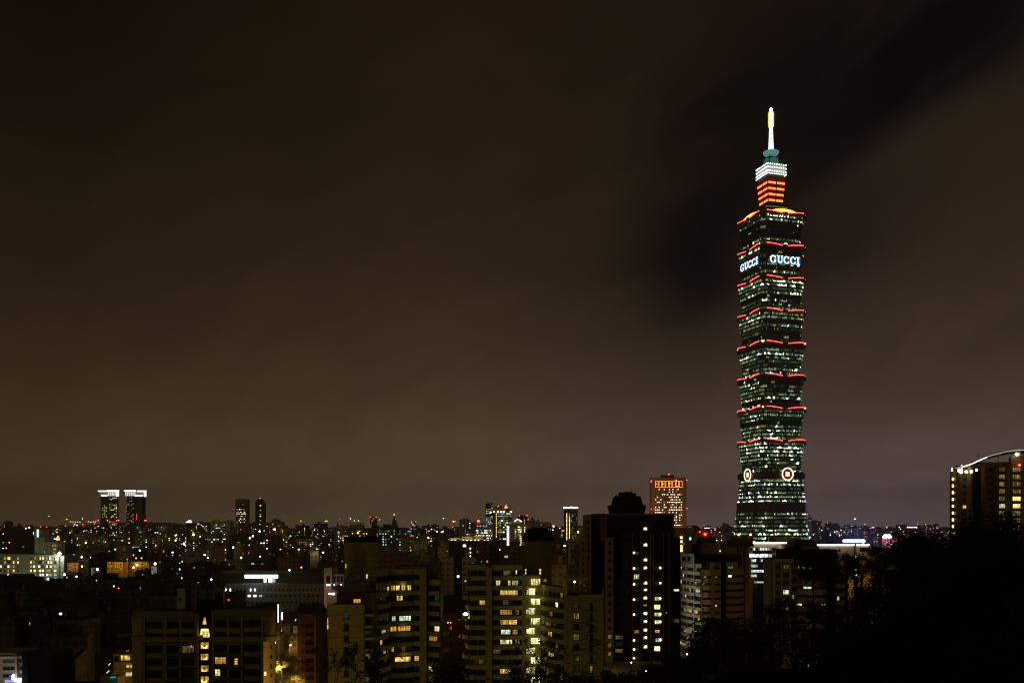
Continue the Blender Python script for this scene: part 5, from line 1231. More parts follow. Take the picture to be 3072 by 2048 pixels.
r_, w, d, zt = block(2088, 2132, 1594, 560, wall('dim_tan_terrace', (.20, .14, .08)), 0, .03, label='tan terraced block with a bright red lamp on its balcony', roof='none', dd=.4, nmax=3)
for p, y, q in ((2115, 1601.5, .75), (2098.5, 1594.5, .35)): m = MB(); ball(m, px(p, 560) - px(2110, 560), -d/2 - .6, pz(y, 560), q); m.build('red_lamp', [RLAMP], r_)
plight(r_, (px(2115, 560) - px(2110, 560), -d/2 - 1.8, pz(1602, 560)), (1, .02, .02), 30, .4)
# dark hip roofed block
D = 500; xo = px(2215, D); T = thing('hip_roof_block', 'brown block under a broad black hip roof in front of the skyscraper', 'building', (xo, D, 0), 0, 'city buildings')
m = MB(); L = lambda p: px(p, D) - xo; m.prism([(L(2172), 0), (L(2262), 0), (L(2262), 14), (L(2172), 14)], pz(1639, D), pz(1606, D), 0, top=[(L(2221), 6), (L(2262), 6), (L(2262), 9), (L(2221), 9)]); m.build('roof', [ROOFD], T)
m = MB(); m.box(L(2178), L(2250), 1, 13, 0, pz(1639, D)); m.build('wall', [wall('orange_brown_wall', (.24, .12, .045))], T)
for p in (2213, 2232): m = MB(); m.box(L(p), L(p + 4), .4, 1, 0, pz(1641, D)); m.build('pier', [ROOFD], T)
for p in (2223, 2259): m = MB(); ball(m, L(p), 5, pz(1603, D), .55); m.tube([(L(p), 5, pz(1607, D)), (L(p), 5, pz(1604, D))], .1, 4, 1); m.build('roof_lamp', [OLAMP, RAIL], T)
plight(T, (L(2225), -12, 30), (1, .5, .12), 500, 1)
# ---- L: office with the long light line
D = 600; xo = px(2290, D); T = thing('office_building', 'pale office building edged by a long white roof light, with bright cool office floors', 'office building', (xo, D, 0), 0, 'city buildings')
cr = wall('cream_office_wall', (.46, .38, .27)); L = lambda p: px(p, D) - xo
m = MB(); m.box(L(2244), L(2335), 0, 22, 0, pz(1631, D)); m.build('wall', [cr], T)
m = MB(); m.prism([(L(2335), 0), (L(2378), 18), (L(2378), 30), (L(2335), 22)], 0, pz(1631, D)); m.build('side_wall', [cr], T)
m = MB(); m.box(L(2258), L(2316), -.3, 0, 0, pz(1651, D)); m.build('curtain_wall', [glass('office_black_glass', (.008, .01, .01))], T)
ll = emit('white_line_light', (1, .93, .88), 4.5)
m = MB(); m.box(L(2241), L(2378), -.9, -.3, pz(1629.6, D), pz(1626.2, D)); m.build('roof_edge_light', [ll], T)
W = Windows(T); off = room('bright_office', (.85, 1, .92), 3.2, 1.5, warm=(.8, 1, .95)); offd = room('office_dimmer', (.8, 1, .85), 1.3, 3)
for p, c in ((2251, 0), (2261, 2), (2268.5, 0), (2280, 2), (2288, 2), (2297, 2), (2304, 1), (2317, 0), (2323, 0)):
    W.add(L(p + 2), 0, pz(1650, D), 0, 1.1, 1.7, PAL['warm'][c] if c else GL, 'frame', 3)
for a, b_, y0, y1, mm in ((2244.5, 2252, 1660, 1671, emit('bright_office_white', (1, 1, .95), 3)), (2253, 2303, 1660, 1671, off), (2304, 2315, 1661, 1671, offd), (2253, 2268, 1676, 1685, off), (2281, 2288, 1676, 1685, off),
                        (2253, 2274, 1692, 1701, off), (2289, 2302, 1692, 1701, offd), (2253, 2300, 1708, 1716, off), (2253, 2270, 1722, 1730, RM_W), (2245, 2250, 1675, 1682, GL), (2262, 2300, 1742, 1748, offd)):
    W.add(L((a + b_)/2), -.35, pz(y1, D), 0, (b_ - a) * D / F, (y1 - y0) * D / F, mm, 'grid', 3)
for y in (1645, 1662): W.add(L(2322), 0, pz(y + 12, D), 0, 1.6, 2.1, GL, 'frame')
for i in range(7): W.add(L(2246), -.1, pz(1700 + i * 12.5, D), 0, 1.1, 1.4, GL)
W.done(); plight(T, (L(2300), -8, pz(1627, D)), (1, .85, .7), 700, 1); plight(T, (L(2372), 4, pz(1630, D)), (1, .72, .4), 900, 1)
m = MB(); m.box(L(2358), L(2436), 24, 40, 0, pz(1614, D)); m.box(L(2436), L(2448), 24, 40, 0, pz(1622, D)); m.build('rear_block', [wall('dim_brown_wall', (.17, .12, .07))], T)
D = 660; xo = px(2500, D); T = thing('long_hall', 'long tan hall right of the skyscraper with a white light line along its roof', 'building', (xo, D, 0), 0, 'city buildings'); L = lambda p: px(p, D) - xo
m = MB(); m.box(L(2430), L(2562), 0, 20, 0, pz(1635, D)); m.box(L(2569), L(2607), 0, 20, 0, pz(1635, D)); m.build('wall', [cr], T)
for a, b_ in ((2448, 2562), (2569, 2607)): m = MB(); m.box(L(a), L(b_), -.8, -.2, pz(1635, D), pz(1631.3, D)); m.build('roof_edge_light', [ll], T)
W = Windows(T)
for p in (2492, 2503, 2518): W.add(L(p), 0, pz(1655, D), 0, 1.6, 2, GL)
W.done(); plight(T, (L(2500), -12, pz(1640, D)), (1, .75, .5), 900, 1); plight(T, (L(2585), -12, pz(1640, D)), (1, .75, .55), 400, 1)
# orange lit building seen through the trees, with white stair windows
D = 384; xo = px(2560, D); T = thing('apartment_block', 'orange lit apartment wall with white stair windows behind the feathery trees', 'apartment building', (xo, D, 0)); L = lambda p: px(p, D) - xo
m = MB(); m.box(L(2512), L(2614), 0, 12, 0, pz(1668, D)); m.build('wall', [wall('warm_ochre_wall', (.42, .30, .12))], T)
m = MB(); m.box(L(2562), L(2573), -.2, 0, 10, pz(1664, D)); m.build('stair_strip', [BLK], T)
W = Windows(T)
for y in (1666, 1684, 1701, 1719): W.add(L(2567.5), -.25, pz(y + 9, D), 0, 1.05, 1.3, emit('stair_window_white', (.95, 1, .85), 2.2), 'frame')
W.add(L(2543), -.1, pz(1696, D), 0, .5, .6, PAL['cool'][2]); W.done()
for q in (2540, 2590): slight(T, (L(q), -13, 44), (L(q), 0, pz(1712, D)), (1, .52, .07), 1700, 95, 1)
# low grey hall right
D = 520; xo = px(2690, D); T = thing('low_hall', 'low grey hall roof seen behind the trees, below the pink sign', 'building', (xo, D, 0), 0, 'city buildings'); L = lambda p: px(p, D) - xo
m = MB(); m.box(L(2640), L(2750), 0, 18, 20, pz(1656, D), 0); m.box(L(2715), L(2765), -3, -.2, 20, pz(1650, D), 1); m.build('wall', [wall('light_grey_wall', (.5, .5, .46)), wall('olive_low_wall', (.3, .24, .12))], T)
m = MB(); m.box(L(2620), L(2750), 3, 20, pz(1656, D), pz(1644, D)); m.build('roof', [BRN], T)
# ---- P: pale office block lower left, with a star bright lamp
D = 730; xo = px(90, D); T = thing('office_building', 'pale green lit office block with rows of yellow windows at the far left', 'office building', (xo, D, 0), 0, 'city buildings'); L = lambda p: px(p, D) - xo
pw_ = wall('pale_green_white_wall', (.52, .53, .44), .8, .2, .2)
m = MB(); m.box(L(-60), L(176), 0, 20, 0, pz(1664, D)); m.box(L(176), L(187), 3, 20, 0, pz(1666, D)); m.build('wall', [pw_], T)
m = MB(); m.box(L(-60), L(178), -.5, 20, pz(1664, D), pz(1662.5, D)); m.build('parapet', [pw_], T)
W = Windows(T)
for f, y in enumerate((1670, 1682, 1694.5, 1707, 1719.5, 1732)):
    for p in (3, 15, 25, 29, 41, 54, 93, 102, 105, 117, 121, 126, 129, 141, 145, 150, 153, 164, 167):
        r0 = rn.random(); c = 'warm' if f < 4 else 'cool'; c = 'yellow' if (f < 4 and r0 < .4) else c
        mm = PAL[c][rn.choice([1, 1, 2, 2])] if rn.random() < .74 else GL
        W.add(L(p), 0, pz(y + 7, D), 0, .95 if p not in (105, 129, 153) else .8, 1.6, mm, 'pane')
for y in range(1672, 1740, 12): W.add(L(178.5), 2.9, pz(y + 5, D), 0, .7, 1.1, PAL['green'][1])
W.done(95)
m = MB(); ball(m, 0, 0, 0, 1.2, 0, 10); m.tube([(0, 1.5, -1), (0, 0, 0)], .1, 4, 1); m.build('floodlight', [emit('star_lamp', (.95, 1, .95), 60), RAIL], T, (L(181.5), -1.5, pz(1659.5, D)))
plight(T, (L(182), -7, pz(1662, D)), (.8, 1, .8), 2500, .6)
slight(T, (L(60), -45, pz(1790, D)), (L(90), 0, pz(1700, D)), (.88, 1, .76), 24000, 120, 2); slight(T, (L(-30), -45, pz(1790, D)), (L(0), 0, pz(1700, D)), (.88, 1, .76), 11000, 120, 2)
# podium
m = MB(); m.box(L(-60), L(192), -9, -.6, 20, pz(1742, D)); m.build('podium', [pw_], T)
# dark block behind with its green lit end wall
D = 790; r_, w, d, zt = block(36, 104, 1592, D, 'dark', 0, .05, pal=('yellow', 'olive'), label='black office block behind the pale block at far left', name='office_building', nmax=6, roof='none', dd=.5)
D = 770; xo = px(130, D); T = thing('stepped_building', 'stepped building with green lit blank end walls behind the star bright lamp', 'building', (xo, D, 0), 0, 'city buildings'); L = lambda p: px(p, D) - xo
m = MB(); m.box(L(104), L(118), 0, 16, 0, pz(1588, D)); m.box(L(118), L(133), .5, 16, 0, pz(1610, D)); m.box(L(133), L(152), 1, 16, 0, pz(1625, D)); m.box(L(152), L(167), 2, 16, 0, pz(1624, D)); m.build('wall', [pw_], T)
m = MB(); m.box(L(111), L(116), -.3, 0, pz(1610, D), pz(1587, D)); m.build('light_strip', [emit('blue_white_strip', (.8, .95, 1), 1.2)], T)
m = MB(); m.box(L(100), L(101.5), -.3, 0, pz(1603, D), pz(1595, D)); m.build('light_strip', [PAL['cyan'][2]], T)
W = Windows(T)
for y in (1634, 1646): 
    W.add(L(139), .9, pz(y + 4, D), 0, 1.1, 1.1, GL)
for y in (1633, 1644, 1655):
    for p in (155, 159, 163): W.add(L(p), 1.9, pz(y + 5, D), 0, .9, 1.1, PAL['yellow'][rn.choice([0, 1])])
W.done(); slight(T, (L(140), -22, pz(1660, D)), (L(125), 0, pz(1615, D)), (.55, 1, .65), 2600, 110, 1)
# ---- Q: grey building with a bright white strip
D = 560; xo = px(820, D); T = thing('office_building', 'long low grey building with a glaring white ribbon of rooftop windows', 'office building', (xo, D, 0), 0, 'city buildings'); L = lambda p: px(p, D) - xo
gw = wall('cool_grey_wall', (.30, .31, .31)); m = MB(); m.box(L(675), L(970), 0, 22, 20, pz(1751, D)); m.build('wall', [gw], T)
m = MB(); m.box(L(660), L(972), 8, 24, pz(1752, D), pz(1718, D)); m.build('upper_wall', [wall('dim_teal_wall', (.05, .07, .065))], T)
m = MB(); m.box(L(655), L(900), 6, 24, pz(1719, D), pz(1714, D)); m.build('roof', [GREY], T)
m = MB(); m.box(L(672), L(975), -.4, .0, pz(1777, D), pz(1774, D)); m.build('ledge', [wall('pale_ledge', (.5, .5, .5))], T)
W = Windows(T); bw_ = emit('white_ribbon_window', (.93, 1, 1), 4)
for i in range(6): W.add(L(731 + i * 17), 7.9, pz(1735, D), 0, 3.1, 1.9, bw_, 'pane', 5)
for p, c in ((785, 2), (801, 2), (812, 1)): W.add(L(p), 7.9, pz(1748, D), 0, 1.6 if p != 801 else 2.2, 2.1, PAL['cool'][c], 'pane', 5)
for p, c in ((678, 2), (691, 2), (752, 2), (765, 2)): W.add(L(p), 0, pz(1772, D), 0, .8, 1.5, PAL['cool'][c], 'pane', 5)
for p in list(range(700, 745, 12)) + list(range(778, 960, 12)): W.add(L(p), 0, pz(1771, D), 0, .7, 1.3, GL, 'frame')
for p, c in ((731, 2), (748, 2), (765, 2), (782, 1)): W.add(L(p), 0, pz(1790, D), 0, 2.0, 1.5, PAL['cool'][c], 'frame', 5)
for p in list(range(680, 722, 14)) + list(range(800, 960, 14)): W.add(L(p), 0, pz(1790, D), 0, 1.1, 1.4, GL, 'frame')
for p in range(680, 960, 13): W.add(L(p), 0, pz(1810, D), 0, 1.1, 1.4, GL, 'frame')
W.done(); plight(T, (L(770), -9, pz(1745, D)), (.85, .95, 1), 420, 1); plight(T, (L(770), 5, pz(1738, D)), (.85, 1, 1), 30, 1)
# ---- T: pink building, lit dome with spire
D = 440; xo = px(1000, D); T = thing('institute_building', 'pinkish white building with bright ground windows left of the terraced block', 'building', (xo, D, 0), 0, 'city buildings'); L = lambda p: px(p, D) - xo
pk = wall('pinkish_wall', (.40, .33, .31)); m = MB(); m.box(L(972), L(996), 0, 14, 20, pz(1703, D)); m.box(L(996), L(1030), 1, 14, 20, pz(1723, D)); m.build('wall', [pk], T)
W = Windows(T)
for a, b_, y0, y1, mm in ((979, 990, 1727, 1747, GL), (998, 1006, 1728, 1746, GL), (1009, 1017, 1728, 1746, GL), (1020, 1028, 1728, 1746, GL), (978, 992, 1750, 1757, PAL['cool'][2]), (999, 1004, 1751, 1755, PAL['cool'][2]), (1019, 1025, 1751, 1756, PAL['cool'][2])):
    W.add(L((a + b_)/2), 0.0 if b_ < 996 else 1.0, pz(y1, D), 0, (b_ - a)*D/F, (y1 - y0)*D/F, mm, 'grid' if mm is GL else 'frame')
W.done(); plight(T, (L(990), -6, pz(1765, D)), (1, .8, .75), 260, .6)
D = 400; xo = px(1011, D); T = thing('domed_pavilion', 'small dark dome with a thin spire glowing white at its left foot', 'pavilion', (xo, D + 5, 0)); 
m = MB(); z0 = pz(1782, D); m.lathe([(3.6, z0), (3.4, z0 + 1.2), (2.5, z0 + 2.5), (1.2, z0 + 3.3), (.25, z0 + 3.8), (.12, z0 + 5.4), (.35, z0 + 5.6), (.06, z0 + 7)], 0, 0, 16); m.build('dome', [metal('dark_dome_metal', (.12, .11, .10), .35)], T)
m = MB(); m.box(-5, 5, -1, 8, 20, z0); m.build('wall', [DTAN], T)
m = MB(); m.tube([(-3.6, -3.4, z0 + .2), (-1.5, -3.9, z0 + .1)], .35, 6); m.build('floodlight', [emit('dome_floodlight', (1, .97, .85), 9)], T); plight(T, (-3.6, -4.6, z0 + .6), (1, .95, .8), 60, .3)
# ---- U: reddish slab with dark balconies
D = 330; xo = px(915, D); T = thing('apartment_block', 'dark red brown apartment slab with black balcony openings beside the orange lit street', 'apartment building', (xo, D, 0), 0); L = lambda p: px(p, D) - xo
m = MB(); m.box(L(892), L(958), 0, 14, 0, pz(1840, D)); m.build('wall', [REDB], T)
m = MB(); m.prism([(L(884), 10), (L(892), 0), (L(892), 14), (L(884), 14)], 0, pz(1845, D)); m.build('side_wall', [wall('brown_side', (.26, .15, .07))], T)
m = MB(); m.prism([(L(874), 4), (L(960), -1), (L(960), 15), (L(874), 15)], pz(1842, D), pz(1815, D), 0, top=[(L(884), 8), (L(950), 6), (L(950), 9), (L(884), 9)]); m.build('roof', [ROOFD], T)
for i in range(8):
    y = 1870 + i * 26; m = MB(); m.box(L(916), L(942), -.1, 0, pz(y + 12, D), pz(y, D)); m.build('balcony_opening', [BLK], T); m = MB(); m.box(L(905), L(909), -.1, 0, pz(y + 9, D), pz(y, D)); m.build('window', [GL], T)
m = MB(); m.box(L(944), L(949), -1.2, 0, 0, pz(1850, D)); m.build('pier', [wall('brown_side', (.26, .15, .07))], T)
D = 350; xo = px(970, D); T = thing('apartment_block', 'narrow block with a glowing balcony lamp tucked behind the pale end wall', 'apartment building', (xo, D, 0), 0); L = lambda p: px(p, D) - xo
m = MB(); m.box(L(955), L(990), 0, 12, 0, pz(1853, D)); m.build('wall', [wall('dim_cream_wall', (.30, .24, .15))], T)
m = MB(); ball(m, L(975), -.8, pz(1859.5, D), .62); m.build('balcony_lamp', [WLAMP], T); plight(T, (L(974), -1.8, pz(1861, D)), (1, .8, .45), 60, .4)
m = MB(); m.box(L(978), L(985), -.2, 0, pz(1886, D), pz(1873, D)); m.build('window', [RM_O], T)
# white signs at the street
D = 420; T = thing('sign_tower', 'tall thin white neon sign strip with a shorter one beside it', 'sign', (px(834, D), D, 0)); 
m = MB(); m.box(-.11, .11, 0, .3, pz(1866, D), pz(1811, D)); m.build('neon_strip', [emit('blue_white_neon', (.7, .88, 1), 3)], T)
m = MB(); m.box(1.6, 2.0, 0, .3, pz(1858, D), pz(1836, D)); m.build('neon_strip', [emit('warm_neon', (1, .92, .8), 4)], T)
m = MB(); m.box(.6, 1.4, .5, 1, 10, pz(1815, D)); m.build('support_wall', [BRN], T)
# ================================================================== named mid-distance blocks
B_ = block
yw = ('yellow', 'warm', 'warm'); cl = ('cool', 'white', 'cool'); mixp = ('yellow', 'warm', 'cool', 'white'); dimy = ('yellow', 'orange')
# (p0, p1, ytop, D, wall, lit, palette, kw)
LIST = [
 (7, 33, 1567, 1500, 'dark', .2, yw, {}), (33, 64, 1579, 1650, 'brown', .08, yw, {}), (-4, 60, 1592, 1100, 'dark', .10, ('yellow', 'cyan'), {'redlamp': 1}),
 (121, 158, 1581, 4000, 'brown', .05, dimy, {'redlamp': 3}), (169, 192, 1577, 3600, 'brown', .06, dimy, {}), (196, 221, 1578, 3300, 'red', .05, dimy, {'redlamp': 2}),
 (168, 196, 1604, 1700, 'brown', .10, yw, {}), (205, 236, 1602, 1500, 'brown', .14, yw, {}), (249, 275, 1581, 1900, 'dark', .22, ('yellow', 'olive'), {}), (278, 322, 1573, 1950, 'dark', .26, ('yellow', 'warm', 'orange'), {'redlamp': 1}),
 (308, 340, 1634, 1200, 'pink', .02, yw, {}), (357, 374, 1605, 1700, 'pale', .1, cl, {}), (395, 420, 1634, 1250, 'pale', .0, cl, {'label': 'small white building with four glowing cyan bands below the right twin tower'}),
 (420, 450, 1611, 1300, 'grey', .30, cl, {}), (402, 424, 1607, 1500, 'tan', .30, ('white', 'olive'), {}), (455, 480, 1614, 1300, 'beige', .04, yw, {}), (481, 541, 1597, 1650, 'tan', .10, yw, {}),
 (466, 516, 1576, 3400, 'grey', .35, cl, {'bright': .2}), (519, 553, 1596, 1800, 'brown', .1, yw, {}), (557, 592, 1570, 1900, 'brown', .16, ('yellow', 'warm'), {}), (592, 626, 1569, 2000, 'brown', .2, ('yellow', 'warm', 'cool'), {}),
 (632, 690, 1564, 2000, 'pale', .28, cl, {'label': 'pale striped office building with many cool white windows left of the dark tower pair', 'name': 'office_building', 'bright': .35}),
 (706, 760, 1572, 1900, 'brown', .20, ('orange', 'yellow'), {}), (742, 812, 1568, 2050, 'brown', .10, mixp, {}), (806, 849, 1567, 1950, 'tan', .10, ('warm', 'orange'), {}), (815, 838, 1560, 2000, 'brown', .0, yw, {}),
 (610, 660, 1603, 1300, 'grey', .14, cl, {'rows': (1, 2, 5, 7, 8)}), (568, 612, 1620, 1200, 'brown', .10, yw, {}), (652, 690, 1640, 1000, 'beige', .05, cl, {}), (688, 760, 1611, 1200, 'teal', .18, ('cyan', 'cool'), {'label': 'low dark teal glass block dotted with cyan windows', 'name': 'office_building'}),
 (762, 846, 1612, 1150, 'dark', .13, ('warm', 'cool'), {}), (845, 864, 1605, 1400, 'beige', .02, yw, {}), (866, 900, 1585, 1900, 'brown', .16, mixp, {'rows': (1, 2, 4, 6, 7)}), (901, 924, 1578, 1850, 'dark', .05, yw, {}),
 (897, 923, 1615, 1200, 'tan', .0, ('orange',), {'label': 'amber lit balcony grid building with a flat dark roof', 'dd': .5}), (933, 982, 1571, 2000, 'dark', .16, ('cool', 'cool', 'orange'), {}), (950, 1000, 1596, 1700, 'brown', .15, ('warm', 'orange', 'cool'), {}),
 (1003, 1020, 1590, 1500, 'grey', .02, cl, {}), (1009, 1026, 1576, 2300, 'beige', .05, ('olive',), {}), (1018, 1032, 1600, 1400, 'beige', .25, ('yellow', 'cool'), {}), (1008, 1031, 1633, 1150, 'dark', .12, cl, {'rows': (0, 3, 5)}),
 (1032, 1090, 1585, 1300, 'brown', .15, ('orange', 'yellow', 'warm'), {'label': 'dark office block topped by an open roof frame', 'name': 'office_building'}), (1085, 1150, 1585, 1250, 'dark', .20, ('olive', 'yellow'), {}),
 (1136, 1204, 1584, 1150, 'teal', .42, ('green', 'cool', 'cyan'), {'label': 'broad dark green glass office building with long rows of cyan windows', 'name': 'office_building', 'bright': .25, 'nmax': 95}),
 (1110, 1129, 1552, 3200, 'brown', .15, ('warm',), {'redlamp': 2}), (1204, 1232, 1614, 1050, 'tan', .12, ('yellow', 'cool'), {}), (1234, 1248, 1566, 3400, 'blue', .15, cl, {'redlamp': 2}), (1265, 1290, 1577, 3200, 'blue', .10, cl, {}), (1290, 1316, 1574, 3000, 'brown', .10, cl, {}),
 (1240, 1286, 1632, 1000, 'pale', .06, cl, {}), (1252, 1276, 1620, 1150, 'grey', .08, cl, {}), (1286, 1314, 1600, 1300, 'dark', .12, ('warm', 'orange'), {}), (1314, 1342, 1642, 850, 'beige', .06, ('orange', 'yellow'), {}), (1320, 1345, 1628, 950, 'tan', .05, ('yellow',), {}),
 (1322, 1361, 1675, 560, 'beige', .03, cl, {'label': 'narrow cream apartment block with small square windows, left of a matching one', 'wfill': .4}), (1386, 1427, 1675, 570, 'beige', .04, cl, {'label': 'cream apartment block with small square windows just left of the stepped tower'}),
 (1361, 1388, 1650, 600, 'dark', .03, cl, {}), (1428, 1470, 1640, 640, 'brown', .05, dimy, {}), (1466, 1510, 1622, 720, 'brown', .06, ('white', 'yellow'), {}), (1500, 1578, 1640, 640, 'brown', .03, cl, {}),
 (1378, 1396, 1558, 2100, 'grey', .06, cl, {}), (1397, 1412, 1559, 2000, 'blue', .1, cl, {}), (1412, 1430, 1567, 1900, 'red', .02, dimy, {}), (1400, 1440, 1590, 1500, 'tan', .3, ('green', 'yellow'), {}),
 (1551, 1583, 1549, 1500, 'dark', .0, yw, {'redlamp': 2}), (1583, 1606, 1561, 1500, 'pink', .0, yw, {'redlamp': 1}), (1604, 1650, 1567, 1350, 'tan', .04, ('yellow',), {}), (1640, 1656, 1580, 1300, 'teal', .2, ('green',), {}),
 (1652, 1690, 1622, 700, 'red', .03, ('warm',), {}), (1660, 1672, 1625, 800, 'beige', .2, ('olive',), {}), (1688, 1700, 1626, 900, 'grey', .5, cl, {}), (1704, 1716, 1617, 900, 'pink', .0, cl, {}), (1716, 1730, 1630, 890, 'pink', .0, cl, {}), (1728, 1745, 1608, 920, 'pink', .02, cl, {}), (1715, 1748, 1650, 700, 'brown', .02, cl, {}), (1735, 1762, 1600, 950, 'tan', .1, yw, {}),
 (2425, 2436, 1554, 1500, 'beige', .10, ('warm',), {}), (2437, 2466, 1563, 3000, 'blue', .04, cl, {}), (2482, 2515, 1569, 3500, 'blue', .02, cl, {'redlamp': 1}), (2488, 2527, 1588, 2300, 'dark', .75, ('white', 'warm'), {'rows': (0, 1, 2, 3), 'bright': .8, 'bay': 4.5}),
 (2528, 2554, 1584, 2500, 'grey', .3, cl, {'bright': .2}), (2562, 2586, 1580, 2600, 'blue', .3, ('cyan', 'cool'), {'bright': .2}), (2540, 2590, 1606, 1700, 'blue', .02, cl, {}), (2586, 2606, 1592, 2200, 'brown', .4, ('orange',), {}), (2610, 2650, 1586, 2600, 'blue', .12, mixp, {'redlamp': 1}),
 (2620, 2646, 1617, 1500, 'pink', .3, cl, {}), (2646, 2690, 1615, 1450, 'pink', .35, ('white', 'warm', 'cyan'), {}), (2690, 2735, 1620, 1500, 'pink', .12, cl, {}), (2700, 2740, 1590, 2400, 'blue', .15, mixp, {}), (2740, 2790, 1592, 2100, 'grey', .2, mixp, {}), (2790, 2850, 1588, 2600, 'blue', .2, mixp, {'redlamp': 1}),
 (2176, 2202, 1584, 1600, 'brown', .03, ('orange',), {}), (2140, 2180, 1600, 1400, 'brown', .06, cl, {}), (2170, 2186, 1571, 4200, 'blue', .06, cl, {}), (2100, 2150, 1600, 2200, 'blue', .2, ('cool', 'white', 'cyan'), {}), (2115, 2135, 1586, 3000, 'blue', .3, cl, {}), (2150, 2176, 1592, 2600, 'blue', .2, cl, {}),
 (2150, 2172, 1625, 700, 'beige', .1, yw, {}),
]
for p0, p1, yt, D, wm_, li, pal, kw in LIST:
    random.seed(int(p0)); k = dict(kw); k.setdefault('rot', random.choice([0, 0, 12, -10, 18]) if D < 2500 and p1 - p0 > 22 and 'label' not in kw and p0 < 1900 else 0)
    rt, w, d, zt = block(p0, p1, yt, D, wm_, lit=min(.8, li * 1.6), pal=pal, **{**dict(nmax=60, hw=1.25), **k})
    lab = kw.get('label', '')
    if 'four glowing cyan' in lab:
        Wn = Windows(rt, 'light_band')
        for y, c in ((1642, 1), (1652, 1), (1659, 0), (1667, 2)): Wn.add(0, -d/2 - .1, pz(y + 1.5, D), 0, w * .78, 2.0, emit('cyan_band_%d' % c, (.55, .95, 1), (.25, .6, 1.2)[c]), 'pane')
        Wn.done(); m = MB(); m.box(-w*.43, w*.43, -d/2 - .05, -d/2, 0, zt - 1.2); m.build('dark_front', [GREY], rt)
    if 'amber lit balcony' in lab:
        am2 = emit('amber_wall_glow', (1, .5, .1), .28); Wn = Windows(rt, 'lit_balcony')
        for f in range(9):
            for i in range(5): Wn.add(-w/2 + w*(i + .5)/5, -d/2, zt - 5.2 - f * 2.25 * 1.0, 0, w/5 - .9, 1.2, am2, 'pane')
        Wn.done(); m = MB(); m.box(-w/2 - 4, w/2 + 3, -d/2 - .2, d/2, zt - .5, zt + 4); m.build('dark_roof', [CW['dark']], rt)
        m = MB(); m.box(-w/2 - 3, -w/2, -d/2, d/2, 0, zt); m.build('side_wall', [wall('warm_ochre_wall', (.42, .30, .12))], rt)
        plight(rt, (-w/2 - 2, -d/2 - 8, zt - 16), (1, .5, .1), 700, 1)
    if 'open roof frame' in lab:
        m = MB(); a, b_, z1 = -w/2, w/2 + 1, pz(1568, D)
        m.tube([(a, -d/2, zt), (a, -d/2, z1), (b_, -d/2, z1), (b_, -d/2, zt)], .35, 4); m.box(-w/4, w/2 - 1.5, -d/4, d/4, zt, zt + 5.5); m.build('roof_frame', [CW['grey']], rt)
        m = MB(); ball(m, -w/2 + 19, -d/2 - .5, pz(1597, D), .9); m.build('floodlight', [WLAMP], rt)
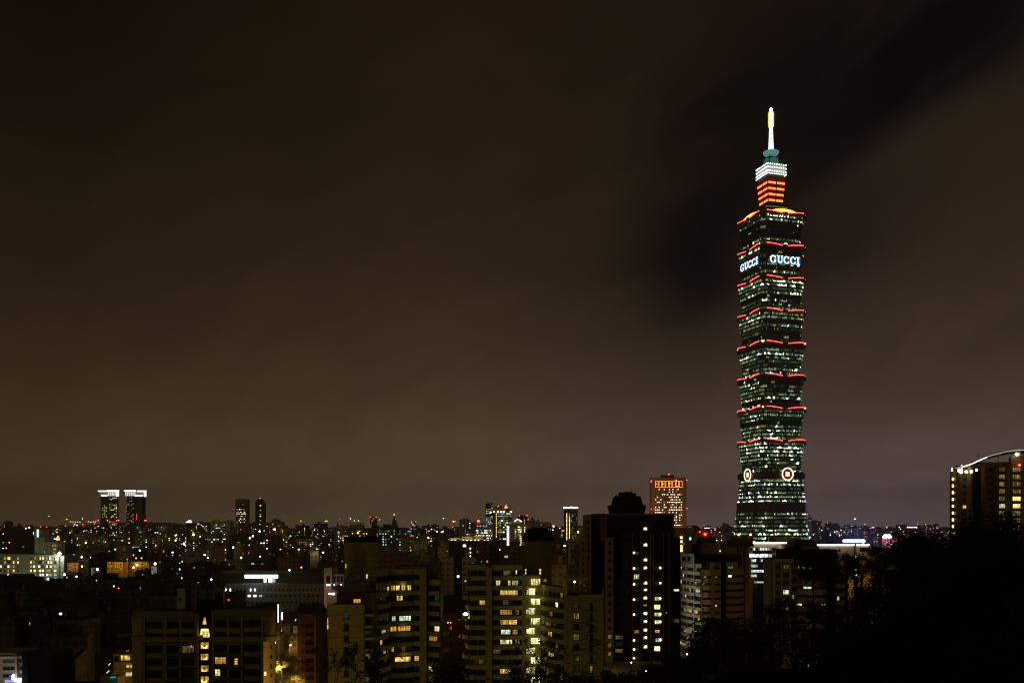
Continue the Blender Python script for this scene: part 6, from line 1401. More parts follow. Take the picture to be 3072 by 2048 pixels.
for x, y, D, nm, mm, w, h, lb in ((2562, 1622, 1050, 'rooftop_sign', emit('blue_white_sign', (.78, .9, 1), 5), 62, 9, 'long glaring blue white rooftop sign right of the skyscraper'),
                       (2662, 1608, 1450, 'rooftop_sign', emit('pink_white_sign', (1, .88, .97), 5), 28, 12, 'glaring pinkish white rooftop sign among the far buildings'),
                       (2736, 1581, 2300, 'rooftop_sign', emit('violet_white_sign', (.85, .8, 1), 2.4), 30, 2.5, 'thin violet white sign line behind the tree tops'),
                       (2712, 1604.5, 1700, 'rooftop_sign', emit('crimson_sign', (1, .02, .12), .6), 36, 2, 'thin crimson light line left of the tree tops'),
                       (2676, 1631, 1300, 'rooftop_sign', emit('pale_blue_sign', (.45, .85, 1), 2.4), 12, 3.2, 'small pale blue sign below the pinkish white one'),
                       (2619, 1581.5, 2500, 'rooftop_sign', emit('rose_sign', (1, .35, .4), 2.6), 8, 2.4, 'tiny rose coloured sign on the far skyline'),
                       (2121, 1583, 2900, 'rooftop_sign', emit('icy_sign', (.75, .95, 1), 2.2), 16, 2, 'icy white sign line between the slab tower and the skyscraper'),
                       (2145.5, 1587, 1900, 'rooftop_sign', emit('hot_red_sign', (1, .04, .10), 5), 4, 5.5, 'small glowing red sign between the slab tower and the skyscraper'),
                       (1689, 1590.5, 1500, 'rooftop_sign', emit('orange_red_sign', (1, .15, .05), 3), 7, 3, 'small orange red sign left of the white lined slab'),
                       (1228, 1593, 2000, 'rooftop_sign', emit('deep_blue_sign', (.03, .2, 1), 2.2), 10, 3.5, 'deep blue neon sign left of centre on the far skyline'),
                       (1326, 1595, 1500, 'rooftop_sign', emit('bright_blue_sign', (.15, .45, 1), 3.2), 7, 3.5, 'bright blue sign above the amber rooftop pavilions'),
                       (595, 1571, 1850, 'rooftop_sign', emit('pure_blue_sign', (.05, .15, 1), 4), 5.5, 4.5, 'blue square sign left of the pale striped office'),
                       (161, 1615.5, 1400, 'rooftop_sign', emit('cream_sign', (1, .85, .6), 2.6), 20, 2.2, 'cream sign line under the orange lit cupola'),
                       (470, 1669, 900, 'rooftop_sign', emit('deep_red_sign', (.6, .0, .02), .5), 7, 3.5, 'dull red sign above the dark low houses'),
                       (421, 1595, 1800, 'rooftop_sign', emit('amber_line', (1, .6, .1), .8), 9, 1.5, 'amber light line between the twin towers')):
    T = thing(nm, lb, 'sign', (px(x, D), D, pz(y + h/2, D)), 0, 'rooftop signs'); k = D / F
    m = MB(); hw_ = w*k/2; hh = h*k
    if lb.startswith('glaring pink'): m.lathe([(.1, 0)], 0, 0, 3) if False else m.prism([(-hw_*.8, 0), (hw_*.8, 0), (hw_, .5), (-hw_, .5)], 0, hh*.5, 0, top=[(-hw_, 0), (hw_, 0), (hw_, .5), (-hw_, .5)]); m.prism([(-hw_, 0), (hw_, 0), (hw_, .5), (-hw_, .5)], hh*.5, hh, 0, top=[(-hw_*.6, 0), (hw_*.6, 0), (hw_*.6, .5), (-hw_*.6, .5)])
    elif lb.startswith('long glaring'):
        m.box(-hw_, hw_*.82, 0, .5, 0, hh); ball(m, hw_*.92, .2, hh*.45, hh*.62, 0, 10); ball(m, -hw_, .2, hh*.5, hh*.35, 0, 8)
    else: m.box(-hw_, hw_, 0, .5, 0, hh)
    m.build('sign_face', [mm], T)
    m = MB()
    for sx in (-.7, .7): m.tube([(hw_*sx, .7, -3), (hw_*sx, .7, hh)], .12, 4)
    m.build('sign_frame', [RAIL], T)
    if 'long glaring' in lb: plight(T, (0, -7, 4), (.06, .18, 1), 250000, 2)
    if 'glaring pink' in lb: plight(T, (0, -9, 4), (1, .2, .6), 14000, 2)
def kiosk(name, label, p, y, D, build): T = thing(name, label, 'building', (px(p, D), D, 0), 0, 'city buildings'); build(T, D); return T
# orange cupola, white lit pyramid roof, spired tower
def f1(T, D):
    z = pz(1618, D); m = MB(); m.box(-9, 7, 0, 10, 0, z - 1); m.build('wall', [CW['tan']], T)
    m = MB(); m.lathe([(2.4, z - 1), (2.4, z + 2), (1.8, z + 3.5), (1.2, z + 5.2), (.2, z + 6.4)], 3.5, 3, 10); m.build('cupola', [emit('cupola_orange_light', (1, .45, .08), 1.6)], T)
kiosk('cupola_building', 'far building with a small orange lit cupola above a cream sign', 164, 1610, 1420, f1)
def f2(T, D):
    z = pz(1567, D); m = MB(); m.prism([(-5.5, 0), (5.5, 0), (5.5, 8), (-5.5, 8)], z, z + 5.6, 0, top=[(1.5, 2), (4, 2), (4, 4), (1.5, 4)]); m.build('lit_roof', [emit('pyramid_roof_glow', (1, 1, .85), 1.7)], T); m = MB(); m.box(-5, 5, .5, 8, 0, z); m.build('wall', [CW['brown']], T)
kiosk('pyramid_roof_building', 'far building with a small floodlit white pyramid roof', 564, 1560, 1895, f2)
def f3(T, D):
    z = pz(1572, D); k = D / F; m = MB()
    for a, b_, y0, y1 in ((1172, 1193, 1600, 1574), (1175, 1191, 1574, 1566), (1177, 1187, 1566, 1558), (1179.5, 1183.5, 1558, 1548)): m.box(px(a, D) - px(1182, D), px(b_, D) - px(1182, D), 0, 12, pz(y0, D), pz(y1, D))
    m.box(-10, 11, .1, 12, 0, pz(1600, D)); m.build('wall', [CW['brown']], T); m = MB(); m.tube([(0, 4, pz(1548, D)), (0, 4, pz(1541, D))], .5, 5); m.build('spire', [RAIL], T)
    m = MB(); ball(m, 0, 3, pz(1543, D), 1.4); m.build('spire_lamp', [emit('spire_lamp_orange', (1, .7, .4), 5)], T)
kiosk('spired_tower', 'far stepped tower with a thin spire left of centre', 1182, 1550, 3000, f3)

# ================================================================== filler city
rnd = random.Random(77)
def place_free(p0, p1, dens): return rnd.uniform(p0, p1)
walls_far = ['brown', 'brown', 'grey', 'blue', 'tan', 'dark']; walls_mid = ['brown', 'brown', 'tan', 'grey', 'dark', 'dark', 'beige', 'red']
x = -10
while x < 2850:                                 # farthest row
    w_ = rnd.uniform(11, 26)
    if not (2195 < x + w_/2 < 2425) and not (1755 < x + w_/2 < 2030): block(x, x + w_, rnd.uniform(1572, 1583), rnd.uniform(4200, 6800), rnd.choice(walls_far), 0, .22, rnd.choice([yw, cl, mixp, ('orange', 'yellow')]), redlamp=1 if rnd.random() < .22 else 0, nmax=12, bay=7, hw=2.6, fh=7, wfill=.36, bright=.5, roof='none' if rnd.random() < .6 else 'box')
    x += w_ * rnd.uniform(1.1, 2.2)
x = -12
while x < 1760:                                 # middle rows
    w_ = rnd.uniform(20, 42)
    block(x, x + w_, rnd.uniform(1583, 1598), rnd.uniform(2000, 2900), rnd.choice(walls_mid), rnd.choice([0, 14, -12, 20]), .16, rnd.choice([yw, mixp, cl, ('orange', 'yellow')]), nmax=20, bay=4.0, hw=1.6, fh=3.8, bright=.5, redlamp=1 if rnd.random() < .1 else 0)
    x += w_ * rnd.uniform(.8, 1.3)
x = -8
while x < 1420:
    w_ = rnd.uniform(24, 48)
    block(x, x + w_, rnd.uniform(1600, 1622), rnd.uniform(1350, 1850), rnd.choice(walls_mid), rnd.choice([0, 14, -12, 22]), .16, rnd.choice([yw, mixp, cl, ('orange', 'yellow', 'cool')]), nmax=22, hw=1.5, bright=.45)
    x += w_ * rnd.uniform(.75, 1.15)
x = 185
while x < 1330:
    w_ = rnd.uniform(26, 55)
    block(x, x + w_, rnd.uniform(1632, 1660), rnd.uniform(900, 1220), rnd.choice(walls_mid), rnd.choice([0, 16, -14, 24]), .10, rnd.choice([yw, mixp, cl, ('orange', 'yellow', 'cool')]), nmax=16, hw=1.4, bright=.45, roof='shed')
    x += w_ * rnd.uniform(.8, 1.25)
x = 190
while x < 1000:
    w_ = rnd.uniform(34, 70)
    block(x, x + w_, rnd.uniform(1668, 1700), rnd.uniform(700, 860), rnd.choice(['brown', 'tan', 'dark', 'dark', 'grey']), rnd.choice([0, 16, -14, 24]), .05, rnd.choice([yw, cl, ('orange', 'yellow')]), nmax=9, hw=1.3, bright=.4, roof='shed')
    x += w_ * rnd.uniform(.85, 1.4)
for p0, p1, yt, D in ((1180, 1236, 1672, 520), (1130, 1200, 1655, 600), (1236, 1322, 1688, 480), (1205, 1290, 1668, 560), (1655, 1700, 1700, 430), (1690, 1760, 1712, 520), (2480, 2560, 1690, 430), (1640, 1700, 1660, 560)):
    block(p0, p1, yt, D, rnd.choice(['brown', 'tan', 'red', 'dark']), 0, .03, yw, nmax=3, roof='shed', dd=.5)
# ---- low pitched roofs of the old quarter
HOUSES = []
HWALL = {k: city_wall('old_wall_' + k, c, 2.6, 3.1, .5) for k, c in (('brown', (.05, .034, .024)), ('tan', (.10, .075, .045)), ('dark', (.016, .014, .012)), ('grey', (.06, .06, .055)))}
rfm = [wall('rusty_metal_roof', (.04, .026, .018)), wall('grey_metal_roof', (.035, .034, .03)), wall('dull_green_roof', (.022, .034, .026)), wall('dull_red_roof', (.045, .017, .013)), wall('tan_metal_roof', (.07, .05, .03))]
rfn = ['rusty', 'grey', 'green', 'red', 'tan']
def house(xc, D, w, d, h, rz, ri, kind, nw, pal, litw=True):
    gz = ground_z(xc, D); T = thing('low_house', '', 'house', (xc, D, gz), rz, 'low houses of the old quarter')
    wmn = rnd.choice(['brown', 'tan', 'dark', 'grey']); m = MB(); m.box(-w/2, w/2, -d/2, d/2, 0, h); m.build('wall', [HWALL[wmn]], T)
    m = MB(); hh = w * .16 + .6
    if kind == 'gable':
        for s in (-1, 1):
            m.face([(-w/2 - .4, s*(d/2 + .5), h), (w/2 + .4, s*(d/2 + .5), h), (w/2 + .4, 0, h + hh), (-w/2 - .4, 0, h + hh)][::s], 0)
        for s in (-1, 1): m.face([(s*(w/2 + .4), -d/2 - .5, h), (s*(w/2 + .4), d/2 + .5, h), (s*(w/2 + .4), 0, h + hh)], 0)
    elif kind == 'shed': m.prism([(-w/2 - .3, -d/2 - .4), (w/2 + .3, -d/2 - .4), (w/2 + .3, d/2), (-w/2 - .3, d/2)], h, h + .3, 0); m.v = [(a, b_, c + (1.5 if b_ > 0 else 0)) for a, b_, c in m.v]
    else:
        m.box(-w/2 - .1, w/2 + .1, -d/2 - .1, -d/2 + .2, h, h + 1); m.box(-w*.25, w*.2, -d*.2, d*.3, h, h + 2.6); m.box(-w*.3, w*.25, -d*.28, d*.33, h + 2.6, h + 2.75)
    m.build('roof', [rfm[ri]], T)
    if rnd.random() < .55:
        m = MB(); bx = rnd.uniform(-w*.35, w*.35); m.lathe([(.7, h + .3), (.75, h + 2.6), (.2, h + 3)], bx, -d*.3, 8); m.build('water_tank', [metal('dull_tank', (.08, .08, .075))], T)
    if rnd.random() < .4: m = MB(); m.box(w*.1, w*.4, -d*.45, -d*.1, h, h + 2.5); m.build('roof_shed', [rfm[(ri + 1) % 5]], T)
    W = Windows(T); c = rnd.choice(pal)
    for i in range(nw): W.add(rnd.uniform(-w*.42, w*.42), -d/2, h - 2.4 - 3 * rnd.randint(0, 2), 0, rnd.uniform(.7, 1.5), 1.2, PAL[c][rnd.choice([0, 1, 2, 2])] , 'frame')
    for i in range(3): W.add(-w*.4 + i * w*.38, -d/2, h - 2.3, 0, 1.3, 1.2, GL, 'frame')
    W.done(); HOUSES.append(dict(root=T, p=1536 + F*xc/D, y=HZ - (gz + h - EYE)*F/D, D=D, ri=ri, kind=kind, n=nw, c=c if nw else None, wm=wmn, w=w)); return T
for D in (880, 820, 760, 705, 655, 610, 565, 520, 480, 440, 405, 372, 342, 314, 288, 262):
    xmax = px(1000 if D > 560 else (680 if D > 400 else 400), D); x = px(-20, D)
    if 380 < D < 520: xmax = px(985, D)
    while x < xmax:
        w_ = rnd.uniform(7.5, 14)
        pc = 1536 + F * (x + w_/2) / D
        if (D < 400 and 800 < pc < 920) or (D < 320 and pc < 150) or (D < 330 and pc > 320) or (D > 620 and pc < 215) or (D > 640 and 395 < pc < 420): x += w_; continue
        if not (640 < pc < 990 and 500 < D < 620):
            house(x + w_/2, D + rnd.uniform(-9, 9), w_, rnd.uniform(8, 13), rnd.uniform(9, 13.5) if D < 620 else rnd.uniform(12, 24), R(rnd.choice([0, 0, 8, -8, 14, -16])), rnd.randrange(5), rnd.choice(['gable', 'shed', 'flat', 'gable']), 0 if rnd.random() < .38 else rnd.choice([1, 1, 2, 3]), ('yellow', 'orange', 'cool', 'cyan', 'cyan', 'white'))
        x += w_ * rnd.uniform(1.15, 1.9)
print('houses', len(HOUSES), 'city', len(CITY))
# ---- houses with lamp lit fronts on the far side of the old quarter
for p0, p1, yt, D, wc, lc, pwr, lb in ((322, 340, 1684, 690, (.5, .36, .12), (1, .6, .08), 500, 'low yellow lit house left of the sodium lamp glow'), (343, 369, 1685, 690, (.45, .3, .10), (1, .55, .08), 700, 'low amber lit house beside the yellow lit one'), (382, 446, 1684, 700, (.4, .28, .14), (1, .5, .08), 350, 'long low house front with orange lamp glow below the crowned towers'),
    (454, 470, 1698, 640, (.6, .62, .65), (.85, .92, 1), 260, 'small bluish white lit block with a tiny window at its corner'), (273, 284, 1702, 640, (.4, .5, .45), (.7, 1, .85), 120, 'small pale green lit wall among the dark low houses'), (201, 235, 1687, 700, (.5, .34, .2), (1, .6, .25), 500, 'low house with an orange tinted front right of the pale office'), (455, 470, 1686, 760, (.5, .4, .25), (1, .6, .2), 400, 'small warm lit house above the bluish white block'),
    (1240, 1262, 1628, 1010, (.5, .38, .2), (1, .7, .3), 900, 'warm lit gable wall behind the terraced block'), (930, 955, 1652, 800, (.4, .33, .25), (1, .8, .5), 400, 'dim cream stair tower left of the terraced block core')):
    xo = px((p0 + p1)/2, D); k = (p1 - p0) * D / F; T = thing('lit_house', lb, 'house', (xo, D, 0), 0, 'lamp lit houses'); zt = pz(yt, D)
    m = MB(); m.box(-k/2, k/2, 0, 9, 0, zt); m.build('wall', [wall('lit_wall_%d' % p0, wc)], T); m = MB(); m.box(-k/2 - .4, k/2 + .4, -.5, 9.3, zt, zt + .4); m.build('roof', [rfm[4]], T)
    W = Windows(T)
    for i in range(max(2, int(k / 3))):
        for f in range(2): W.add(-k/2 + (i + .5) * k / max(2, int(k / 3)), 0, zt - 2.3 - f * 3, 0, 1.1, 1.2, GL if rnd.random() < .75 else PAL['yellow'][1], 'frame')
    W.done()
    m = MB(); m.tube([(k*.2, -3, 0), (k*.2, -3, zt - 1.5)], .1, 4); m.build('lamp_post', [RAIL], T); plight(T, (k*.2, -4.4, zt - 2), lc, pwr, .4)
# ---- red brown block filling the gap between the two terraced towers
D = 430; xo = px(1362, D); T = thing('apartment_block', 'dim red brown block with faint windows in the gap between the two terraced towers', 'apartment building', (xo, D, 0), 0); L = lambda p: px(p, D) - xo
m = MB(); m.box(L(1300), L(1412), 0, 14, 0, pz(1838, D)); m.build('wall', [wall('dim_red_tiles', (.13, .045, .028), .8, .4, .3, .2, 3.3)], T)
m = MB(); m.box(L(1330), L(1412), 2, 14, pz(1838, D), pz(1790, D)); m.box(L(1334), L(1376), 1.5, 2, pz(1793, D), pz(1790, D)); m.build('upper_wall', [ROOFD], T)
m = MB(); m.box(L(1296), L(1346), -1.2, 0, pz(1906, D), pz(1893, D)); m.box(L(1296), L(1346), -1.2, 0, pz(1956, D), pz(1944, D)); m.build('balcony', [wall('dim_cream_wall', (.30, .24, .15))], T)
W = Windows(T)
for i in range(7):
    for p in (1352, 1378, 1398): W.add(L(p), 0, pz(1862 + i * 25, D), 0, 1.3, 1.5, RM_D if (i + p) % 3 == 0 else GL, 'frame')
W.add(L(1344), -.1, pz(1868, D), 0, .7, .5, PAL['orange'][2]); W.add(L(1352), -.1, pz(1868, D), 0, .5, .5, PAL['orange'][2]); W.add(L(1378), 0, pz(1861, D), 0, 1.2, 1.0, PAL['yellow'][1], 'frame'); W.done()
for p, y, r_, pw2 in ((1397, 1842, .95, 300), (1314, 1899, .8, 200)):
    T2 = thing('wall_lamp', 'glaring white lamp on the corner of the stepped tower' if p > 1350 else 'bright lamp on a balcony right of the terraced block', 'lamp', (px(p, 318), 318, pz(y, 318)), 0); m = MB(); ball(m, 0, 0, 0, r_ * .75, 0, 10); m.tube([(0, 0, 0), (.6, 1.2, 0)], .08, 5, 1); m.build('lamp_globe', [WLAMP, RAIL], T2); plight(T2, (0, -1.6, 0), (1, .9, .7), pw2, .4)
# ---- street corner block with signs at the lower left
D = 262; xo = px(36, D); T = thing('corner_shop_building', 'pale corner building with balcony windows and glaring shop signs at the bottom left', 'building', (xo, D, 0), 0); L = lambda p: px(p, D) - xo
m = MB(); m.box(L(-30), L(49), 0, 12, 10, pz(1957, D), 0); m.box(L(49), L(55), -.8, 12, 10, pz(1960, D), 0); m.box(L(55), L(71), .5, 12, 10, pz(1962, D), 0); m.build('wall', [wall('grubby_cream_wall', (.36, .30, .22))], T)
m = MB(); m.box(L(-30), L(60), -1.3, 0, pz(1972, D), pz(1966, D)); m.box(L(58), L(71), -1.0, .5, pz(1971, D), pz(1966, D)); m.build('ledge', [PALE], T)
m = MB()
for p in range(2, 50, 4): m.box(L(p), L(p) + .12, -.1, 0, pz(1966, D), pz(1957, D))
m.build('roof_railing', [PALE], T)
W = Windows(T)
for y0, y1 in ((1978, 1987), (1998, 2009), (2020, 2031)): W.add(L(27), -.05, pz(y1, D), 0, (34)*D/F, (y1-y0)*D/F, GL if y0 > 1990 else RM_T, 'grid'); W.add(L(63), .45, pz(y1, D), 0, 13*D/F, (y1-y0)*D/F, GL, 'grid')
W.done()
for nm, a, b_, y0, y1, mm in (('oval_sign', 42, 51, 2018, 2035, emit('blue_edged_sign', (.75, .9, 1), 3)), ('shop_sign', 51, 72, 2030, 2041, emit('blue_white_shop', (.9, .98, 1), 4)), ('shop_sign', 24, 47, 2035, 2042, emit('violet_shop', (.55, .5, 1), .7)), ('shop_sign', 24, 48, 2043, 2050, emit('orange_red_shop', (1, .18, .05), 1.2)), ('blue_board', 36, 43, 2020, 2036, emit('blue_shop', (.02, .15, .9), .6)), ('shop_sign', 60, 72, 2042, 2052, emit('teal_shop', (.5, .8, .95), 1.2))):
    m = MB()
    if nm == 'oval_sign': m.prism([(L(a), -1.6), (L(b_), -1.6), (L(b_), -1.3), (L(a), -1.3)], pz(y1, D), pz(y0 + 6, D), 0, top=[(L(a + 1), -1.6), (L(b_), -1.6), (L(b_), -1.3), (L(a + 1), -1.3)]); m.prism([(L(a + 1), -1.6), (L(b_), -1.6), (L(b_), -1.3), (L(a + 1), -1.3)], pz(y0 + 6, D), pz(y0, D), 0, top=[(L(a + 5), -1.6), (L(b_), -1.6), (L(b_), -1.3), (L(a + 5), -1.3)])
    else: m.box(L(a), L(b_), -1.7, -1.4, pz(y1, D), pz(y0, D))
    m.build(nm, [mm], T)
plight(T, (L(55), -5, pz(2030, D)), (.85, .85, 1), 300, 1); plight(T, (L(10), -7, pz(1990, D)), (1, .8, .65), 200, 1)
T = thing('dark_block', 'black unlit side wall directly right of the shop sign corner', 'building', (px(110, D), D, 0), 0); m = MB(); m.box(px(72, D) - px(110, D), px(90, D) - px(110, D), -1, 12, 5, pz(1957, D)); m.build('wall', [BLK], T)
# ---- sodium lit backs of houses beside the broad block
D = 300; xo = px(360, D); T = thing('narrow_house', 'yellow lit back of a narrow house squeezed against the broad apartment block', 'house', (xo, D, 0), 0); L = lambda p: px(p, D) - xo
och = wall('ochre_backyard_wall', (.40, .30, .14))
m = MB(); m.box(L(340), L(420), 0, 8, 10, pz(1960, D)); m.build('wall', [och], T)
m = MB(); m.prism([(L(335), -1), (L(420), -1), (L(420), 9), (L(335), 9)], pz(1947, D), pz(1946, D), 0, top=[(L(335), -1), (L(420), -1), (L(420), 9), (L(335), 9)]); m.prism([(L(338), -.6), (L(420), -.6), (L(420), 9), (L(338), 9)], pz(1946, D), pz(1915, D), 0, top=[(L(352), 6), (L(420), 6), (L(420), 9), (L(352), 9)]); m.build('roof', [rfm[0]], T)
m = MB(); m.box(L(356), L(420), -1.4, 0, pz(1990, D), pz(1984, D)); m.box(L(345), L(420), -1.1, 0, pz(2012, D), pz(2007, D)); m.build('balcony', [och], T)
W = Windows(T)
for a, b_, y0, y1, mm in ((362, 392, 1964, 1980, RM_Y), (344, 356, 1968, 1982, GL), (378, 398, 1991, 2003, RM_Y), (377, 398, 2015, 2028, RM_L), (345, 352, 1950, 1955, GL), (378, 388, 1949, 1953, RM_Y)): W.add(L((a + b_)/2), -.05, pz(y1, D), 0, (b_-a)*D/F, (y1-y0)*D/F, mm, 'grid', 3)
W.done()
m = MB(); m.prism([(L(357), -8), (L(376), -8), (L(376), -7), (L(357), -7)], 10, pz(2005, D), 0, top=[(L(364), -8), (L(376), -8), (L(376), -7), (L(364), -7)]); m.build('lit_gable_wall', [och], T)
plight(T, (L(372), -11, pz(2030, D)), (1, .62, .1), 170, .5); plight(T, (L(395), -5, pz(2000, D)), (1, .6, .12), 70, .5); plight(T, (L(330), -10, pz(2040, D)), (1, .62, .1), 160, .5)
T = thing('awning_house', 'small lean-to house with a turquoise awning among sodium lights', 'house', (px(335, 285), 285, 0), 0); D = 285; xo = px(335, D)
m = MB(); m.box(L(300), L(352), 0, 6, 10, pz(2030, D)); m.build('wall', [och], T); m = MB(); m.box(L(336), L(349), -1.6, -.1, pz(2030, D), pz(2027.5, D)); m.build('awning', [emit('turquoise_awning_glow', (.02, .7, .55), .45)], T)
m = MB()
for a, b_ in (((324, 2016), (332, 2009)), ((330, 1993), (335, 1987))): m.tube([(L(a[0]), -1, pz(a[1], D)), (L(b_[0]), -1, pz(b_[1], D))], .12, 5)
m.build('tube_lamp', [emit('tube_lamp_teal', (.5, 1, .85), 1.2)], T)

# ================================================================== street with trees
def copy_tree(o, parent=None, lights=True):
    c = o.copy(); COL.objects.link(c); c.parent = parent
    for ch in list(o.children):
        if ch.type == 'LIGHT' and not lights: continue
        copy_tree(ch, c, lights)
    return c
m = MB(); m.box(px(838, 300) - 2, px(895, 300), 250, 520, 16.05, 16.15); ST = m.build('street', [wall('street_asphalt', (.07, .065, .06))]); ST['kind'] = 'structure'
LAMPS = []
def lamp_proto(h=8.0, mat=OLAMP, col=(1, .55, .15), p=250, r=.32):
    T = thing('street_lamp', '', 'street lamp', (0, 0, 0), 0, 'street lamps'); m = MB(); m.tube([(0, 0, 0), (0, 0, h)], .09, 6); m.tube([(0, 0, h), (.5, -.9, h + .35), (.9, -1.7, h + .3)], .06, 5); m.build('pole', [RAIL], T)
    m = MB(); ball(m, .9, -1.8, h + .1, r); m.build('lamp_head', [mat], T); plight(T, (.9, -2.3, h - .2), col, p, .3); return T
lp = lamp_proto(p=7000)
spots = [(836, 330), (840, 282), (884, 300), (868, 390), (852, 425)]
for i, (p, D) in enumerate(spots):
    o = lp if i == 0 else copy_tree(lp); o.location = (px(p, D), D, 16); LAMPS.append(o)
    o['label'] = ['sodium street lamp on the left kerb of the tree lined street', 'nearest sodium street lamp at the bottom edge of the street', 'sodium street lamp on the right kerb by the red brown slab', 'sodium street lamp farther up the tree lined street', 'farthest sodium street lamp of the tree lined street'][i]
cp_ = thing('small_block', 'small street side block with bright white windows at the end of the tree lined street', 'building', (px(850, 470), 470, 0), 0, 'city buildings')
m = MB(); m.box(-12, 14, 0, 10, 10, pz(1912, 470) + 4); m.build('wall', [wall('orange_plaster', (.32, .17, .09))], cp_)
W = Windows(cp_)
for p, y, c in ((832, 1933, 2), (861, 1931, 2), (872, 1932, 2), (828, 1955, 1), (843, 1953, 2), (848, 1936, 0)): W.add(px(p, 470) - px(850, 470), 0, pz(y + 3, 470), 0, 1.4, 1.1, PAL['warm'][c], 'frame')
W.done()

# distant street and flood lamps scattered between the blocks
def far_lamp(x, D, z, r, mat, label):
    T = thing('street_lamp', label, 'street lamp', (x, D, 0), 0, 'distant lamps'); gz = ground_z(x, D); 
    m = MB(); m.tube([(0, 0, gz), (0, 0, z)], .12 + D * .00006, 4); m.build('pole', [RAIL], T)
    m = MB(); ball(m, 0, -.5, z, r, 0, 6); m.build('lamp_head', [mat], T); return T
FL = []
mats_l = [(OLAMP, 'orange'), (WLAMP, 'white'), (emit('cool_lamp_glow', (.85, .95, 1), 9), 'bluish white'), (emit('yellow_lamp_glow', (1, .8, .3), 8), 'yellow'), (RLAMP, 'red')]
fixed = [(412, 1693, 700, 0, .75, 90), (466, 1690, 690, 0, .9, 120), (401, 1701, 660, 0, .7, 90), (247, 1698, 640, 0, .6, 80), (581, 1603, 1350, 3, 1.5, 0), (824, 1587, 1500, 0, 1.6, 300), (779, 1593, 1500, 1, 1.2, 0), (759, 1608, 1250, 1, 1.2, 0), (750, 1613, 1200, 0, 1.0, 0), (1735, 1595, 1200, 0, 1.3, 300), (1661, 1578, 1900, 2, 1.5, 0), (1651, 1608, 800, 3, .9, 120), (1724, 1744, 420, 3, .45, 60), (1440, 1626, 900, 2, .8, 0),
         (246, 1670, 780, 2, .7, 0), (293, 1707, 560, 2, .7, 60), (195, 1722, 560, 2, .6, 40), (231, 1746 - 18, 520, 1, .4, 0), (700, 1641, 900, 2, .8, 0), (724, 1672, 720, 0, .7, 60), (800, 1588, 2300, 1, 1.1, 0), (30, 1756, 560, 2, .55, 0), (341, 1775, 470, 2, .4, 0), (341, 1788, 470, 2, .4, 0), (357, 1763, 480, 4, .3, 0), (552, 1627, 1000, 4, .7, 0), (553, 1631, 1000, 1, .9, 0), (1150, 1655, 700, 4, .35, 0), (869, 1709, 560, 2, .5, 0), (635, 1737, 470, 2, .4, 0),
         (527, 1605, 1500, 3, 1.0, 0), (527, 1620, 1300, 3, 1.0, 0), (1285, 1612, 1400, 0, 1.0, 0), (970, 1656, 800, 3, .6, 0), (1416 - 56, 1563, 2300, 0, 1.5, 0), (1365, 1563, 2300, 4, 1.3, 0), (420, 1650, 800, 2, .6, 0), (258, 1627, 1100, 2, .9, 0), (2441, 1628, 700, 1, .4, 0), (1893, 1985, 200, 1, .12, 0), (1938, 2010, 200, 1, .14, 0), (2032, 2052 - 10, 190, 2, .1, 0), (2060, 1960, 260, 2, .2, 0), (2250, 1888, 300, 2, .25, 0), (2359, 1875, 300, 2, .25, 0), (2615, 1865, 260, 2, .25, 0)]
for x, y, D, k, r, pw2 in fixed:
    T = far_lamp(px(x, D), D, pz(y, D), r, mats_l[k][0], ''); FL.append((T, x, y, mats_l[k][1], D))
    if pw2: plight(T, (0, -1.5 - r, pz(y, D) - .3), {0: (1, .5, .12), 1: (1, .9, .7), 2: (.85, .95, 1), 3: (1, .75, .2), 4: (1, .05, .05)}[k], pw2 * 5, .4)
for i in range(120):
    D = rnd.choice([700, 900, 1200, 1500, 2000, 2600, 3300]); x = rnd.uniform(0, 1740) if rnd.random() < .72 else rnd.uniform(2430, 2850); y = HZ + rnd.uniform(52, 64) * F / D if D < 1600 else HZ + rnd.uniform(2, 22)
    if x > 2400 and D < 1200: D = 2000; y = HZ + rnd.uniform(2, 40)
    if D < 1100 and x > 1000: continue
    k = rnd.choices(range(5), [4, 4, 3, 4, .8])[0]; T = far_lamp(px(x, D), D, pz(y, D), D * .00036 * rnd.uniform(.6, 1.2), mats_l[k][0], ''); FL.append((T, x, y, mats_l[k][1], D))
    if D < 2200 and i % 2 == 0 and k != 4: plight(T, (0, -4, 14), {0: (1, .5, .14), 1: (1, .9, .7), 2: (.85, .95, 1), 3: (1, .72, .25)}[k], rnd.uniform(900, 3000), 1)

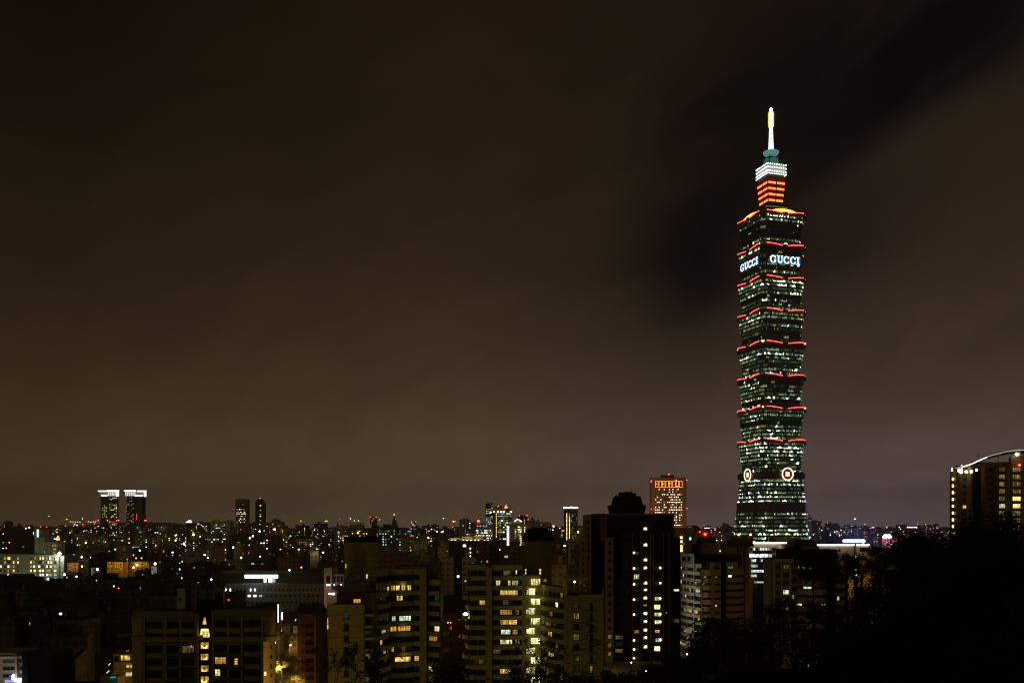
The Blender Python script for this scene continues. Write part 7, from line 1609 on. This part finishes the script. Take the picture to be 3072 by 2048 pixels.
# hills beyond the city, with their lamps
b = MB(); hx = [(-9000 + i * 600) for i in range(31)]; random.seed(4)
prof = [40 + random.uniform(0, 25) + (60 if 6 < i < 9 else 0) for i in range(31)]
for i in range(30):
    x0, x1 = hx[i] * .98, hx[i+1] * .98; b.face([(x0, 9500, -1), (x1, 9500, -1), (x1, 11500, prof[i+1]), (x0, 11500, prof[i])]); b.face([(x0, 11500, prof[i]), (x1, 11500, prof[i+1]), (x1, 12800, -1), (x0, 12800, -1)])
hl = b.build('hills', [wall('dark_forest_hill', (.14, .13, .10))]); hl['kind'] = 'structure'  # hill colour lightened so it fades as if hazed
for x, y, k in ((147, 1547, 3), (201, 1557, 3), (212, 1564, 0), (219, 1565, 0), (226, 1565, 3), (233, 1565, 0), (240, 1565, 0), (248, 1555, 1), (266, 1564, 0), (273, 1565, 3), (281, 1564, 0), (287, 1564, 0), (224, 1572, 1), (231, 1574, 1), (238, 1578, 1), (903, 1562, 0), (976, 1562, 3), (981, 1562, 3), (1019, 1557, 4), (1051, 1555, 1), (1064, 1561, 3), (1076, 1561, 3), (1139, 1558, 0), (1330, 1554, 1), (2563, 1556, 1), (2566, 1556, 1), (2594, 1571, 3), (2752, 1571, 3), (2798, 1575, 0)):
    D = 9400; T = thing('hill_lamp', '', 'lamp', (px(x, D), D, 0), 0, 'lamps on the far hills'); z = pz(y, D)
    m = MB(); ball(m, 0, -2, z, 3.4, 0, 6); m.build('lamp_head', [mats_l[k][0]], T); m = MB(); m.tube([(0, 0, 0), (0, 0, z)], .7, 4); m.build('mast', [RAIL], T); FL.append((T, x, y, mats_l[k][1], D))
# ================================================================== hillside and trees
LEAF = wall('dark_leaf', (0.030, 0.038, 0.016), 0.8, 0.5, 0.6, 0.08); BARK = wall('dark_bark', (0.05, 0.038, 0.026), 0.9, 0.4, 0.8)
SIL = [(1700, 2110), (1780, 2100), (1850, 2062), (1905, 2020), (1960, 1985), (2020, 1978), (2080, 1962), (2140, 1935), (2190, 1900), (2240, 1905), (2300, 1890), (2350, 1860), (2420, 1862), (2490, 1820), (2560, 1790), (2640, 1745), (2720, 1705), (2800, 1645), (2860, 1590), (2960, 1540), (3072, 1520), (3200, 1500)]
SIL = [(a, b_ + (0 if a < 2280 else 40)) for a, b_ in SIL]
def sil(p):
    for (a, b_), (c, d) in zip(SIL, SIL[1:]):
        if a <= p <= c: return b_ + (d - b_) * (p - a) / (c - a)
    return SIL[0][1] if p < SIL[0][0] else SIL[-1][1]
def build_hill():
    b = MB(); ps = list(range(1560, 3320, 40)); Ds = [24, 40, 60, 85, 115, 150, 190, 240]; n = len(Ds)
    for p in ps:
        for D in Ds:
            y = sil(p) + 90 + (D - 90) * .0 + abs(D - 100) * .9 + (0 if p > 1900 else 200); b.v.append((px(p, D), D, pz(y, D) if D < 200 else min(pz(y, D), 20)))
    for i in range(len(ps) - 1):
        for j in range(n - 1): b.f.append((i*n+j, (i+1)*n+j, (i+1)*n+j+1, i*n+j+1)); b.mi.append(0)
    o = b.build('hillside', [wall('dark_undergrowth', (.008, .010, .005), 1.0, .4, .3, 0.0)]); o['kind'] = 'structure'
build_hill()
def build_back():  # unseen hill behind the camera, its height set to shade the near slope
    b = MB(); xs = list(range(-420, 521, 47)); ys = [-14, -30, -50, -80, -120, -170, -260, -400]; hs = [66, 78, 94, 108, 116, 112, 80, 20]; n = len(ys); r = random.Random(3)
    for x in xs:
        for y, h in zip(ys, hs): b.v.append((x, y, (h + r.uniform(-5, 5)) * (1 if abs(x) < 350 else .5) + (8 if x > 0 else 0)))
    for i in range(len(xs) - 1):
        for j in range(n - 1): b.f.append((i*n+j, i*n+j+1, (i+1)*n+j+1, (i+1)*n+j)); b.mi.append(0)
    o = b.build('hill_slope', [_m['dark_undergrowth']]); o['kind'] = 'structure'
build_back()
def leaf_mesh(kind, seed, n=2600):
    """crown filling a unit sphere (x,y,z in -1..1), z up"""
    r = random.Random(seed); b = MB(); lobes = []
    for i in range(14 if kind != 'feather' else 18):
        a = r.uniform(0, 2*math.pi); q = r.uniform(.2, .8); lobes.append((q*math.cos(a), q*math.sin(a), r.uniform(-.55, .75), r.uniform(.22, .42)))
    def quad(p, d, l, w):
        d = Vector(d).normalized(); s = d.cross(Vector((r.uniform(-1,1), r.uniform(-1,1), r.uniform(-1,1)))).normalized() * w
        p = Vector(p); e = p + d * l; mid = p + d * l * .45; b.face([p, mid + s, e, mid - s])
    if kind == 'feather':
        for lx, ly, lz, lr in lobes:                       # long arching sprays of narrow leaves
            for j in range(7):
                a = math.atan2(ly, lx) + r.uniform(-.9, .9); L = r.uniform(.5, 1.0); P0 = Vector((lx*.6, ly*.6, lz + r.uniform(-.1, .15)))
                for t in range(26):
                    f = t / 26; p = P0 + Vector((math.cos(a)*L*f, math.sin(a)*L*f, .28*f - .55*f*f))
                    for s in (-1, 1): quad(p, (math.cos(a + s*1.1), math.sin(a + s*1.1), -.45 - r.random()*.5), r.uniform(.05, .13), .010)
            for j in range(32):
                p = Vector((lx, ly, lz)) + Vector((r.gauss(0, 1), r.gauss(0, 1), r.gauss(0, 1))).normalized() * lr * r.random() ** .4; quad(p, (r.gauss(0,1), r.gauss(0,1), r.gauss(-.4,1)), .12, .03)
    else:
        for i in range(n):
            lx, ly, lz, lr = r.choice(lobes); v = Vector((r.gauss(0, 1), r.gauss(0, 1), r.gauss(0, 1))).normalized() * lr * r.random() ** .35
            p = Vector((lx, ly, lz)) + v; quad(p, v + Vector((r.gauss(0,.5), r.gauss(0,.5), r.gauss(-.2,.5))), r.uniform(.05, .10), r.uniform(.018, .035))
    return b.mesh('crown', [LEAF]), lobes
def leaf2(i):
    me = CROWNS[i][0].copy(); me.name = 'crown'; me.materials.clear(); me.materials.append(wall('street_leaf_lit', (.10, .11, .035), .7, .5, .6, .1)); return me  # lighter copy of the leaf: lamp glow on street trees put into the colour
CROWNS = [leaf_mesh('feather', 1), leaf_mesh('feather', 2), leaf_mesh('leafy', 3), leaf_mesh('leafy', 4), leaf_mesh('leafy', 5, 1800)]
_tr = {}
def trunk_mesh(ci):
    if ci in _tr: return _tr[ci]
    b = MB(); r = random.Random(ci); b.tube([(0, 0, -2.4), (.05, 0, -1.4), (-.04, .02, -.6), (0, 0, .35)], .05, 7, 0, .025)
    for lx, ly, lz, lr in CROWNS[ci][1]: b.tube([(0, 0, -.9 + .5 * r.random()), (lx*.5, ly*.5, lz*.4 - .15), (lx, ly, lz)], .03, 5, 0, .008)
    _tr[ci] = b.mesh('trunk', [BARK]); return _tr[ci]
TREES = []
def tree(p, ytop, D, r, ci, label, group='trees on the dark hillside', sq=1.0, name='tree', sz=None):
    z = pz(ytop, D) - r * (sz or 1) * (1.0 if ci > 1 else 1.08); T = thing(name, label, 'tree', (px(p, D), D, z), 0, group)
    o = put('trunk', trunk_mesh(ci), T); c = put('crown', CROWNS[ci][0], T)
    a = random.uniform(0, 6.28)
    for q in (o, c): q.scale = (r * sq, r * sq, r * (sz or 1)); q.rotation_euler = (0, 0, a)
    TREES.append((T, p, ytop)); return T
random.seed(21)
# along the silhouette: (column, top row, distance, crown radius, variant)
for p, y, D, r, ci, lb in (
  (2440, 1662, 150, 2.6, 0, 'small feathery tree top just right of the dark vaulted roof'), (2490, 1652, 130, 2.8, 1, 'feathery tree whose tip touches the tan hall with the light line'), (2540, 1644, 110, 2.2, 0, 'feathery tree with drooping sprays above the orange wall'), (2585, 1652, 105, 1.7, 1, 'slim feathery tree against the right part of the orange wall'),
  (2640, 1634, 85, 1.7, 2, 'dark rounded tree top just right of the orange lit wall'), (2690, 1668, 90, 2.0, 0, 'feathery tree crossing the low grey hall'), (2728, 1566, 70, 2.0, 1, 'tall feathery tree whose top covers the crimson light line'), (2785, 1572, 65, 1.9, 0, 'tall feathery tree left of the wave roofed apartments'), (2755, 1610, 70, 2.2, 2, 'leafy tree beneath the tall feathery ones'), (2800, 1640, 66, 2.6, 3, 'dense tree under the tall feathery trees'),
  (2850, 1578, 60, 1.7, 1, 'feathery tree overlapping the lower left of the wave roofed apartments'), (2915, 1558, 62, 2.4, 2, 'rounded leafy tree in front of the wave roofed apartments'), (2985, 1532, 60, 2.8, 3, 'broad leafy tree below the middle of the wave roofed apartments'), (3060, 1540, 58, 2.8, 2, 'leafy tree at the right edge below the wave roofed apartments'), (2880, 1640, 60, 2.8, 3, 'dense tree low in front of the wave roofed apartments'), (2960, 1620, 58, 2.8, 2, 'dense dark tree under the broad leafy one'), (3050, 1625, 56, 2.8, 3, 'dense dark tree at the right edge'),
  (2350, 1778, 140, 2.2, 0, 'small feathery tree left in front of the vaulted roof apartments'), (2310, 1800, 140, 3.2, 0, 'feathery tree reaching up between the two curved apartment towers'), (2340, 1850, 120, 3.6, 2, 'leafy tree at the foot of the vaulted roof apartments'), (2440, 1795, 120, 2.3, 3, 'dark rounded tree in the middle of the vaulted roof apartments'), (2150, 1830, 150, 4.2, 0, 'feathery tree at the foot of the pale curved apartments'), (2200, 1855, 140, 4.0, 3, 'rounded tree right of the pale curved apartments foot'), (2095, 1900, 130, 3.4, 1, 'low feathery tree left of the pale curved apartments foot'), (2245, 1885, 130, 3.8, 2, 'leafy tree under the small yellow building'),
  (2420, 1850, 115, 3.2, 2, 'leafy tree left of the black slot of the vaulted roof apartments'), (2545, 1800, 105, 2.4, 1, 'feathery tree under the orange lit wall'), (2600, 1735, 90, 2.2, 3, 'dense tree at the right foot of the orange lit wall'), (2660, 1700, 80, 2.6, 2, 'dense tree in front of the low grey hall'), (2720, 1695, 76, 2.8, 3, 'dense tree right in front of the low grey hall'),
  (2640, 1760, 85, 3.2, 3, 'dense black tree below the low grey hall'), (2560, 1850, 100, 3.2, 2, 'dense black tree right of the olive apartments'), (2490, 1890, 105, 3.2, 3, 'dense black tree at the olive apartments foot'),
  (1790, 2010, 150, 3.6, 3, 'dark tree at the lower left foot of the black tower'), (1835, 2000, 150, 3.4, 2, 'dark tree under the brown wing of the black tower'), (2010, 1955, 120, 3.6, 2, 'leafy tree below the bright lantern bays of the black tower'), (1950, 1990, 110, 3.4, 3, 'leafy tree at the foot of the black tower'), (1890, 2020, 100, 3.0, 2, 'low tree left of the black tower foot'), (2060, 1940, 118, 3.6, 0, 'feathery tree right of the black tower foot'),
  (1600, 1990, 110, 2.6, 4, 'loose leafy tree in front of the bright stair windows'), (1555, 1975, 115, 2.6, 4, 'loose leafy tree left of the bright stair windows'), (1655, 1985, 105, 2.6, 4, 'loose leafy tree right of the bright stair windows'), (1340, 1985, 150, 4.6, 3, 'dark leafy tree in the gap between the two terraced towers'), (1700, 2020, 95, 2.6, 2, 'small leafy tree at the bottom edge under the pale end block'), (1425, 2025, 100, 2.4, 4, 'small tree at the bottom edge under the stepped tower'), (1740, 2035, 90, 2.6, 3, 'small dark tree at the bottom edge left of the hillside')):
    tree(p, y, D, r, ci, lb)
i = 0
for row, (dy, D, r) in enumerate(((60, 95, 4.0), (130, 80, 3.8), (210, 66, 3.6), (300, 54, 3.4))):
    p = 2000 + row * 30
    while p < 3120:
        y = sil(p) + dy
        if y < 2070: T = tree(p, y, D, r, 2 + (i % 2), 'dark hillside tree filling the black lower right corner', 'black mass of trees in the lower right')
        p += 95 + (i * 37 % 40); i += 1
LEAF2 = [leaf2(2), leaf2(3)]
# street trees lit by the sodium lamps
for p, y, D, r, lb in ((860, 1952, 350, 4.6, 'street tree glowing orange beside the sodium lamp'), (872, 1985, 310, 4.0, 'street tree near the red brown slab, orange lit'), (846, 1975, 330, 3.2, 'small street tree on the left kerb by the lamp'), (880, 1935, 400, 5.0, 'dim street tree at the far end of the street'), (868, 2020, 285, 3.2, 'nearest street tree at the bottom edge'), (892, 2010, 300, 3.0, 'street tree tucked under the red brown slab')):
    tree(p, y, D, r, 2 + (int(p) % 2), lb, 'street trees'); q = [c for c in TREES[-1][0].children if c.name.startswith('crown')][0]; q.data = LEAF2[int(p) % 2]
# balcony and roof planting on the terraced blocks
def shrub(p, y, D, r, lb, ci=4):
    T = tree(p, y, D, r, ci, lb, 'balcony plants', name='shrub'); T['category'] = 'shrub'; return T
for p, y, D, r in ((1134, 1790, 283, 1.0), (1142, 1855, 284, 1.1), (1131, 1880, 283, 1.2), (1137, 1968, 283, 1.2), (1176, 1770, 297, .9), (1181, 1958, 297, 1.1), (1206, 1965, 297, .7), (1608, 1770, 311, .8), (1556, 1770, 311, .8), (1618, 1855, 309, 1.0), (1585, 1855, 311, .8), (1550, 1830, 311, .8), (1625, 1915, 308, .9), (1578, 1912, 311, .7), (1118, 1742, 291, 1.2), (1630, 1800, 308, 1.0), (2088, 1745, 428, 1.2), (2150, 1680, 428, 1.4)):
    shrub(p, y, D, r, 'small balcony shrub on a terraced apartment balcony')
# bare twigs near the camera
def twig(p, ybase, D, hgt, seed, lb):
    r = random.Random(seed); T = thing('bare_sapling', lb, 'sapling', (px(p, D), D, pz(ybase, D))); b = MB()
    def br(P, d, L, rad, lev):
        pts_ = [P]; q = Vector(P); dd = Vector(d).normalized()
        for i in range(4): dd = (dd + Vector((r.gauss(0, .12), r.gauss(0, .1), r.gauss(.03, .08)))).normalized(); q = q + dd * L / 4; pts_.append(tuple(q))
        b.tube(pts_, rad, 4, 0, rad * .4)
        if lev < 3:
            for i in range(3 if lev < 2 else 2): s = pts_[r.randint(1, 4)]; br(s, dd + Vector((r.gauss(0, .6), r.gauss(0, .3), r.gauss(.1, .4))), L * r.uniform(.4, .65), rad * .55, lev + 1)
        if lev >= 1:
            for i in range(5): e = Vector(pts_[r.randint(2, 4)]); s = Vector((r.gauss(0, 1), r.gauss(0, .4), r.gauss(0, 1))).normalized() * .07; t_ = dd.cross(Vector((0, 1, 0))).normalized() * .02; b.face([e, e + s*.5 + t_, e + s, e + s*.5 - t_], 1)
    for i in range(3): br((0, 0, 0), (r.gauss(0, .35), 0, 1), hgt * r.uniform(.7, 1), .012, 0)
    b.build('branches', [BARK, LEAF], T); return T
twig(1060, 2075, 24, 1.1, 2, 'thin leafy twigs in front of the pale end wall at the bottom edge'); twig(1000, 2080, 26, 1.0, 5, 'bare twigs left of the leafy ones at the bottom edge'); twig(1650, 2090, 24, 1.7, 9, 'tall bare sapling in front of the pale end block'); twig(1120, 2085, 22, .6, 7, 'short twigs below the terraced block')
# ================================================================== labels for the filler city
SEC = [(60, 'at the far left edge'), (130, 'left of the star bright lamp'), (220, 'right of the star bright lamp'), (290, 'just left of the left crowned tower'), (350, 'below the left crowned tower'), (400, 'between the crowned towers'), (450, 'below the right crowned tower'), (530, 'right of the crowned towers'), (610, 'below the blue square sign'), (690, 'by the pale striped office'), (760, 'below the flat topped dark tower'), (850, 'right of the slim black tower'), (930, 'above the grey ribbon window building'), (1020, 'left of the green glass offices'), (1110, 'near the open roof frame'), (1210, 'by the green glass offices'), (1310, 'below the deep blue sign'), (1380, 'left of the red beacon block'), (1460, 'around the red beacon block'), (1550, 'by the gold domed office'), (1640, 'right of the floodlit gable'), (1770, 'by the white lined slab'), (2110, 'by the orange panel slab'), (2210, 'left of the skyscraper foot'), (2470, 'right of the skyscraper foot'), (2560, 'above the blue white sign'), (2640, 'left of the pinkish sign'), (2720, 'around the pinkish sign'), (3100, 'above the tree tops at right')]
def sec(p):
    for q, s in SEC:
        if p < q: return s
    return SEC[-1][1]
CN = {'yellow': 'yellow', 'warm': 'warm white', 'cool': 'cool white', 'white': 'white', 'orange': 'orange', 'cyan': 'cyan', 'olive': 'pale yellow', 'green': 'green'}
NUM = ['no', 'one', 'two', 'three', 'four', 'five', 'six', 'seven', 'eight', 'nine', 'ten']
def tier(D): return 'far' if D > 3000 else ('distant' if D > 1900 else ('mid distance' if D > 1250 else ('nearer' if D > 650 else 'near')))
used = {}
def unique(T, base, alts):
    for t in [base] + alts:
        t = ' '.join(t.split()); 
        if t not in used and len(t.split()) <= 16: used[t] = 1; T['label'] = t; return
    k = ['second', 'third', 'fourth', 'fifth', 'sixth', 'seventh', 'eighth', 'ninth', 'tenth', 'eleventh', 'twelfth']
    for o_ in k:
        t = o_ + ' ' + base
        if t not in used: used[t] = 1; T['label'] = ' '.join(t.split()[:16]); return
for c in sorted(CITY, key=lambda q: q['p']):
    if c['label']: used[c['label']] = 1; continue
    sz = 'slim' if c['w'] < 16 else ('broad' if c['w'] > 42 else ''); ht = 'tall' if c['h'] > 62 else ('low' if c['h'] < 36 else 'mid rise')
    n = c['n']; lit = 'unlit' if n == 0 else ''
    wn = '' if n == 0 else ('with %s %s window%s' % (NUM[n] if n <= 10 else 'many', CN[c['c']], '' if n == 1 else 's'))
    rl = 'and a red roof lamp' if c['red'] == 1 else ('and red roof lamps' if c['red'] else '')
    base = '%s %s %s %s block %s %s' % (tier(c['D']), sz, lit, c['wm'], wn, sec(c['p']))
    a2 = '%s %s %s %s %s block %s %s' % (tier(c['D']), sz, ht, lit, c['wm'], wn, sec(c['p'])); a3 = '%s %s %s block %s %s %s' % (tier(c['D']), lit, c['wm'], wn, rl, sec(c['p']))
    unique(c['root'], base, [a3, a2, a2.replace('block', 'flat roofed block')])
HS = [(60, 'at the left edge'), (140, 'below the pale green office'), (230, 'right of the pale green office foot'), (320, 'left of the broad apartment block'), (430, 'behind the broad block left end'), (560, 'behind the broad block roof'), (680, 'left of the grey ribbon window building'), (820, 'below the grey ribbon window building'), (1100, 'left of the terraced block')]
for c in sorted(HOUSES, key=lambda q: q['p']):
    s = next((t for q, t in HS if c['p'] < q), HS[-1][1]); n = c['n']; wn = 'unlit' if n == 0 else 'with %s lit %s window%s' % (NUM[n], CN[c['c']], '' if n == 1 else 's')
    rown = 'back row' if c['D'] > 520 else ('middle row' if c['D'] > 400 else ('front row' if c['D'] > 310 else 'nearest row'))
    kd = {'gable': 'gabled', 'shed': 'lean-to roofed', 'flat': 'flat roofed'}[c['kind']]
    base = '%s %s house %s in the %s %s' % (kd, rfn[c['ri']], wn, rown, s)
    unique(c['root'], base, ['small ' + base if c['w'] < 17 else 'wide ' + base, base.replace('house', c['wm'] + ' walled house')])
for T, x, y, cn, D in FL:
    s = sec(x) if D > 650 else next((t for q, t in HS if x < q), 'at the foot of the dark hillside')
    base = '%s %s lamp %s' % (tier(D) if D < 9000 else 'hilltop', cn, s); unique(T, base, ['bright ' + base, 'small ' + base, 'lower ' + base])
# ================================================================== haze
hz = MB(); hz.box(-9000, 9000, -60, 13000, -3, 530)
hm = bpy.data.materials.new('haze'); hm.use_nodes = True
t = hm.node_tree
for nd in list(t.nodes): t.nodes.remove(nd)
pv = t.nodes.new('ShaderNodeVolumePrincipled'); pv.inputs['Color'].default_value = (0.95, 0.86, 0.76, 1); pv.inputs['Density'].default_value = 0.000075; pv.inputs['Anisotropy'].default_value = 0.45
o_ = t.nodes.new('ShaderNodeOutputMaterial'); t.links.new(pv.outputs[0], o_.inputs['Volume'])
HAZE = hz.build('haze', [hm]); HAZE['kind'] = 'stuff'
